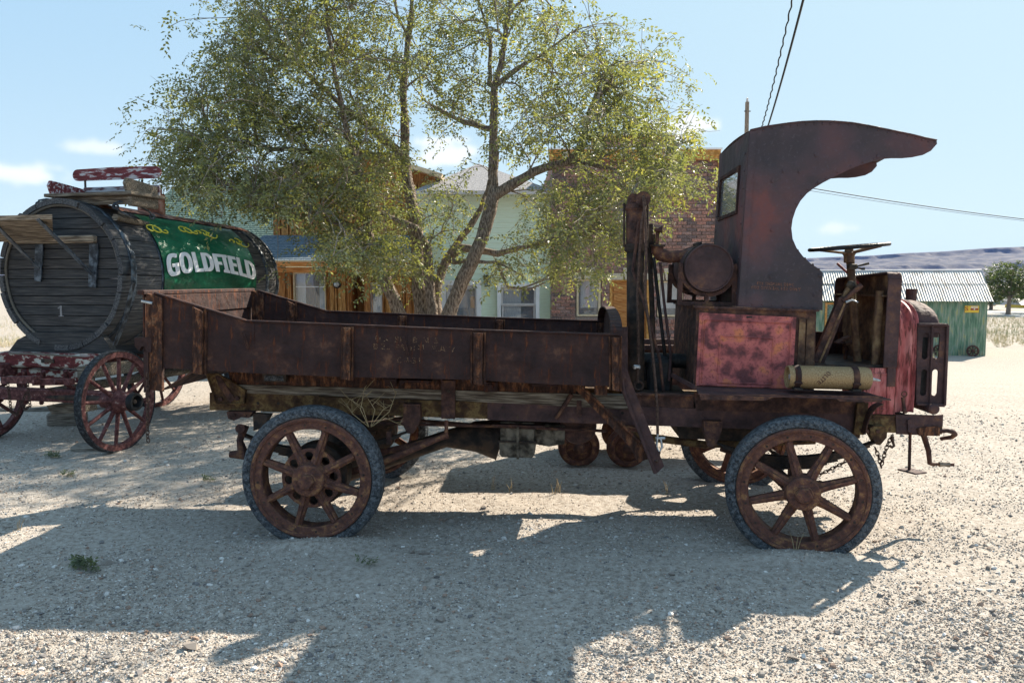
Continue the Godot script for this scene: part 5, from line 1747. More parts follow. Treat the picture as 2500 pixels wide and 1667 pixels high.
func truck_hoist():
	# arms beside the frame
	plate("hoist_arm", [[1393, 938], [1416, 940], [1566, 1081], [1582, 1120], [1557, 1130], [1541, 1094]], -0.26, 0.02, M.rust_orange, TR)
	rod("arm_flange", [[1416, 940, -0.25], [1566, 1081, -0.25], [1582, 1120, -0.25]], 0.012, M.rust_orange, TR, 6)
	plate("hoist_arm", [[1519, 798], [1533, 798], [1533, 905], [1541, 930], [1553, 962], [1622, 1138], [1602, 1157], [1523, 958], [1518, 930]], -0.22, 0.016, M.rust_purple, TR)
	rod("arm_flange", [[1519, 925, -0.205], [1523, 958, -0.205], [1600, 1155, -0.205]], 0.012, M.rust_purple, TR, 6)
	var mz := -0.70
	# main ram: lower cylinder, upper sleeve with tie rods, sheave block on top
	var base := T(1552, 975, mz)
	var seg := func(y: float) -> Vector3: return T(1552, y, mz)
	var up := (seg.call(500) - base).normalized() as Vector3
	var l0 := base.distance_to(seg.call(614))
	var l1: float = seg.call(604).distance_to(seg.call(508))
	part("ram_cylinder", lathem([[0.0, 0.0], [0.060, 0.0], [0.060, l0], [0.0, l0]], base, up, 24), M.iron_dark, TR)
	part("ram_collar", lathem([[0.0, -0.026], [0.070, -0.026], [0.076, -0.014], [0.076, 0.024], [0.0, 0.024]], seg.call(605), up, 24), M.iron_dark, TR)
	part("ram_sleeve", lathem([[0.0, 0.0], [0.064, 0.0], [0.064, l1], [0.0, l1]], seg.call(604), up, 24), M.rust_brown, TR)
	part("ram_collar", lathem([[0.0, -0.02], [0.072, -0.02], [0.077, -0.008], [0.072, 0.020], [0.0, 0.020]], seg.call(506), up, 24), M.rust_brown, TR)
	for q in [[-0.078, 0.02], [0.078, 0.02], [0.0, -0.08]]:
		var a: Vector3 = seg.call(604)
		var b: Vector3 = seg.call(500)
		part("tie_bolt", tubem([a + Vector3(q[0], 0, q[1]), b + Vector3(q[0], 0.01, q[1])], 0.008, 8), M.iron_dark, TR)
	var shv := T(1551, 488, mz)
	var st := S()
	var bl := PackedVector2Array()
	for p in [[-0.055, -0.045], [0.06, -0.045], [0.062, 0.02], [0.045, 0.038], [-0.03, 0.036], [-0.048, 0.02]]:
		bl.append(Vector2(shv.x + p[0], shv.y + p[1]))
	prism(st, bl, shv.z - 0.05, shv.z + 0.05)
	part("sheave_block", done(st), M.rust_brown, TR)
	part("sheave", lathem([[0.0, -0.02], [0.05, -0.02], [0.042, 0.0], [0.05, 0.02], [0.0, 0.022]], shv + Vector3(0.045, 0.0, 0.06), Vector3.BACK, 20), M.rust_brown, TR)
	# hoses, side post and pull rods
	rod("hoist_cable", [[1571, 478, -0.62], [1576, 500, -0.6], [1568, 540, -0.58], [1562, 620, -0.58], [1557, 720, -0.58], [1559, 840, -0.58], [1559, 890, -0.58]], 0.011, M.chain_iron, TR, 6)
	rod("hoist_cable", [[1571, 480, -0.60], [1577, 560, -0.56], [1578, 640, -0.54], [1575, 720, -0.52], [1592, 850, -0.50], [1600, 930, -0.40], [1605, 1000, -0.34], [1606, 1060, -0.32]], 0.010, M.chain_iron, TR, 6)
	rod("hoist_cable", [[1560, 540, -0.62], [1545, 660, -0.62], [1570, 730, -0.56], [1590, 800, -0.55], [1612, 880, -0.55], [1620, 955, -0.55]], 0.011, M.rust_brown, TR, 6)
	rod("side_post", [[1587, 549, -0.78], [1587, 610, -0.78], [1591, 720, -0.78], [1597, 880, -0.78]], [0.02, 0.019, 0.018, 0.018], M.iron_dark, TR, 10)
	rod("side_post_cap", [[1587, 547, -0.78], [1587, 592, -0.78]], 0.024, M.iron_dark, TR, 12)
	rod("pull_rod", [[1596, 628, -0.72], [1607, 725, -0.72], [1624, 868, -0.72]], 0.012, M.iron_black, TR, 8)
	rod("pull_rod", [[1612, 640, -0.66], [1622, 740, -0.66], [1638, 866, -0.66], [1634, 930, -0.62]], 0.010, M.rust_purple, TR, 8)
	rod("valve_lever", [[1604, 598, -0.72], [1606, 568, -0.72], [1616, 560, -0.72]], [0.012, 0.014, 0.012], M.rust_brown, TR, 8)
	rod("valve_lever", [[1596, 600, -0.74], [1597, 572, -0.74]], 0.009, M.iron_dark, TR, 6)
	part("horn", lathem([[0.012, 0.0], [0.014, 0.03], [0.026, 0.05], [0.026, 0.052], [0.0, 0.03]], T(1598, 561, -0.70), Vector3(1, 0.05, 0.1), 14), M.rust_brown, TR)
	# hook, shackle and ring at the foot
	var hk := Node3D.new()
	hk.name = "cable_hook"
	TR.add_child(hk)
	part("clamp", bevm(T(1555, 896, -0.58), Vector3(0.05, 0.03, 0.03), 0.008), M.bare_steel, hk)
	st = S()
	ring(st, T(1560, 942, -0.57), Vector3.BACK, 0.028, 0.008, 20, 8)
	part("ring", done(st), M.chain_iron, hk)
	rod("link", [[1557, 898, -0.57], [1557, 935, -0.57]], 0.011, M.chain_iron, hk, 6)
	rod("shackle_link", [[1606, 1060, -0.30], [1603, 1090, -0.29], [1610, 1105, -0.28], [1617, 1090, -0.29], [1612, 1066, -0.30]], 0.008, M.bare_steel, hk, 6)
	rod("shackle_pin", [[1601, 1070, -0.30], [1624, 1069, -0.30]], 0.010, M.bare_steel, hk, 6)
	rod("link", [[1610, 1104, -0.27], [1603, 1128, -0.21]], 0.010, M.chain_iron, hk, 6)
	# black winch and pump between body and cab
	var wn := Node3D.new()
	wn.name = "hoist_pump"
	TR.add_child(wn)
	part("casing", bevm(T(1605, 915, -0.80), Vector3(0.17, 0.24, 0.30), 0.02), M.iron_black, wn)
	part("drum", lathem([[0, -0.2], [0.05, -0.2], [0.05, 0.2], [0, 0.2]], T(1640, 880, -0.75), Vector3.RIGHT, 20), M.iron_black, wn)
	part("gear_case", lathem([[0, -0.05], [0.085, -0.05], [0.09, 0.0], [0.085, 0.05], [0, 0.05]], T(1560, 900, -0.78), Vector3.BACK, 24), M.iron_black, wn)
	part("plinth", bevm(T(1610, 957, -0.72), Vector3(0.32, 0.04, 0.5), 0.006), M.iron_dark, wn)
	# cross beam and apron below
	plate("apron", [[1541, 964], [1694, 967], [1694, 1001], [1545, 996]], -0.405, 0.02, M.rust_brown, TR)
	plate("apron_lip", [[1541, 960], [1694, 963], [1694, 968], [1541, 965]], -0.37, 0.06, M.rust_brown, TR)
	# air duct to the tank
	part("air_duct", tubem([T(1606, 603, -0.74), T(1605, 612, -0.74), T(1612, 622, -0.74), T(1635, 627, -0.74), T(1680, 624, -0.74), T(1715, 620, -0.74)], [0.042, 0.042, 0.044, 0.042, 0.041, 0.041], 18), M.rust_wheel, TR)
	part("duct_flange", lathem([[0, -0.006], [0.052, -0.006], [0.052, 0.008], [0, 0.008]], T(1606, 600, -0.74), Vector3.UP, 20), M.iron_dark, TR)
	# fuel tank lying across on its cradle
	var tk := Node3D.new()
	tk.name = "fuel_tank"
	TR.add_child(tk)
	var c := T(1732, 654, -0.44)
	part("barrel", lathem([[0, 0.0], [0.10, 0.004], [0.142, 0.0], [0.145, 0.008], [0.152, 0.008], [0.154, 0.0], [0.154, -0.62], [0.145, -0.63], [0, -0.635]], c, Vector3.BACK, 48), M.rust_purple, tk)
	for zz in [-0.06, -0.52]:
		st = S()
		lathe(st, [[0.155, zz - 0.015], [0.160, zz - 0.015], [0.160, zz + 0.015], [0.155, zz + 0.015]], c, Vector3.BACK, 48)
		part("strap", done(st), M.iron_dark, tk)
	for zz in [-0.05, -0.52]:
		st = S()
		var pl := PackedVector2Array()
		for i in 17:
			var a := deg_to_rad(lerpf(170, 370, i / 16.0))
			pl.append(Vector2(c.x + cos(a) * 0.162, c.y + sin(a) * 0.162))
		for i in 17:
			var a := deg_to_rad(lerpf(370, 170, i / 16.0))
			pl.append(Vector2(c.x + cos(a) * 0.185, c.y + sin(a) * 0.185))
		prism(st, pl, c.z + zz - 0.02, c.z + zz + 0.02)
		var by := T(1732, 746, -0.44).y
		for s in [[-0.172, 0.03], [0.172, 0.03], [0.0, 0.024]]:
			var ty: float = c.y - (0.18 if s[0] == 0.0 else 0.03)
			bx(st, Vector3(c.x + s[0], (ty + by) * 0.5, c.z + zz), Vector3(s[1], ty - by, 0.035))
		bx(st, Vector3(c.x, by + 0.012, c.z + zz), Vector3(0.375, 0.024, 0.045))
		part("cradle", done(st), M.rust_brown, tk)
	part("filler_cap", lathem([[0, 0], [0.03, 0], [0.03, 0.02], [0, 0.024]], T(1704, 600, -0.55), Vector3(-0.3, 1, 0), 14), M.iron_dark, tk)

func truck_cab():
	var z := -0.41
	var zf := -1.33
	var cab := Node3D.new()
	cab.name = "cab"
	TR.add_child(cab)
	var top := [[1832, 318], [1872, 309], [1920, 302], [1955, 298], [1997, 296], [2035, 296.6], [2083, 300.7], [2130, 309], [2178, 319], [2226, 329], [2258, 337], [2288, 343]]
	var under := [[2289, 351], [2274, 368], [2255, 378], [2229, 383.6], [2204, 386], [2178, 386], [2153, 388], [2127, 395], [2099, 404], [2067, 417], [2035, 433], [2009, 446.5], [1987, 460], [1971, 472], [1955, 490.5], [1944, 511], [1936, 535], [1933, 557], [1936, 583], [1945.6, 605], [1961.5, 626], [1980.6, 643.5], [2000, 656], [2010, 666.5], [2009, 757.4]]
	var rear := [[1803.6, 748.8], [1813, 631], [1823, 471], [1829, 360]]
	var panel := plate("side_panel", top + under + rear, z, 0.008, M.cab_red, cab)
	var fpan := plate("side_panel", top + under + rear, z, 0.008, M.cab_red, cab)
	fpan.position.z = zf - z + 0.008
	# roof sheet from the rear edge to the tip of the hood
	var st := S()
	st.set_smooth_group(1)
	for i in top.size() - 1:
		var a := T(top[i][0], top[i][1], z)
		var b := T(top[i + 1][0], top[i + 1][1], z)
		for s in 6:
			# slight crown across
			var t0 := s / 6.0
			var t1 := (s + 1) / 6.0
			var c0 := 0.02 * sin(PI * t0)
			var c1 := 0.02 * sin(PI * t1)
			var w0 := lerpf(z, zf, t0)
			var w1 := lerpf(z, zf, t1)
			quad(st, Vector3(a.x, a.y + c0, w0), Vector3(a.x, a.y + c1, w1), Vector3(b.x, b.y + c1, w1), Vector3(b.x, b.y + c0, w0))
	var roof := part("roof", done(st), M.cab_red, cab)
	st = S()
	for f in 2:
		for i in top.size() - 1:
			var d := Vector3(0, 0.002, (zf - z) * f)
			beam(st, T(top[i][0], top[i][1], z) + d, T(top[i + 1][0], top[i + 1][1], z) + d, 0.008, 0.02, Vector3(0, 0, 1), 0.002)
	part("edge_strip", done(st), M.cab_red, roof)
	# two hoops under the hood
	for i in [3, 8]:
		var a := T(top[i][0], top[i][1], z)
		part("roof_hoop", bevm(Vector3(a.x, a.y - 0.022, (z + zf) * 0.5), Vector3(0.03, 0.025, z - zf - 0.02), 0.005), M.interior, roof)
	var vis := T(2178, 386, zf)
	# rear wall with a small window
	var r0 := T(1803.6, 748.8, z)
	var r1 := T(1832, 318, z)
	var rb := along(r0, r1)
	var hgt := r0.distance_to(r1)
	var w0 := T(1802, 517.6, -0.60)
	var w1 := T(1808, 408, -0.60)
	var ya := w0.y - r0.y
	var yb := w1.y - r0.y
	var za := -0.60
	var zb := -1.19
	st = S()
	var wallq := func(l0: float, l1: float, q0: float, q1: float):
		bx(st, r0 + rb.x * (l0 + l1) * 0.5 + Vector3(0, 0, (q0 + q1) * 0.5 - z), Vector3(l1 - l0, 0.008, absf(q1 - q0)), rb)
	wallq.call(0.0, ya, z - 0.002, zf + 0.002)
	wallq.call(yb, hgt - 0.004, z - 0.002, zf + 0.002)
	wallq.call(ya, yb, z - 0.002, za)
	wallq.call(ya, yb, zb, zf + 0.002)
	var rw := part("rear_wall", done(st), M.cab_red, cab)
	st = S()
	for s in [[ya, 0.0], [yb, 0.0]]:
		bx(st, r0 + rb.x * s[0] + Vector3(0, 0, (za + zb) * 0.5 - z) + rb.y * 0.006, Vector3(0.022, 0.02, za - zb + 0.03), rb)
	for s in [za, zb]:
		bx(st, r0 + rb.x * (ya + yb) * 0.5 + Vector3(0, 0, s - z) + rb.y * 0.0065, Vector3(yb - ya - 0.022, 0.02, 0.022), rb)
	var wf := part("window_frame", done(st), M.rust_dark, rw)
	part("pane", boxm(r0 + rb.x * (ya + yb) * 0.5 + Vector3(0, 0, (za + zb) * 0.5 - z), Vector3(yb - ya, 0.004, za - zb), rb), M.cab_glass, wf)
	part("corner_angle", boxm(r0 + rb.x * hgt * 0.5 + Vector3(0.018, 0, 0.003) , Vector3(hgt - 0.01, 0.04, 0.006), rb), M.cab_red, cab)
	# rivets along the edges
	st = S()
	var rail := []
	for i in top.size() - 1:
		rivet_row(st, T(top[i][0] + 3, top[i][1] + 6, z), T(top[i + 1][0] + 3, top[i + 1][1] + 6, z), 2, 0.0075, Vector3.BACK)
	for i in range(5, under.size() - 1):
		rivet_row(st, T(under[i][0] - 5, under[i][1] - 4, z), T(under[i + 1][0] - 5, under[i + 1][1] - 4, z), 1, 0.0075, Vector3.BACK)
	rivet_row(st, T(1812, 742, z), T(1837, 330, z), 22, 0.0075, Vector3.BACK)
	rivet_row(st, T(1825, 742, z), T(1996, 750, z), 7, 0.0075, Vector3.BACK)
	for p in [[1993, 378], [2145, 381], [1887, 442], [1886, 562], [1882, 674], [1990, 720], [2003, 672], [2000, 445], [1914, 417], [1953, 419]]:
		lathe(st, [[0.012, 0], [0.011, 0.006], [0, 0.008]], T(p[0], p[1], z), Vector3.BACK, 8)
	for q in 9:
		lathe(st, [[0.008, 0], [0.006, 0.004], [0, 0.005]], r0 + rb.x * hgt * (0.08 + 0.1 * q) + Vector3(-0.006, 0, -0.06), Vector3.LEFT, 8)
		lathe(st, [[0.008, 0], [0.006, 0.004], [0, 0.005]], r0 + rb.x * hgt * (0.08 + 0.1 * q) + Vector3(-0.006, 0, -0.86), Vector3.LEFT, 8)
	stuff(part("rivets", done(st), M.cab_red, cab))
	for l in [["FEE SHIPUAL DEPC", 1894, 693.5, 0.85], ["FOR OFFICIAL USE ONLY", 1895, 704, 0.9]]:
		var o := T(l[1], l[2], z + 0.001)
		part("worn_lettering", lettering(l[0], 0.027, 0.0015, func(v): return o + Vector3(v.x * 0.98, v.y - v.x * 0.02, v.z), "Droid Sans", true, l[3]), M.cab_letter, cab)
	# seat box below with red door
	var box := Node3D.new()
	box.name = "seat_box"
	TR.add_child(box)
	plate("case", [[1702, 752], [1994, 760], [1988, 952], [1692, 944]], z, z - zf, M.rust_brown, box)
	plate("top_plate", [[1696, 746], [2002, 756], [2001, 761], [1697, 751.5]], z + 0.02, z - zf + 0.02, M.rust_brown, box)
	var door := plate("door", [[1709, 763], [1945, 774.5], [1935, 950], [1699, 941]], z + 0.014, 0.014, M.door_red, box)
	st = S()
	for loop in [[[1718, 779], [1934, 788], [1925, 946], [1709, 938]], [[1759, 819], [1889, 826], [1882, 938], [1752, 933]]]:
		for i in 4:
			var a := T(loop[i][0], loop[i][1], z + 0.014)
			var b := T(loop[(i + 1) % 4][0], loop[(i + 1) % 4][1], z + 0.014)
			beam(st, a, b, 0.010, 0.012, Vector3(0, 0, 1), 0.003)
			if loop[0][0] == 1718:
				beam(st, a.lerp(T(1820, 860, z + 0.014), 0.04), b.lerp(T(1820, 860, z + 0.014), 0.04), 0.005, 0.008, Vector3(0, 0, 1), 0.002)
	part("moulding", done(st), M.door_red, door)
	plate("handle_plate", [[1823, 772], [1837, 772], [1837, 776], [1823, 776]], z + 0.0155, 0.003, M.iron_black, door)
	for s in [[1953, 1968], [1972, 1991]]:
		plate("corner_rib", [[s[0], 777], [s[1], 778], [s[1] - 5, 950], [s[0] - 8, 949]], z + 0.012, 0.012, M.interior, box)
	# hand hole in the seat box rear, its darkness painted as an oval disc
	var hh := T(1672, 862, -0.64)
	st = S()
	lathe(st, [[0.045, 0], [0.04, 0.001], [0, 0.001]], Vector3.ZERO, Vector3.LEFT, 20)
	var hole := part("hand_hole_disc", done(st), M.iron_dark, box)
	hole.position = Vector3(T(1697, 860, z).x - 0.0015, hh.y, -0.64)
	hole.scale = Vector3(1, 1.9, 1)
	# running board with turned down lip
	var zn := -0.08
	var a0 := T(1706, 960, zn)
	var a1 := T(2186, 965, zn)
	st = S()
	var yb0 := T(1697, 941.5, z)
	var B0 := Vector3(yb0.x, a0.y, z - 0.0)
	var corners := [Vector3(a0.x, a0.y, zn), Vector3(a1.x - 0.02, a0.y, zn), Vector3(a1.x - 0.06, a0.y, z), B0]
	box8(st, [corners[3] - Vector3(0, 0.008, 0), corners[2] - Vector3(0, 0.008, 0), corners[2], corners[3], corners[0] - Vector3(0, 0.008, 0), corners[1] - Vector3(0, 0.008, 0), corners[1], corners[0]])
	var rbd := part("running_board", done(st), M.rust_purple, TR)
	plate("lip", [[1708, 961], [2150, 967], [2157, 968], [2155, 982], [2052, 980], [2040, 971], [1890, 970], [1868, 978], [1712, 976]], zn - 0.001, 0.01, M.rust_brown, rbd)
	st = S()
	beam(st, T(1640, 915, -0.6), T(1700, 948, -0.30), 0.03, 0.012)
	part("end_stay", done(st), M.rust_purple, rbd)
	plate("side_sheet", [[1694, 958], [2112, 966], [2112, 1012], [1700, 1002]], -0.392, 0.008, M.rust_brown, TR)
	plate("side_sheet", [[2095, 985], [2122, 984], [2110, 1062], [2086, 1060]], -0.36, 0.03, M.rust_yellow, TR)
	# curved bracket carrying the front of the running board
	var br := []
	for p in [[2152, 984], [2135, 992], [2120, 1010], [2112, 1035], [2107, 1058]]:
		br.append(T(p[0], p[1], -0.34))
	st = S()
	for i in br.size() - 1:
		beam(st, br[i], br[i + 1], 0.008, 0.09)
	part("board_bracket", done(st), M.rust_brown, TR)
	# gas cylinder strapped on the running board
	var gc := Node3D.new()
	gc.name = "gas_cylinder"
	TR.add_child(gc)
	var c0 := T(1923, 919.5, -0.235)
	var c1 := T(2126, 924.5, -0.235)
	var ax := (c1 - c0)
	var L := ax.length()
	var R := 0.0705
	part("shell", lathem([[0, 0.022], [0.05, 0.022], [0.058, 0.02], [0.060, 0.0], [0.0685, -0.002], [R, 0.004], [R, L - 0.03], [R * 0.93, L - 0.012], [R * 0.6, L], [0, L + 0.002]], c0, ax, 40, 0.6), M.gold_paint, gc)
	part("gauge", lathem([[0, 0.01], [0.016, 0.01], [0.02, 0.024], [0, 0.024]], c0, ax, 14), M.bare_steel, gc)
	for s in [0.095, 0.79]:
		var p: Vector3 = c0 + ax * s
		var sp := part("strap", lathem([[R + 0.001, -0.018], [R + 0.004, -0.018], [R + 0.004, 0.018], [R + 0.001, 0.018]], p, ax, 40), M.rust_dark, gc)
		part("buckle", bevm(p + Vector3(0, -0.028, R - 0.004), Vector3(0.045, 0.016, 0.03), 0.004), M.rust_dark, sp)
		part("foot", bevm(p + Vector3(0, -R + 0.004, 0.0), Vector3(0.05, 0.014, 0.17), 0.003), M.iron_dark, sp)
	part("valve", tubem([c0 + ax * 1.0, c0 + ax + Vector3(0.045, -0.008, 0.0), c0 + ax + Vector3(0.06, -0.01, 0)], [0.012, 0.008, 0.004], 8), M.bare_steel, gc)
	var ux := ax.normalized()
	var text_at := func(v: Vector3) -> Vector3:
		var q := Vector2(v.x, v.y).rotated(deg_to_rad(-133))
		var th := q.y / R + 0.10
		return c0 + ux * (L * 0.40 + q.x) + (Vector3.UP * sin(th) + Vector3.BACK * cos(th)) * (R + 0.0008 + v.z)
	part("lettering", lettering("OLITE", 0.036, 0.001, text_at, "Droid Sans", true), M.rust_brown, gc)

func truck_front():
	var z := -0.41
	var zf := -1.33
	# cockpit floor
	var fl := T(2080, 893, -0.45)
	var x0 := T(1990, 890, z).x
	var x1 := T(2190, 890, z).x
	part("cockpit_floor", boxm(Vector3((x0 + x1) * 0.5, fl.y, -0.87), Vector3(x1 - x0, 0.015, 0.88)), M.iron_dark, TR)
	part("far_rail", boxm(Vector3((x0 + x1) * 0.5, T(2000, 812, zf).y - 0.17, zf + 0.02), Vector3(x1 - x0, 0.36, 0.02)), M.rust_dark, TR)
	# dash: panel with rolled edge, open to the rear
	var dash := Node3D.new()
	dash.name = "dash"
	TR.add_child(dash)
	var dx := T(2192, 760, z).x
	var ytop := T(2199, 666, z).y
	var ybot := fl.y
	var yfar := T(2060, 680, zf).y
	var poly := PackedVector2Array([Vector2(z + 0.01, ybot), Vector2(z + 0.01, ytop - 0.04), Vector2(z - 0.0, ytop - 0.012), Vector2(z - 0.03, ytop), Vector2(zf + 0.03, yfar), Vector2(zf, yfar - 0.012), Vector2(zf - 0.01, yfar - 0.04), Vector2(zf - 0.01, ybot)])
	var st := S()
	prismx(st, poly, dx - 0.006, dx + 0.006)
	part("panel", done(st), M.interior, dash)
	st = S()
	for i in range(0, poly.size() - 1):
		var a := poly[i]
		var b := poly[i + 1]
		beam(st, Vector3(dx - 0.03, a.y, a.x), Vector3(dx - 0.03, b.y, b.x), 0.012, 0.085, Vector3(1, 0, 0), 0.003)
	part("rolled_edge", done(st), M.rust_purple, dash)
	plate("near_flange", [[2176, 674], [2198, 666], [2187, 944], [2167, 944]], z + 0.012, 0.012, M.rust_purple, dash)
	var dp := T(2130, 720, -0.9)
	part("shelf", boxm(Vector3(dx - 0.04, T(2160, 722, -0.6).y, -0.87), Vector3(0.07, 0.01, 0.86)), M.interior, dash)
	part("post", tubem([Vector3(dx - 0.07, ybot, -0.52), Vector3(dx - 0.07, ybot + 0.48, -0.52)], 0.028, 8), M.interior, dash)
	# lower cowl side
	plate("cowl_side", [[2104, 898], [2186, 899], [2186, 1012], [2116, 1010]], z, 0.01, M.hood_red, TR)
	st = S()
	for e in [[[2126, 912], [2168, 913]], [[2168, 913], [2166, 1000]], [[2166, 1000], [2124, 998]]]:
		beam(st, T(e[0][0], e[0][1], z), T(e[1][0], e[1][1], z), 0.008, 0.012, Vector3(0, 0, 1), 0.002)
	part("cowl_moulding", done(st), M.hood_red, TR)
	# bonnet: rounded tunnel with raised ribs
	var zc := -0.87
	var half := 0.43
	var stations := []
	var ybase := T(2200, 1006, -0.44).y
	var yside := T(2200, 800, -0.44).y
	var ytp := T(2205, 733, zc).y
	var xs := T(2186, 800, -0.44).x
	var xe := T(2244, 800, -0.44).x
	var ribs := [[0.0, 0.0], [0.10, 0.0], [0.16, 0.022], [0.30, 0.022], [0.36, 0.0], [0.58, 0.0], [0.64, 0.02], [0.76, 0.02], [0.82, 0.0], [0.93, 0.0], [0.95, 0.016], [1.0, 0.016]]
	for r in ribs:
		stations.append([lerpf(xs, xe, r[0]), half - 0.014 + r[1], ytp + r[1], yside])
	st = S()
	arch_loft(st, stations, zc, ybase)
	var hood := part("bonnet", done(st), M.hood_red, TR)
	rod("latch", [[2210, 1008, -0.41], [2207, 985, -0.405], [2205, 970, -0.41]], [0.014, 0.01, 0.012], M.rust_brown, hood, 8)
	st = S()
	ring(st, T(2209, 962, -0.41), Vector3.BACK, 0.016, 0.004, 16, 6)
	part("latch_ring", done(st), M.rust_brown, hood)
	# radiator header: domed
	var sh := []
	for p in [[2243, 733, -0.01], [2245, 728, 0.004], [2256, 728, 0.006], [2268, 731, 0.0], [2276, 730, 0.004], [2290, 733, 0.0], [2298, 738, -0.014], [2303, 748, -0.04]]:
		var q := T(p[0] - 72.0, p[1], zc)
		sh.append([T(p[0], 790, -0.44).x, half + p[2], q.y, T(2270, 800, -0.44).y - 0.02])
	st = S()
	arch_loft(st, sh, zc, T(2270, 800, -0.44).y - 0.06)
	var rad := part("radiator_header", done(st), M.rust_purple, TR)
	var nk := T(2225, 732, zc)
	part("filler_neck", lathem([[0.042, -0.03], [0.036, 0.0], [0.034, 0.045], [0.036, 0.05], [0.036, 0.085], [0.030, 0.085], [0.028, 0.04], [0.0, 0.03]], nk + Vector3(0, -0.01, 0), Vector3.UP, 24), M.rust_purple, rad)
	var rc0 := T(2243, 800, -0.44)
	var rc1 := T(2268, 985, -0.44)
	part("radiator_core", boxm(Vector3((rc0.x + rc1.x) * 0.5, (rc0.y + rc1.y) * 0.5, zc), Vector3(rc1.x - rc0.x, rc0.y - rc1.y, 0.82)), M.iron_black, TR)
	# guard plates with long slots
	var slots := [[2262, 811, 878], [2288.5, 811, 878], [2258, 901, 967], [2285, 901, 967]]
	var guard := [[2242, 792], [2314, 793], [2306, 990], [2238, 986]]
	var csg := CSGCombiner3D.new()
	var pg := CSGPolygon3D.new()
	pg.polygon = tp(guard, -0.425)
	pg.depth = 0.012
	csg.add_child(pg)
	for s in slots:
		var p0 := T(s[0], s[1] + 8.0, -0.425)
		var p1 := T(s[0] - 3.0, s[2] - 8.0, -0.425)
		var q := PackedVector2Array()
		for v in arc(Vector2(p0.x, p0.y), 0.019, 0, 180, 8):
			q.append(v)
		for v in arc(Vector2(p1.x, p1.y), 0.019, 180, 360, 8):
			q.append(v)
		var sp := CSGPolygon3D.new()
		sp.polygon = q
		sp.depth = 0.05
		sp.position.z = 0.02
		sp.operation = CSGShape3D.OPERATION_SUBTRACTION
		csg.add_child(sp)
	for q in csg.get_children():
		q.material = M.rust_purple
	csg.name = "radiator_guard"
	TR.add_child(csg, true)
	csg.position.z = -0.425
	var csg2 := csg.duplicate()
	csg2.name = "radiator_guard"
	TR.add_child(csg2, true)
	csg2.position.z = -1.315
	st = S()
	for e in [[0, 1], [1, 2], [2, 3]]:
		beam(st, T(guard[e[0]][0], guard[e[0]][1], -0.42), T(guard[e[1]][0], guard[e[1]][1], -0.42), 0.016, 0.03, Vector3(0, 0, 1), 0.003)
	beam(st, T(2277, 794, -0.42), T(2271, 988, -0.42), 0.012, 0.02, Vector3(0, 0, 1), 0.003)
	part("guard_frame", done(st), M.rust_purple, TR)
	for yy in [796, 884, 984]:
		var q := T(2312 - (yy - 796) * 0.04, yy, -0.425)
		part("guard_bar", bevm(Vector3(q.x - 0.006, q.y, zc), Vector3(0.012, 0.03, 0.88), 0.003), M.rust_purple, TR)
	# nose: cross tube, hook, straps, step, crank, chains
	var ct := T(2283, 999, -0.36)
	part("front_tube", lathem([[0, 0.0], [0.024, 0.003], [0.034, -0.006], [0.034, -1.02], [0, -1.02]], ct, Vector3.BACK, 20), M.rust_purple, TR)
	plate("nose_plate", [[2188, 1013], [2290, 1014], [2304, 1012], [2303, 1040], [2296, 1042], [2296, 1064], [2190, 1060]], -0.39, 0.012, M.rust_purple, TR)
	plate("nose_strap", [[2241, 1047], [2250, 1044], [2290, 1040], [2296, 1046], [2296, 1064], [2246, 1064]], -0.375, 0.015, M.rust_orange, TR)
	rod("tow_hook", [[2290, 1053, -0.40], [2312, 1051, -0.40], [2328, 1054, -0.42], [2333, 1060, -0.46], [2325, 1067, -0.5], [2298, 1071, -0.55]], [0.014, 0.014, 0.016, 0.016, 0.014, 0.012], M.rust_brown, TR, 10)
	var stp := Node3D.new()
	stp.name = "mounting_step"
	TR.add_child(stp)
	plate("lug", [[2217, 1026], [2222, 1023], [2230, 1024], [2234, 1030], [2231, 1056], [2219, 1056]], -0.375, 0.016, M.rust_purple, stp)
	rod("rod", [[2223, 1055, -0.38], [2221, 1146, -0.38]], 0.010, M.rust_dark, stp, 8)
	var fp := T(2228, 1150, -0.37)
	part("tread", bevm(fp, Vector3(0.11, 0.010, 0.13), 0.003, Basis(Vector3.UP, 0.5)), M.rust_purple, stp)
	var cr := Node3D.new()
	cr.name = "starting_crank"
	TR.add_child(cr)
	rod("arm", [[2255, 1058, -0.66], [2268, 1100, -0.66], [2271, 1131, -0.66], [2282, 1134, -0.66]], [0.02, 0.018, 0.016, 0.015], M.rust_brown, cr, 8)
	rod("handle", [[2278, 1133, -0.66], [2330, 1134.5, -0.66]], 0.010, M.rust_brown, cr, 8)
	rod("grip", [[2294, 1133.4, -0.66], [2306, 1133.6, -0.66], [2319, 1134.2, -0.66]], [0.017, 0.013, 0.017], M.sill_wood, cr, 10)
	chain("tow_chain", [T(2178, 1066, -0.45), T(2168, 1085, -0.45), T(2155, 1128, -0.45), T(2152, 1138, -0.45), T(2146, 1115, -0.46), T(2138, 1094, -0.47)], 0.026, M.chain_iron, TR)
	chain("tow_chain", [T(2120, 1085, -0.75), T(2060, 1130, -0.8), T(2000, 1160, -0.85)], 0.026, M.chain_iron, TR)
	rod("chain_hook", [[2180, 1065, -0.44], [2181, 1080, -0.44], [2184, 1088, -0.44], [2179, 1092, -0.44], [2173, 1088, -0.44]], 0.009, M.chain_iron, TR, 8)
	# steering column and wheel
	var sw := Node3D.new()
	sw.name = "steering_gear"
	TR.add_child(sw)
	var sz := -0.70
	rod("column", [[2074, 605, sz], [2077, 640, sz], [2086, 760, sz], [2096, 895, sz]], 0.026, M.interior, sw, 14)
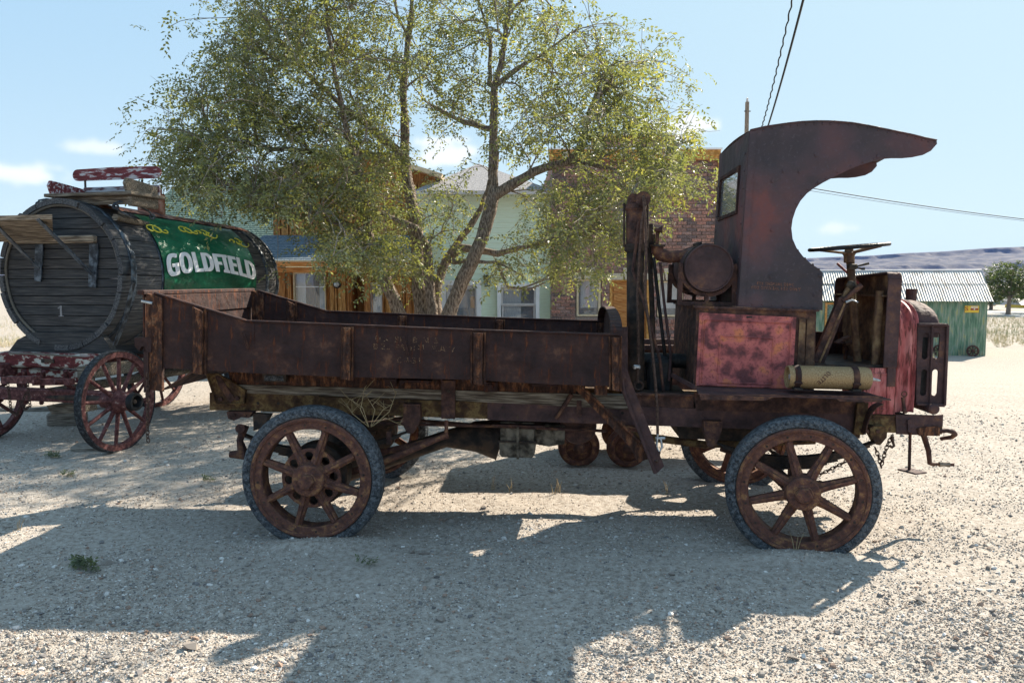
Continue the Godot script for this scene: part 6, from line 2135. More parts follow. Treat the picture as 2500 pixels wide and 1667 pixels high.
	rod("column_rod", [[2087, 690, sz + 0.03], [2096, 820, sz + 0.03]], 0.008, M.interior, sw, 6)
	var hubc := T(2074, 625, sz)
	part("column_head", lathem([[0.026, -0.045], [0.034, -0.04], [0.034, 0.0], [0.045, 0.02], [0.03, 0.03], [0.018, 0.07], [0.0, 0.075]], hubc, Vector3(-0.06, 1, 0), 20), M.interior, sw)
	var c := T(2073, 603, sz)
	var vd := (TF.basis.inverse() * (TF * c - Vector3(0, EYE, 0))).normalized()
	var na := Vector3(-0.095, 1.0, 0.0)
	na = (na - vd * (na.dot(vd) + 0.012)).normalized()
	st = S()
	ring(st, c, na, 0.243, 0.0125, 56, 10)
	part("rim", done(st), M.iron_black, sw)
	for i in 4:
		var a := TAU * i / 4.0 + 0.6
		var e := na.cross(Vector3.BACK).normalized() * cos(a) + na.cross(na.cross(Vector3.BACK)).normalized() * sin(a)
		part("spoke", tubem([hubc + Vector3(0, 0.022, 0) + e * 0.035, c - na * 0.01 + e * 0.235], [0.010, 0.006], 6), M.interior, sw)
	part("quadrant", lathem([[0, -0.02], [0.03, -0.02], [0.036, 0.0], [0.03, 0.012], [0, 0.014]], T(2082, 649, sz + 0.03), Vector3(0, 1, 0.1), 18), M.gearbox, sw)
	for e in [[[2093, 650], [2110, 646], [2122, 643]], [[2093, 653], [2104, 656], [2112, 656]]]:
		rod("throttle_lever", [[e[0][0], e[0][1], sz + 0.05], [e[1][0], e[1][1], sz + 0.06], [e[2][0], e[2][1], sz + 0.06]], [0.005, 0.008, 0.009], M.gearbox, sw, 6)
	# hand brake and gear lever in their quadrant
	var hb := Node3D.new()
	hb.name = "hand_levers"
	TR.add_child(hb)
	plate("lever_case", [[1983, 886], [2012, 890], [2064, 756], [2076, 736], [2062, 724], [2050, 728]], -0.50, 0.045, M.rust_brown, hb)
	plate("lever_rib", [[1999, 886], [2004, 886], [2066, 742], [2062, 738]], -0.495, 0.008, M.interior, hb)
	rod("brake_lever", [[2058, 735, -0.50], [2085, 712, -0.50], [2104, 696, -0.50]], [0.014, 0.016, 0.018], M.rust_brown, hb, 10)
	rod("gear_lever", [[2054, 735, -0.54], [2066, 712, -0.54], [2076, 702, -0.54]], [0.014, 0.016, 0.018], M.interior, hb, 10)
	part("knob", lathem([[0, -0.03], [0.02, -0.026], [0.031, 0.0], [0.02, 0.026], [0, 0.03]], T(2079, 697, -0.54), Vector3.UP, 18, 2.0), M.gearbox, hb)
	rod("release_trigger", [[2066, 738, -0.49], [2082, 732, -0.49], [2096, 738, -0.49]], [0.009, 0.006, 0.005], M.bare_steel, hb, 6)
	rod("red_lever", [[2045, 643, -1.0], [2104, 697, -0.9]], 0.009, M.hood_red, hb, 6)
	# pedals
	for p in [[[2042, 838], [2058, 828], [2074, 820]], [[2060, 840], [2080, 836], [2100, 825]]]:
		st = S()
		beam(st, T(p[0][0], p[0][1], -0.78), T(p[1][0], p[1][1], -0.78), 0.012, 0.09)
		beam(st, T(p[1][0], p[1][1], -0.78), T(p[2][0], p[2][1], -0.78), 0.012, 0.085)
		part("pedal", done(st), M.rust_brown, TR)
	rod("pedal_arm", [[2085, 836, -0.80], [2096, 850, -0.80], [2088, 890, -0.80]], 0.014, M.rust_brown, TR, 6)
	rod("pedal_arm", [[2058, 834, -0.84], [2068, 850, -0.84], [2062, 892, -0.84]], 0.013, M.rust_brown, TR, 6)

func arch_loft(st: SurfaceTool, stations: Array, zc: float, ybase: float):   # stations: [x, half width, top, side height]; open tunnel closed at both ends
	var n := 26
	var rings := []
	for s in stations:
		var r := []
		r.append(Vector3(s[0], ybase, zc + s[1]))
		for i in n + 1:
			var a := PI * i / n
			var ca := cos(a)
			var sa := sin(a)
			r.append(Vector3(s[0], s[3] + pow(absf(sa), 0.8) * (s[2] - s[3]), zc + signf(ca) * pow(absf(ca), 0.8) * s[1]))
		r.append(Vector3(s[0], ybase, zc - s[1]))
		rings.append(r)
	st.set_smooth_group(1)
	for i in rings.size() - 1:
		for k in rings[i].size() - 1:
			quad(st, rings[i][k], rings[i][k + 1], rings[i + 1][k + 1], rings[i + 1][k])
	st.set_smooth_group(-1)
	for e in [0, rings.size() - 1]:
		var r: Array = rings[e]
		for k in range(1, r.size() - 1):
			if e == 0:
				tri(st, r[0], r[k + 1], r[k])
			else:
				tri(st, r[0], r[k], r[k + 1])

# ---------------------------------------------------------------- rail cart behind the truck
func build_ore_cart():
	var t := thing("ore_cart", "low rusty four wheeled rail cart standing behind the truck", "cart")
	t.position = Vector3(1.35, 0, -7.0)
	t.rotation.y = deg_to_rad(-3)
	var st := S()
	# open box with flared lip
	for s in [[Vector3(0, 0.78, 0.16), Vector3(1.75, 0.5, 0.03)], [Vector3(0, 0.78, -0.5), Vector3(1.75, 0.5, 0.03)], [Vector3(-0.86, 0.78, -0.17), Vector3(0.03, 0.5, 0.63)], [Vector3(0.86, 0.78, -0.17), Vector3(0.03, 0.5, 0.63)], [Vector3(0, 0.53, -0.17), Vector3(1.69, 0.03, 0.63)]]:
		bev(st, s[0], s[1], 0.004)
	part("body", done(st), M.rust_brown, t)
	st = S()
	for z in [0.18, -0.52]:
		bev(st, Vector3(0, 1.03, z), Vector3(1.80, 0.05, 0.05), 0.006)
		bev(st, Vector3(0, 0.9, z), Vector3(1.78, 0.035, 0.04), 0.006)
	for x in [-0.88, 0.88]:
		bev(st, Vector3(x, 1.03, -0.17), Vector3(0.05, 0.05, 0.65), 0.006)
	part("rim", done(st), M.rust_brown, t)
	for x in [-0.55, 0.0, 0.55]:
		part("rib", bevm(Vector3(x, 0.75, 0.185), Vector3(0.06, 0.42, 0.03), 0.006), M.rust_brown, t)
	for z in [0.3, -0.3]:
		part("sole_bar", bevm(Vector3(0, 0.44, z), Vector3(1.9, 0.13, 0.08), 0.008), M.rust_yellow, t)
	for x in [-0.75, -0.33]:
		part("axle", tubem([Vector3(x, 0.19, -0.36), Vector3(x, 0.19, 0.36)], 0.035, 12), M.iron_dark, t)
		for z in [0.30, -0.30]:
			part("axle_box", bevm(Vector3(x, 0.30, z), Vector3(0.16, 0.2, 0.07), 0.01), M.rust_brown, t)
			var s := signf(z)
			var w := part("wheel", lathem([[0.0, 0.0], [0.05, 0.0], [0.055, -0.02], [0.105, -0.035], [0.115, -0.005], [0.150, 0.0], [0.152, -0.06], [0.178, -0.066], [0.182, -0.085], [0.05, -0.085], [0.0, -0.085]], Vector3(x, 0.178, z + s * 0.13), Vector3(0, 0, s), 36), M.rust_wheel, t)
			part("hub_cap", lathem([[0.045, 0.0], [0.042, 0.03], [0.02, 0.045], [0, 0.045]], Vector3(x, 0.178, z + s * 0.13), Vector3(0, 0, s), 20), M.rust_brown, w)
	part("coupling", tubem([Vector3(0.9, 0.42, 0), Vector3(1.1, 0.40, 0), Vector3(1.18, 0.36, 0)], [0.04, 0.03, 0.03], 10), M.iron_dark, t)

# ---------------------------------------------------------------- the wooden tank wagon
var WF: Transform3D
var WG: Node3D

func V(px: float, py: float, z: float) -> Vector3:
	return inframe(WF, px, py, z)

func wplate(called: String, pts: Array, z: float, thick: float, m: Material, parent: Node) -> MeshInstance3D:
	var o := PackedVector2Array()
	for p in pts:
		var v := V(p[0], p[1], z)
		o.append(Vector2(v.x, v.y))
	var st := S()
	prism(st, o, z - thick, z)
	return part(called, done(st), m, parent)

func wrod(called: String, pts: Array, r: Variant, m: Material, parent: Node, n := 8) -> MeshInstance3D:
	var p := []
	for q in pts:
		p.append(V(q[0], q[1], q[2]))
	return part(called, tubem(p, r, n), m, parent)

func wagon_wheel(r: float, turn: float) -> Node3D:   # axis along x, outer side +x
	var w := Node3D.new()
	w.name = "wheel"
	WG.add_child(w, true)
	part("tyre", lathem([[r - 0.014, -0.036], [r, -0.036], [r, 0.036], [r - 0.014, 0.036], [r - 0.014, -0.036]], Vector3.ZERO, Vector3.RIGHT, 64, 0.4), M.rubber_dark, w)
	part("felloe", lathem([[r - 0.068, -0.028], [r - 0.0145, -0.033], [r - 0.0145, 0.033], [r - 0.068, 0.028], [r - 0.068, -0.028]], Vector3.ZERO, Vector3.RIGHT, 64, 0.4), M.wheel_red, w)
	for i in 12:
		var a := TAU * i / 12.0 + turn
		var d := Vector3(0, sin(a), cos(a))
		var side := Vector3(1, 0, 0).cross(d)
		var st := S()
		var p := []
		for e in [[0.07, 0.026, 0.022], [0.16, 0.021, 0.019], [r - 0.06, 0.016, 0.017]]:
			var ring_ := []
			for k in 8:
				var t := TAU * k / 8.0
				ring_.append(d * e[0] + side * cos(t) * e[1] + Vector3(1, 0, 0) * (sin(t) * e[2] + 0.02 * (1.0 - e[0] / r)))
			p.append(ring_)
		st.set_smooth_group(1)
		for s in 2:
			for k in 8:
				quad(st, p[s][k], p[s][(k + 1) % 8], p[s + 1][(k + 1) % 8], p[s + 1][k])
		part("spoke", done(st), M.wheel_red, w)
	var hub := part("hub", lathem([[0.05, -0.15], [0.07, -0.15], [0.085, -0.05], [0.105, -0.04], [0.11, 0.04], [0.095, 0.06], [0.08, 0.15], [0.075, 0.17]], Vector3.ZERO, Vector3.RIGHT, 28, 0.6), M.wheel_red, w)
	part("hub_band", lathem([[0.04, 0.14], [0.05, 0.185], [0.062, 0.225], [0.084, 0.225], [0.086, 0.165], [0.075, 0.16]], Vector3.ZERO, Vector3.RIGHT, 28, 0.4), M.iron_black, hub)
	part("axle_nut", lathem([[0.0, 0.205], [0.02, 0.205], [0.03, 0.19], [0.03, 0.12]], Vector3.ZERO, Vector3.RIGHT, 8), M.iron_dark, hub)
	return w

func on_tank(th: float, s: float, off := 0.0) -> Vector3:   # th: angle up from the right side (degrees), s: metres back from the front head
	var r := lerpf(0.775, 0.735, s / 2.94) + off
	return Vector3(cos(deg_to_rad(th)) * r, lerpf(1.68, 1.63, s / 2.94) + sin(deg_to_rad(th)) * r, -s)

func build_wagon():
	var al := deg_to_rad(14.3)
	WF = Transform3D(Basis(Vector3(cos(al), 0, sin(al)), Vector3.UP, Vector3(-sin(al), 0, cos(al))), Vector3(-4.63, 0, -8.0))
	WG = thing("tank_wagon", "dark wooden barrel water wagon with red spoked wheels and driver's seat", "wagon")
	WG.transform = WF
	var tank := Node3D.new()
	tank.name = "tank"
	WG.add_child(tank)
	rng.seed = 15
	# staves
	var n := 26
	for i in n:
		var a0 := 360.0 * i / n + 0.35
		var a1 := 360.0 * (i + 1) / n - 0.35
		var st := S()
		var s0 := -0.02 + rng.randf_range(-0.015, 0.015)
		var s1 := 2.94 + rng.randf_range(-0.02, 0.02)
		var off := rng.randf_range(-0.003, 0.003)
		var rg := []
		for s in [s0, s1]:
			var q := []
			for k in 4:
				q.append(on_tank(lerpf(a0, a1, k / 3.0), s, off))
			for k in 4:
				q.append(on_tank(lerpf(a1, a0, k / 3.0), s, -0.055))
			rg.append(q)
		for k in 8:
			var j := (k + 1) % 8
			quad(st, rg[0][k], rg[1][k], rg[1][j], rg[0][j])
		for k in 3:
			quad(st, rg[0][k], rg[0][k + 1], rg[0][6 - k], rg[0][7 - k])
			quad(st, rg[1][k + 1], rg[1][k], rg[1][7 - k], rg[1][6 - k])
		part("stave", done(st), [M.stave_grey, M.stave_grey_b][rng.randi() % 2], tank)
	# heads: horizontal planks cut to the circle
	for e in 2:
		var R := 0.715 if e == 0 else 0.675
		var cy := 1.68 if e == 0 else 1.63
		var zz := -0.035 if e == 0 else -2.90
		var y := -R + 0.004
		while y < R - 0.02:
			var hgt := rng.randf_range(0.085, 0.112)
			var y1 := minf(y + hgt, R - 0.003)
			var p := PackedVector2Array()
			for k in 7:
				var yy := lerpf(y, y1 - 0.0075, k / 6.0)
				p.append(Vector2(sqrt(maxf(R * R - yy * yy, 0.0001)), cy + yy))
			for k in 7:
				var yy := lerpf(y1 - 0.0075, y, k / 6.0)
				p.append(Vector2(-sqrt(maxf(R * R - yy * yy, 0.0001)), cy + yy))
			var st := S()
			prism(st, p, zz - 0.03, zz + rng.randf_range(-0.003, 0.003))
			part("head_plank", done(st), [M.head_grey, M.head_grey_b][rng.randi() % 2], tank)
			y = y1
	# rope laid round the inside of the front rim
	var loop := []
	for i in 65:
		var a := TAU * i / 64.0
		loop.append(Vector3(cos(a) * 0.708, 1.68 + sin(a) * 0.708, -0.018 + 0.004 * sin(a * 9.0)))
	part("rope", tubem(loop, 0.014, 8), M.rope, tank)
	# hoops
	hoop(tank, 0.10, 0.075, 0.005, 0.0, 360.0)
	hoop(tank, 0.56, 0.02, 0.006, 0.0, 360.0)
	hoop(tank, 2.62, 0.07, 0.006, 0.0, 360.0)
	hoop(tank, 2.88, 0.05, 0.006, 0.0, 360.0)
	# loose end of the front hoop hanging at the side
	var tail := [on_tank(40, 0.14, 0.012), on_tank(15, 0.14, 0.02), V(325, 690, -0.02), V(303, 785, 0.0), V(279, 842, 0.03)]
	var st := S()
	for i in tail.size() - 1:
		beam(st, tail[i], tail[i + 1], 0.006, 0.065, Vector3(0.1, 0, 1), 0.001)
	var tl := part("loose_hoop", done(st), M.hoop_iron, tank)
	# rusty top deck and vent drum
	st = S()
	st.set_smooth_group(1)
	for i in 6:
		for k in 12:
			var a := lerpf(62, 112, i / 6.0)
			var b := lerpf(62, 112, (i + 1) / 6.0)
			var s := lerpf(0.18, 2.86, k / 12.0)
			var s2 := lerpf(0.18, 2.86, (k + 1) / 12.0)
			quad(st, on_tank(a, s, 0.012), on_tank(a, s2, 0.012), on_tank(b, s2, 0.012), on_tank(b, s, 0.012))
	st.set_smooth_group(-1)
	part("top_sheet", done(st), M.deck_rust, tank)
	for s in [1.2, 2.0]:
		hoop(tank, s, 0.012, 0.014, 55, 120)
	var vd := part("vent_drum", lathem([[0.15, -0.05], [0.15, 0.23], [0.135, 0.235], [0.12, 0.235], [0.12, 0.29], [0.0, 0.295]], on_tank(88, 1.35, 0.0), Vector3.UP, 28), M.deck_rust, tank)
	part("hole", lathem([[0.028, 0.0], [0.026, 0.002], [0.0, 0.002]], on_tank(88, 1.35, 0.0) + Vector3(-0.02, 0.12, 0.149), Vector3(-0.1, 0, 1), 14), M.iron_black, vd)
	# green printed banner
	st = S()
	st.set_smooth_group(1)
	var wr := FastNoiseLite.new()
	wr.seed = 8
	wr.frequency = 1.6
	var bp := func(th: float, s: float, more := 0.0) -> Vector3:
		return on_tank(th, s, more + 0.018 + 0.005 * (wr.get_noise_2d(th * 0.03 + s * 0.6, s * 1.2 - th * 0.01)))
	for i in 40:
		for k in 30:
			var th0 := lerpf(-40, 58, i / 40.0)
			var th1 := lerpf(-40, 58, (i + 1) / 40.0)
			var s0 := lerpf(0.58, 2.36, k / 30.0)
			var s1 := lerpf(0.58, 2.36, (k + 1) / 30.0)
			quad(st, bp.call(th0, s0), bp.call(th0, s1), bp.call(th1, s1), bp.call(th1, s0))
	var ban := part("banner", done(st), M.banner, tank)
	# arched lettering, each point bent onto the tank
	var word := func(v: Vector3) -> Vector3:
		var u := v.x * 1.06
		var rise := 0.075 * (1.0 - pow(u / 0.82, 2.0))
		var y := (v.y * (1.0 + 0.12 * absf(u)) + rise)
		return bp.call(10.0 + rad_to_deg((y - 0.03) / 0.77), 1.475 + u, 0.011 + v.z)
	for k in 3:
		var shift := Vector3((k - 1) * 0.011, 0, k * 0.0006)
		part("lettering", lettering("GOLDFIELD", 0.30, 0.002, func(v): return word.call(v + shift)), M.print_white, ban)
	# yellow scrollwork
	for sc in [[44.0, 1.30, 1.0], [44.0, 1.62, -1.0], [40.0, 0.72, 1.0], [38.0, 2.22, -1.0], [-16.0, 0.70, 1.0]]:
		st = S()
		for stroke in 3:
			var p := []
			for i in 22:
				var t := i / 21.0
				var ang: float = t * 5.2 * sc[2] + stroke * 1.6
				var rr := (0.10 - 0.085 * t) * (1.0 - 0.25 * stroke)
				var ds: float = sc[2] * (stroke * 0.10 - 0.08) + cos(ang) * rr * 1.4
				var dt := sin(ang) * rr * 62.0
				p.append(bp.call(sc[0] + dt, sc[1] + ds, 0.004))
			tube(st, p, 0.008, 5)
		part("scroll_print", done(st), M.print_yellow, ban)
	# painted numeral on the head
	var o1 := V(148, 760, -0.03)
	part("numeral", lettering("1", 0.155, 0.004, func(v): return o1 + Vector3(v.x, v.y, v.z + 0.004), "Droid Serif"), M.roof_grey, tank)
	# saddle under the tank, bolsters, running gear
	wplate("saddle", [[12, 868], [40, 830], [75, 812], [150, 812], [240, 812], [262, 838], [275, 872]], 0.02, 0.08, M.head_grey, WG)
	for s in [1.3, 2.5]:
		part("saddle", bevm(Vector3(0, 0.86, -s), Vector3(1.1, 0.22, 0.1), 0.01), M.head_grey, WG)
	var bo := V(120, 879, 0.16)
	part("bolster", bevm(Vector3(bo.x + 0.02, bo.y, 0.16), Vector3(1.20, 0.15, 0.14), 0.02), M.peeling_red, WG)
	part("number_plate", bevm(Vector3(bo.x + 0.05, bo.y, 0.235), Vector3(0.16, 0.04, 0.01), 0.003), M.iron_dark, WG)
	wrod("bolster_rope", [[20, 862, 0.22], [120, 866, 0.23], [235, 873, 0.22]], 0.009, M.rope, WG, 6)
	var sp := V(110, 913, 0.10)
	part("sand_board", bevm(Vector3(sp.x + 0.02, sp.y - 0.01, 0.10), Vector3(1.10, 0.13, 0.10), 0.012), M.peeling_red, WG)
	part("axle_bed", bevm(Vector3(0.08, 0.49, 0.33), Vector3(1.70, 0.12, 0.12), 0.012), M.wheel_red, WG)
	part("axle", tubem([Vector3(-0.75, 0.47, 0.30), Vector3(1.0, 0.486, 0.42)], 0.03, 10), M.iron_dark, WG)
	# front hounds and draw bars
	wplate("draw_bar", [[0, 920], [82, 919], [82, 936], [0, 937]], 0.62, 0.07, M.wheel_red, WG)
	wplate("draw_bar", [[76, 926], [167, 925], [168, 940], [77, 941]], 0.55, 0.07, M.wheel_red, WG)
	wrod("draw_pin", [[132, 932, 0.60], [150, 933, 0.55], [195, 955, 0.2]], [0.03, 0.018, 0.016], M.wheel_red, WG, 10)
	for b in [[58, 905, 62, 985], [104, 905, 100, 985], [158, 905, 176, 985]]:
		wrod("hound", [[b[0], b[1], 0.3], [b[2], b[3], 0.1]], 0.022, M.wheel_red, WG, 6)
	wplate("hound_bar", [[30, 958], [190, 962], [190, 976], [30, 972]], 0.35, 0.06, M.wheel_red, WG)
	wplate("under_plank", [[112, 990], [195, 985], [200, 1008], [125, 1012]], 0.25, 0.2, M.sill_wood, WG)
	part("side_sill", bevm(Vector3(0.52, 0.72, -1.25), Vector3(0.08, 0.13, 3.2), 0.01), M.sill_wood, WG)
	part("side_sill", bevm(Vector3(-0.48, 0.72, -1.25), Vector3(0.08, 0.13, 3.2), 0.01), M.wheel_red, WG)
	part("reach_pole", tubem([Vector3(0.05, 0.5, 0.3), Vector3(0.05, 0.5, -2.3)], 0.05, 10), M.sill_wood, WG)
	part("rear_axle", bevm(Vector3(0.2, 0.52, -1.95), Vector3(1.5, 0.12, 0.12), 0.012), M.wheel_red, WG)
	for c in [[18, 940, 26, 1005, 40, 1012, 62, 960], [66, 938, 72, 990, 60, 1000, 48, 980]]:
		chain("draw_chain", [V(c[0], c[1], 0.63), V(c[2], c[3], 0.6), V(c[4], c[5], 0.58), V(c[6], c[7], 0.55)], 0.03, M.chain_iron, WG)
	chain("draw_chain", [V(120, 950, 0.4), V(150, 965, 0.35), V(190, 962, 0.3)], 0.03, M.chain_iron, WG)
	# wheels
	for w in [[1.0, 0.42, 0.486, 0.1], [-0.73, 0.25, 0.45, 0.4], [-0.42, -1.9, 0.55, 0.2], [0.98, -1.9, 0.55, 0.3]]:
		var wh := wagon_wheel(w[2], w[3])
		wh.position = Vector3(w[0], w[2] - 0.01, w[1])
		if w[0] < 0:
			wh.rotation.y = PI
	# foot board on iron brackets
	var fb := Node3D.new()
	fb.name = "foot_board"
	WG.add_child(fb)
	var fo := V(126, 523, 0.50)
	var fi := V(152, 577, 0.04)
	st = S()
	var q0 := Vector3(fo.x, fo.y, 0.50)
	var q1 := Vector3(fi.x - 0.12, fi.y, 0.04)
	var lx := -1.1
	box8(st, [Vector3(lx, q1.y - 0.045, q1.z), Vector3(q1.x, q1.y - 0.045, q1.z), Vector3(q1.x, q1.y, q1.z), Vector3(lx, q1.y, q1.z), Vector3(lx, q0.y - 0.045, q0.z), Vector3(q0.x, q0.y - 0.045, q0.z), Vector3(q0.x, q0.y, q0.z), Vector3(lx, q0.y, q0.z)])
	part("plank", done(st), M.footboard, fb)
	var ld := V(196, 584, 0.03)
	part("ledge", bevm(Vector3(ld.x - 0.35, ld.y, 0.03), Vector3(1.05, 0.075, 0.07), 0.012), M.footboard, fb)
	for b in [[90, 534, 225, 671, 217, 238, 592, 703], [-40, 520, 92, 655, 85, 104, 578, 688]]:
		st = S()
		beam(st, V(b[0], b[1], 0.50), V(b[2], b[3], 0.02), 0.014, 0.06, Vector3(1, 0, 0.2))
		part("brace", done(st), M.hoop_iron, fb)
		wplate("bracket_plate", [[b[4], b[6]], [b[5], b[6] + 3], [b[5] - 6, b[7]], [b[4] - 3, b[7] - 3]], 0.0, 0.014, M.hoop_iron, fb)
	# driver's seat on scroll springs
	var se := Node3D.new()
	se.name = "driver_seat"
	WG.add_child(se)
	var y := V(200, 474, -0.05).y
	var x0 := V(114, 471, -0.05).x
	var x1 := V(312, 478, -0.05).x
	part("seat_board", bevm(Vector3((x0 + x1) * 0.5, y, -0.30), Vector3(x1 - x0 + 0.08, 0.035, 0.52), 0.006), M.sill_wood, se)
	part("seat_front", bevm(Vector3((x0 + x1) * 0.5 + 0.02, y - 0.06, -0.14), Vector3(x1 - x0 - 0.12, 0.085, 0.04), 0.006), M.sill_wood, se)
	part("back_board", bevm(Vector3((x0 + x1) * 0.5, y + 0.07, -0.53), Vector3(x1 - x0 - 0.02, 0.13, 0.03), 0.008), M.seat_white, se)
	for s in [[x0 + 0.03, -0.22], [x1 - 0.03, 0.22]]:
		st = S()
		var pl := PackedVector2Array([Vector2(-0.50, y + 0.02), Vector2(-0.06, y + 0.02), Vector2(-0.03, y + 0.10), Vector2(-0.06, y + 0.15), Vector2(-0.14, y + 0.145), Vector2(-0.50, y + 0.11)])
		prismx(st, pl, -0.015, 0.015)
		var ar := part("arm", done(st), M.scraped_red if s[0] < 0.2 else M.sill_wood, se)
		ar.position.x = s[0]
		ar.rotation.z = s[1] * 0.0
		part("knee", bevm(Vector3(s[0], y - 0.07, -0.3), Vector3(0.05, 0.11, 0.42), 0.015), M.sill_wood, se)
	var bk := V(282, 424, -0.58)
	st = S()
	var bw := (V(389, 430, -0.58).x - V(175, 417, -0.58).x) * 0.5
	var bp2 := PackedVector2Array()
	for v in arc(Vector2(bk.x + bw - 0.06, bk.y), 0.062, -90, 90, 8):
		bp2.append(v)
	bp2.append(Vector2(bk.x, bk.y + 0.072))
	for v in arc(Vector2(bk.x - bw + 0.06, bk.y), 0.062, 90, 270, 8):
		bp2.append(v)
	prism(st, bp2, -0.60, -0.575)
	part("back_rest", done(st), M.scraped_red, se)
	for px in [210, 349]:
		var p := V(px, 440, -0.585)
		part("back_post", bevm(Vector3(p.x, (p.y + y) * 0.5, -0.565), Vector3(0.025, p.y - y, 0.012), 0.003), M.iron_dark, se)
	for s in [[[90, 500, -0.06], [94, 489, -0.06], [112, 486, -0.1], [150, 490, -0.3]], [[279, 506, -0.06], [277, 497, -0.06], [290, 492, -0.08], [325, 496, -0.3], [362, 515, -0.5], [372, 527, -0.55]], [[281, 508, -0.06], [300, 520, -0.1], [330, 530, -0.3]]]:
		wrod("spring", s, 0.011, M.hoop_iron, se, 6)
	for p in [[93, 499, -0.06], [281, 504, -0.06], [371, 529, -0.55]]:
		st = S()
		ring(st, V(p[0], p[1], p[2]), Vector3.RIGHT.lerp(Vector3.BACK, 0.6), 0.022, 0.012, 16, 6)
		part("scroll", done(st), M.hoop_iron, se)
	wrod("bearer", [[280, 530, -0.05], [366, 550, -0.75]], 0.035, M.sill_wood, se, 6)

func hoop(parent: Node, s: float, w: float, off: float, a0: float, a1: float):
	var st := S()
	st.set_smooth_group(1)
	var n := int((a1 - a0) / 5.0)
	for i in n:
		var a := lerpf(a0, a1, float(i) / n)
		var b := lerpf(a0, a1, float(i + 1) / n)
		quad(st, on_tank(a, s, off), on_tank(a, s + w, off), on_tank(b, s + w, off), on_tank(b, s, off))
		quad(st, on_tank(a, s, off - 0.006), on_tank(a, s, off), on_tank(b, s, off), on_tank(b, s, off - 0.006))
	part("hoop", done(st), M.hoop_iron, parent)

# ---------------------------------------------------------------- the elm behind the truck
var tn_pos := PackedVector3Array()   # nodes of the branching
var tn_par := PackedInt32Array()
var tn_min := PackedFloat32Array()   # least radius (main limbs)

func limb(pts: Array, r0: float, r1: float, from := -1):
	var last := from
	for i in pts.size():
		var p: Array = pts[i]
		var w := atz(p[0], p[1], p[2])
		var r := lerpf(r0, r1, float(i) / maxi(pts.size() - 1, 1))
		if last < 0:
			last = add_node(w, -1, r)
			continue
		var a := tn_pos[last]
		var n := maxi(int(a.distance_to(w) / 0.14), 1)
		for k in range(1, n + 1):
			var q := a.lerp(w, float(k) / n)
			if k < n:
				q += Vector3(rng.randf_range(-1, 1), rng.randf_range(-1, 1), rng.randf_range(-1, 1)) * 0.012
			last = add_node(q, last, r)

func add_node(p: Vector3, par: int, r: float) -> int:
	tn_pos.append(p)
	tn_par.append(par)
	tn_min.append(r)
	return tn_pos.size() - 1

func nearest(p: Vector3) -> int:
	var best := 0
	var bd := 1e9
	for i in tn_pos.size():
		var d := tn_pos[i].distance_squared_to(p)
		if d < bd:
			bd = d
			best = i
	return best

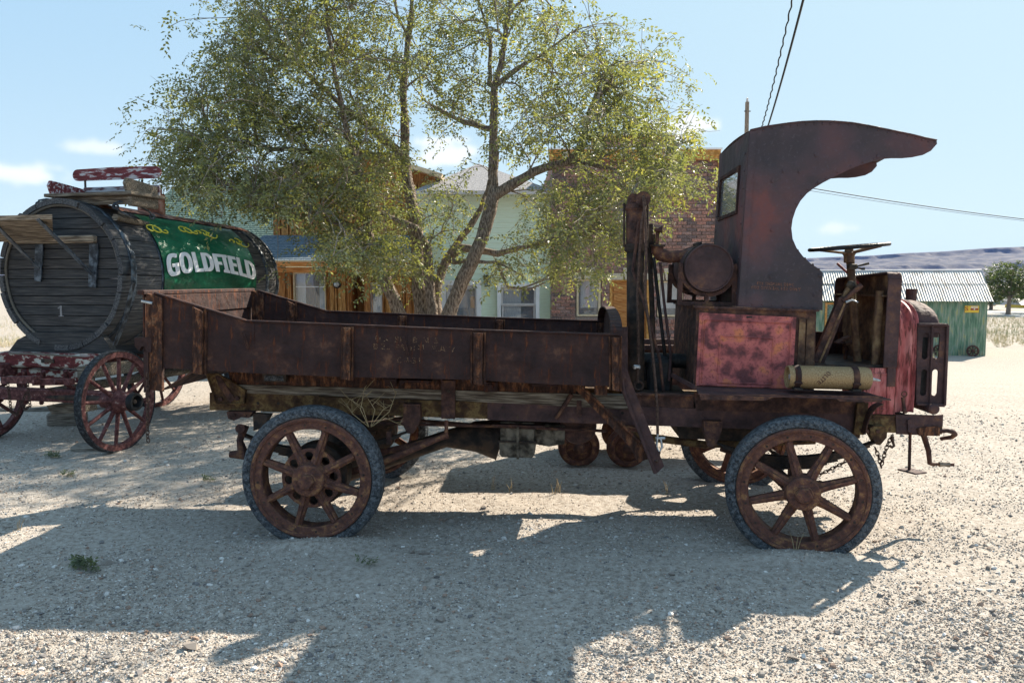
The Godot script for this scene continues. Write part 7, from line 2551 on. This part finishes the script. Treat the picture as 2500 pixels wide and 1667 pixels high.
func build_tree():
	var t := thing("elm_tree", "large many stemmed elm with thin olive foliage behind the truck", "tree")
	rng.seed = 21
	var root := add_node(atz(1052, 975, -11.4), -1, 0.26)
	limb([[1050, 930, -11.4]], 0.22, 0.22, root)
	var rt := tn_pos.size() - 1
	limb([[985, 790, -11.2], [968, 750, -11.15], [938, 680, -11.05], [915, 630, -10.95], [898, 579, -10.9]], 0.105, 0.085, rt)
	var a := tn_pos.size() - 1
	limb([[897, 524, -10.9], [880, 440, -10.8], [850, 330, -10.7], [820, 200, -10.6], [800, 60, -10.6], [790, -80, -10.6]], 0.06, 0.02, a)
	limb([[839, 548, -10.7], [797, 532, -10.6], [740, 500, -10.3], [680, 490, -10.1], [600, 505, -9.9]], 0.055, 0.015, a)
	limb([[1036, 800, -11.5], [1022, 700, -11.6], [1016, 560, -11.7], [1000, 470, -11.8], [986, 380, -11.9], [988, 300, -11.9], [985, 200, -12.0], [1003, 46, -12.0], [1015, -100, -12.0]], 0.13, 0.03, rt)
	var b := nearest(atz(986, 380, -11.9))
	limb([[925, 330, -11.7], [880, 290, -11.5], [840, 265, -11.4], [770, 200, -11.2], [700, 120, -11.0], [640, 40, -11.0]], 0.065, 0.015, b)
	limb([[860, 380, -11.4], [760, 370, -11.1], [640, 360, -10.9], [520, 330, -10.7], [430, 330, -10.6]], 0.05, 0.012, b)
	limb([[1060, 800, -11.35], [1045, 670, -11.3], [1042, 601, -11.3], [1016, 557, -11.25], [976, 539, -11.2], [931, 521, -11.1]], 0.09, 0.03, rt)
	limb([[1068, 800, -11.5], [1066, 700, -11.6], [1090, 634, -11.7], [1114, 598, -11.75], [1156, 539, -11.8], [1174, 509, -11.8], [1195, 440, -11.9]], 0.085, 0.03, rt)
	var d := nearest(atz(1100, 620, -11.7))
	limb([[1125, 606, -11.5], [1162, 610, -11.3], [1215, 619, -11.1], [1275, 604, -10.9], [1350, 584, -10.7], [1480, 560, -10.4]], 0.065, 0.02, d)
	limb([[1110, 640, -11.4], [1156, 638, -11.1], [1215, 640, -10.9], [1278, 676, -10.7]], 0.04, 0.012, d)
	limb([[1240, 700, -10.8], [1290, 708, -10.7], [1330, 690, -10.6]], 0.02, 0.008, nearest(atz(1215, 640, -10.9)))
	limb([[1080, 810, -11.2], [1096, 765, -11.15], [1126, 688, -11.1], [1162, 613, -11.0], [1186, 548, -11.0], [1203, 480, -11.0]], 0.11, 0.09, rt)
	var e := tn_pos.size() - 1
	limb([[1205, 374, -11.0], [1204, 289, -11.0], [1207, 211, -11.0], [1224, 153, -11.0], [1245, 17, -11.0], [1255, -110, -11.0]], 0.07, 0.025, e)
	limb([[1250, 450, -10.9], [1306, 418, -10.8], [1391, 394, -10.6], [1425, 354, -10.5], [1439, 272, -10.4], [1470, 180, -10.3]], 0.075, 0.02, e)
	limb([[1459, 405, -10.5], [1544, 425, -10.3], [1620, 440, -10.2]], 0.03, 0.01, nearest(atz(1391, 394, -10.6)))
	limb([[1136, 299, -11.3], [1068, 265, -11.5], [1030, 240, -11.6]], 0.04, 0.015, nearest(atz(1197, 320, -11.0)))
	limb([[1195, 205, -11.2], [1196, 90, -11.4], [1160, -20, -11.5]], 0.04, 0.015, nearest(atz(1207, 215, -11.0)))
	limb([[1260, 170, -10.8], [1330, 130, -10.7], [1420, 60, -10.6]], 0.035, 0.012, nearest(atz(1207, 211, -11.0)))
	var nl := tn_pos.size()
	# foliage masses: [x, y, half width, half height, depth, sprays]
	var blobs := [[600, 130, 130, 150, -10.8, 46], [720, 60, 160, 130, -11.0, 56], [850, 110, 140, 140, -11.0, 46], [540, 300, 150, 110, -10.7, 56], [455, 400, 85, 75, -10.5, 28], [700, 290, 150, 130, -10.7, 52], [850, 330, 120, 110, -11.0, 36], [620, 460, 170, 70, -10.3, 50], [790, 470, 120, 85, -10.6, 38], [905, 470, 80, 80, -10.9, 15], [985, 150, 90, 150, -11.9, 22], [880, 620, 105, 55, -10.4, 30], [820, 600, 60, 45, -10.4, 10], [985, 620, 60, 55, -10.9, 12], [950, 400, 70, 80, -11.4, 9],
		[1110, 80, 110, 110, -11.4, 26], [1130, 220, 100, 80, -11.4, 20], [1290, 70, 110, 110, -10.9, 28], [1340, 220, 110, 110, -10.7, 24], [1490, 130, 100, 100, -10.4, 24], [1560, 260, 110, 90, -10.3, 28], [1610, 340, 80, 60, -10.2, 14], [1440, 310, 120, 70, -10.5, 20], [1300, 320, 90, 60, -10.9, 8], [1410, 480, 120, 60, -10.5, 20], [1560, 430, 120, 65, -10.2, 24], [1655, 420, 60, 60, -10.1, 9], [1450, 570, 110, 55, -10.4, 17], [1520, 570, 70, 45, -10.3, 10], [1400, 645, 80, 40, -10.5, 12], [1320, 570, 60, 55, -10.8, 8], [1245, 655, 50, 22, -10.8, 6], [1100, 560, 60, 80, -11.5, 7], [1080, 470, 60, 60, -11.6, 7],
		[680, -130, 200, 110, -11.0, 34], [900, -120, 150, 110, -11.3, 26], [1200, -120, 220, 110, -11.2, 30]]
	var att := []
	for q in blobs:
		for i in int(q[5] * 2.3):
			var u := Vector3(rng.randfn(0, 0.5), rng.randfn(0, 0.5), rng.randfn(0, 0.5))
			var w := atz(q[0] + u.x * q[2] * 1.15, q[1] + u.y * q[3] * 1.15, q[4] + u.z * 1.5)
			att.append([w, 0.0])
	for x in att:
		var bd := 1e9
		for i in range(0, nl, 2):
			bd = minf(bd, tn_pos[i].distance_squared_to(x[0]))
		x[1] = bd + rng.randf() * 0.25
	att.sort_custom(func(p, q): return p[1] < q[1])
	var tips := []
	var chains := []
	for x in att:
		var p: Vector3 = x[0]
		var s := nearest(p)
		# leave a little nearer the trunk so that twigs fork forwards
		for k in 2:
			if tn_par[s] >= 0 and rng.randf() < 0.7:
				s = tn_par[s]
		var from := tn_pos[s]
		var l := from.distance_to(p)
		if l < 0.1:
			tips.append(s)
			continue
		var n := maxi(int(l / 0.16), 2)
		var par := tn_par[s]
		var dir0 := (from - tn_pos[par]).normalized() if par >= 0 else Vector3.UP
		var c := from + (dir0 * 0.45 + Vector3(0, 0.25, 0) + (p - from).normalized() * 0.5) * l * 0.42
		var ids := [s]
		for k in range(1, n + 1):
			var tt := float(k) / n
			var q := from.lerp(c, tt).lerp(c.lerp(p, tt), tt)
			if k < n:
				q += Vector3(rng.randf_range(-1, 1), rng.randf_range(-1, 1), rng.randf_range(-1, 1)) * 0.02
			ids.append(add_node(q, ids[-1], 0.0035))
		chains.append(ids)
		tips.append(ids[-1])
	# thickness from the number of twigs carried
	var load_ := PackedFloat32Array()
	load_.resize(tn_pos.size())
	for i in tips:
		load_[i] += 1.0
	for i in range(tn_pos.size() - 1, 0, -1):
		if tn_par[i] >= 0:
			load_[tn_par[i]] += load_[i]
	var rad := PackedFloat32Array()
	for i in tn_pos.size():
		rad.append(maxf(tn_min[i], 0.0038 * pow(maxf(load_[i], 1.0), 0.5)))
	# main stems as one continuous trunk mesh, then the twigs
	var kids := {}
	for i in range(1, nl):
		if not kids.has(tn_par[i]):
			kids[tn_par[i]] = []
		kids[tn_par[i]].append(i)
	var st := S()
	var starts := [[0, 0]]
	while starts.size():
		var s: Array = starts.pop_back()
		var run := [s[0]] if s[0] != s[1] else []
		var cur: int = s[1]
		while true:
			run.append(cur)
			if not kids.has(cur):
				break
			var ks: Array = kids[cur]
			for k in range(1, ks.size()):
				starts.append([cur, ks[k]])
			cur = ks[0]
		if run.size() < 2:
			continue
		var pts := []
		var rs := []
		for k in run.size():
			pts.append(tn_pos[run[k]])
			var rr: float = tn_min[run[k]] * (1.0 + 0.10 * sin(k * 1.3) * 0.5)
			if k == 0 and run.size() > 1 and s[0] != s[1]:
				rr = minf(rr, tn_min[run[1]] * 1.05)
			rs.append(rr)
		bark_tube(st, pts, rs, 11)
	part("trunk", done(st), M.bark, t)
	st = S()
	for ids in chains:
		var pts := []
		var rs := []
		for k in ids.size():
			pts.append(tn_pos[ids[k]])
			rs.append(minf(rad[ids[k]], rad[ids[1]]))
		tube(st, pts, rs, 4, true, false)
	# bare twigs
	for i in 1900:
		var s: int = tips[rng.randi() % tips.size()]
		var p := tn_pos[s]
		var dv := Vector3(rng.randf_range(-1, 1), rng.randf_range(-0.9, 0.7), rng.randf_range(-1, 1)).normalized() * rng.randf_range(0.15, 0.4)
		tube(st, [p, p + dv * 0.5 + Vector3(0, rng.randf_range(-0.04, 0.04), 0), p + dv], [0.0035, 0.0028, 0.0018], 3, true, false)
	part("branches", done(st), M.twig, t)
	# leaves
	var sprays := [leaf_spray(11, 0.26, 0.058, 1), leaf_spray(13, 0.30, 0.062, 2)]
	for v in 2:
		var ts := []
		var cs := []
		for s in tips:
			var p := tn_pos[s]
			var n := rng.randi_range(2, 3)
			for k in n:
				var q := p + Vector3(rng.randfn(0, 0.11), rng.randfn(0, 0.09), rng.randfn(0, 0.11))
				if k > 1 and tn_par[s] >= 0:
					q = tn_pos[tn_par[s]].lerp(p, rng.randf()) + Vector3(rng.randfn(0, 0.06), rng.randfn(0, 0.05), rng.randfn(0, 0.06))
				var bs := Basis.from_euler(Vector3(rng.randf_range(-0.2, 0.9), rng.randf() * TAU, rng.randf_range(-0.7, 0.7))).scaled(Vector3.ONE * rng.randf_range(0.75, 1.15))
				ts.append(Transform3D(bs, q))
				var g := rng.randf()
				var col := Color(0.185, 0.195, 0.11).lerp(Color(0.26, 0.265, 0.14), rng.randf())
				if g < 0.16:
					col = Color(0.34, 0.31, 0.13)
				elif g < 0.34:
					col = Color(0.30, 0.30, 0.23)
				cs.append(col * rng.randf_range(0.7, 1.25))
		scatter("crown", sprays[v], ts, cs, M.leaf, "", "", t)

func bark_tube(st: SurfaceTool, p: Array, r: Array, n: int):   # like tube, with furrowed outline
	st.set_smooth_group(1)
	var rings := []
	var up := Vector3.BACK
	for i in p.size():
		var d: Vector3 = (p[mini(i + 1, p.size() - 1)] - p[maxi(i - 1, 0)]).normalized()
		var x := up.cross(d).normalized()
		var y := d.cross(x).normalized()
		up = y
		var rg := []
		for k in n:
			var a := TAU * k / n
			var f: float = 1.0 + 0.13 * gn2.get_noise_3d(cos(a) * 1.5, sin(a) * 1.5 + i * 0.08, p[0].x * 3.0) + (0.06 if k % 2 else -0.04)
			rg.append(p[i] + (x * cos(a) + y * sin(a)) * r[i] * f)
		rings.append(rg)
	for i in p.size() - 1:
		for k in n:
			var j := (k + 1) % n
			quad(st, rings[i][k], rings[i][j], rings[i + 1][j], rings[i + 1][k])
	st.set_smooth_group(-1)
	for k in range(1, n - 1):
		tri(st, rings[-1][0], rings[-1][k], rings[-1][k + 1])

# ---------------------------------------------------------------- small things on the ground
func build_small():
	rng.seed = 41
	# half buried plank ends and blocks by the wagon
	var p := ong(222, 1100)
	var o := part("plank_end", bevm(Vector3.ZERO, Vector3(0.33, 0.075, 0.16), 0.02), M.grey_plank, self)
	o.position = p + Vector3(0, gh(p.x, p.z) + 0.02, 0)
	o.rotation = Vector3(0.05, 0.12, -0.05)
	tag(o, "short weathered grey plank wedged against the wagon's front wheel", "plank")
	p = ong(152, 1038)
	o = part("wood_block", bevm(Vector3.ZERO, Vector3(0.36, 0.16, 0.3), 0.02), M.grey_plank, self)
	o.position = p + Vector3(0, gh(p.x, p.z) + 0.07, -0.1)
	o.rotation = Vector3(0, 0.3, 0.02)
	tag(o, "squat grey wood block lying under the tank wagon", "wood block")
	p = ong(60, 1000)
	o = part("long_plank", bevm(Vector3.ZERO, Vector3(2.4, 0.05, 0.2), 0.01), M.grey_plank, self)
	o.position = p + Vector3(0.2, gh(p.x, p.z) + 0.02, 0)
	o.rotation = Vector3(0, 0.1, 0)
	tag(o, "long pale plank lying on the ground beneath the tank wagon", "plank")
	# stones
	for s in [[463, 1580, 0.035], [620, 1592, 0.018], [1100, 1278, 0.03], [1005, 1351, 0.028], [1036, 1354, 0.028], [1240, 1507, 0.02], [1075, 1517, 0.028], [2247, 1468, 0.028], [1938, 1610, 0.02], [2415, 1388, 0.02], [2045, 1545, 0.02], [640, 1455, 0.012], [1330, 1330, 0.025], [1590, 1345, 0.02], [260, 1375, 0.03], [1640, 1405, 0.022], [2240, 1358, 0.02], [1180, 1240, 0.025]]:
		p = ong(s[0], s[1])
		var m := part("stone", chip(int(s[0]) % 3), M.stone, self)
		m.transform = Transform3D(Basis.from_euler(Vector3(rng.randf(), rng.randf() * TAU, rng.randf())).scaled(Vector3(s[2] * 1.3, s[2] * 0.8, s[2])), Vector3(p.x, gh(p.x, p.z) + s[2] * 0.35, p.z))
		tag(m, "loose fist sized stone lying on the gravel", "stone", "loose stones on the lot")
	# low green weeds
	for w in [[205, 1388, 0.15, 44, "bushy green weed growing in the gravel shade, with a pale stone beside it"], [897, 1380, 0.10, 15, "sparse grey green weed in the truck's shadow before the rear wheel"], [128, 1118, 0.13, 26, "small green tuft near the wagon's wedge plank"], [165, 1165, 0.12, 20, "thin dry tuft in the dappled light behind the truck"], [510, 1178, 0.1, 18, "little green tuft behind the truck's rear wheel"]]:
		p = ong(w[0], w[1])
		weed(Vector3(p.x, gh(p.x, p.z), p.z), w[2], w[3], w[4])
	# dry stems
	for w in [[1200, 1195], [1243, 1200], [1350, 1205], [1362, 1203], [1625, 1205], [1940, 1352], [40, 1290]]:
		p = ong(w[0], w[1])
		var st := S()
		for k in 3:
			var l := rng.randf_range(0.06, 0.13)
			var a := rng.randf() * TAU
			tube(st, [Vector3(0.01 * k, 0, 0), Vector3(0.01 * k + cos(a) * 0.015, l * 0.6, sin(a) * 0.01), Vector3(0.01 * k + cos(a) * 0.035, l, sin(a) * 0.02)], [0.0025, 0.002, 0.001], 4)
		var q := part("straw_tuft", done(st), M.dry_stem, self)
		q.position = Vector3(p.x, gh(p.x, p.z) - 0.005, p.z)
		tag(q, "thin dry straw tuft standing in the gravel by the truck", "straw tuft", "straw tufts in the gravel")
	# tumbleweed sprig caught above the rear wheel
	var t := thing("dry_sprig", "tan leafless dry sprig caught above the truck's rear tyre", "dry plant")
	var st := S()
	for s in [[900, 1042, 885, 995, 840, 965], [900, 1042, 880, 1000, 890, 945], [905, 1040, 915, 1000, 890, 960], [905, 1042, 935, 1000, 960, 985], [910, 1040, 950, 1005, 968, 955], [900, 1042, 860, 1010, 845, 985], [905, 1042, 940, 1020, 985, 1040]]:
		var a := TF * T(s[0], s[1], -0.14)
		var b := TF * T(s[2], s[3], -0.10)
		var c := TF * T(s[4], s[5], -0.16)
		tube(st, [a, b, c], [0.003, 0.0024, 0.0015], 4)
		for k in 5:
			var u := b.lerp(c, rng.randf())
			tube(st, [u, u + Vector3(rng.randf_range(-0.09, 0.09), rng.randf_range(0.0, 0.08), rng.randf_range(-0.05, 0.05))], [0.0018, 0.001], 3)
	part("stems", done(st), M.dry_stem, t)

func weed(at: Vector3, r: float, n: int, label: String):
	var t := thing("weed", label, "weed")
	t.position = at
	var ts := []
	var cs := []
	for i in n:
		var a := rng.randf() * TAU
		var d := sqrt(rng.randf()) * r
		ts.append(Transform3D(Basis.from_euler(Vector3(rng.randf_range(-1.2, -0.3), a, 0)).scaled(Vector3.ONE * rng.randf_range(0.3, 0.55) * r / 0.2), Vector3(cos(a) * d * 0.6, 0.01, sin(a) * d * 0.35)))
		cs.append(Color(0.15, 0.175, 0.11) * rng.randf_range(0.7, 1.4))
	scatter("leaves", leaf_spray(9, 0.2, 0.07, 3), ts, cs, M.leaf, "", "", t)
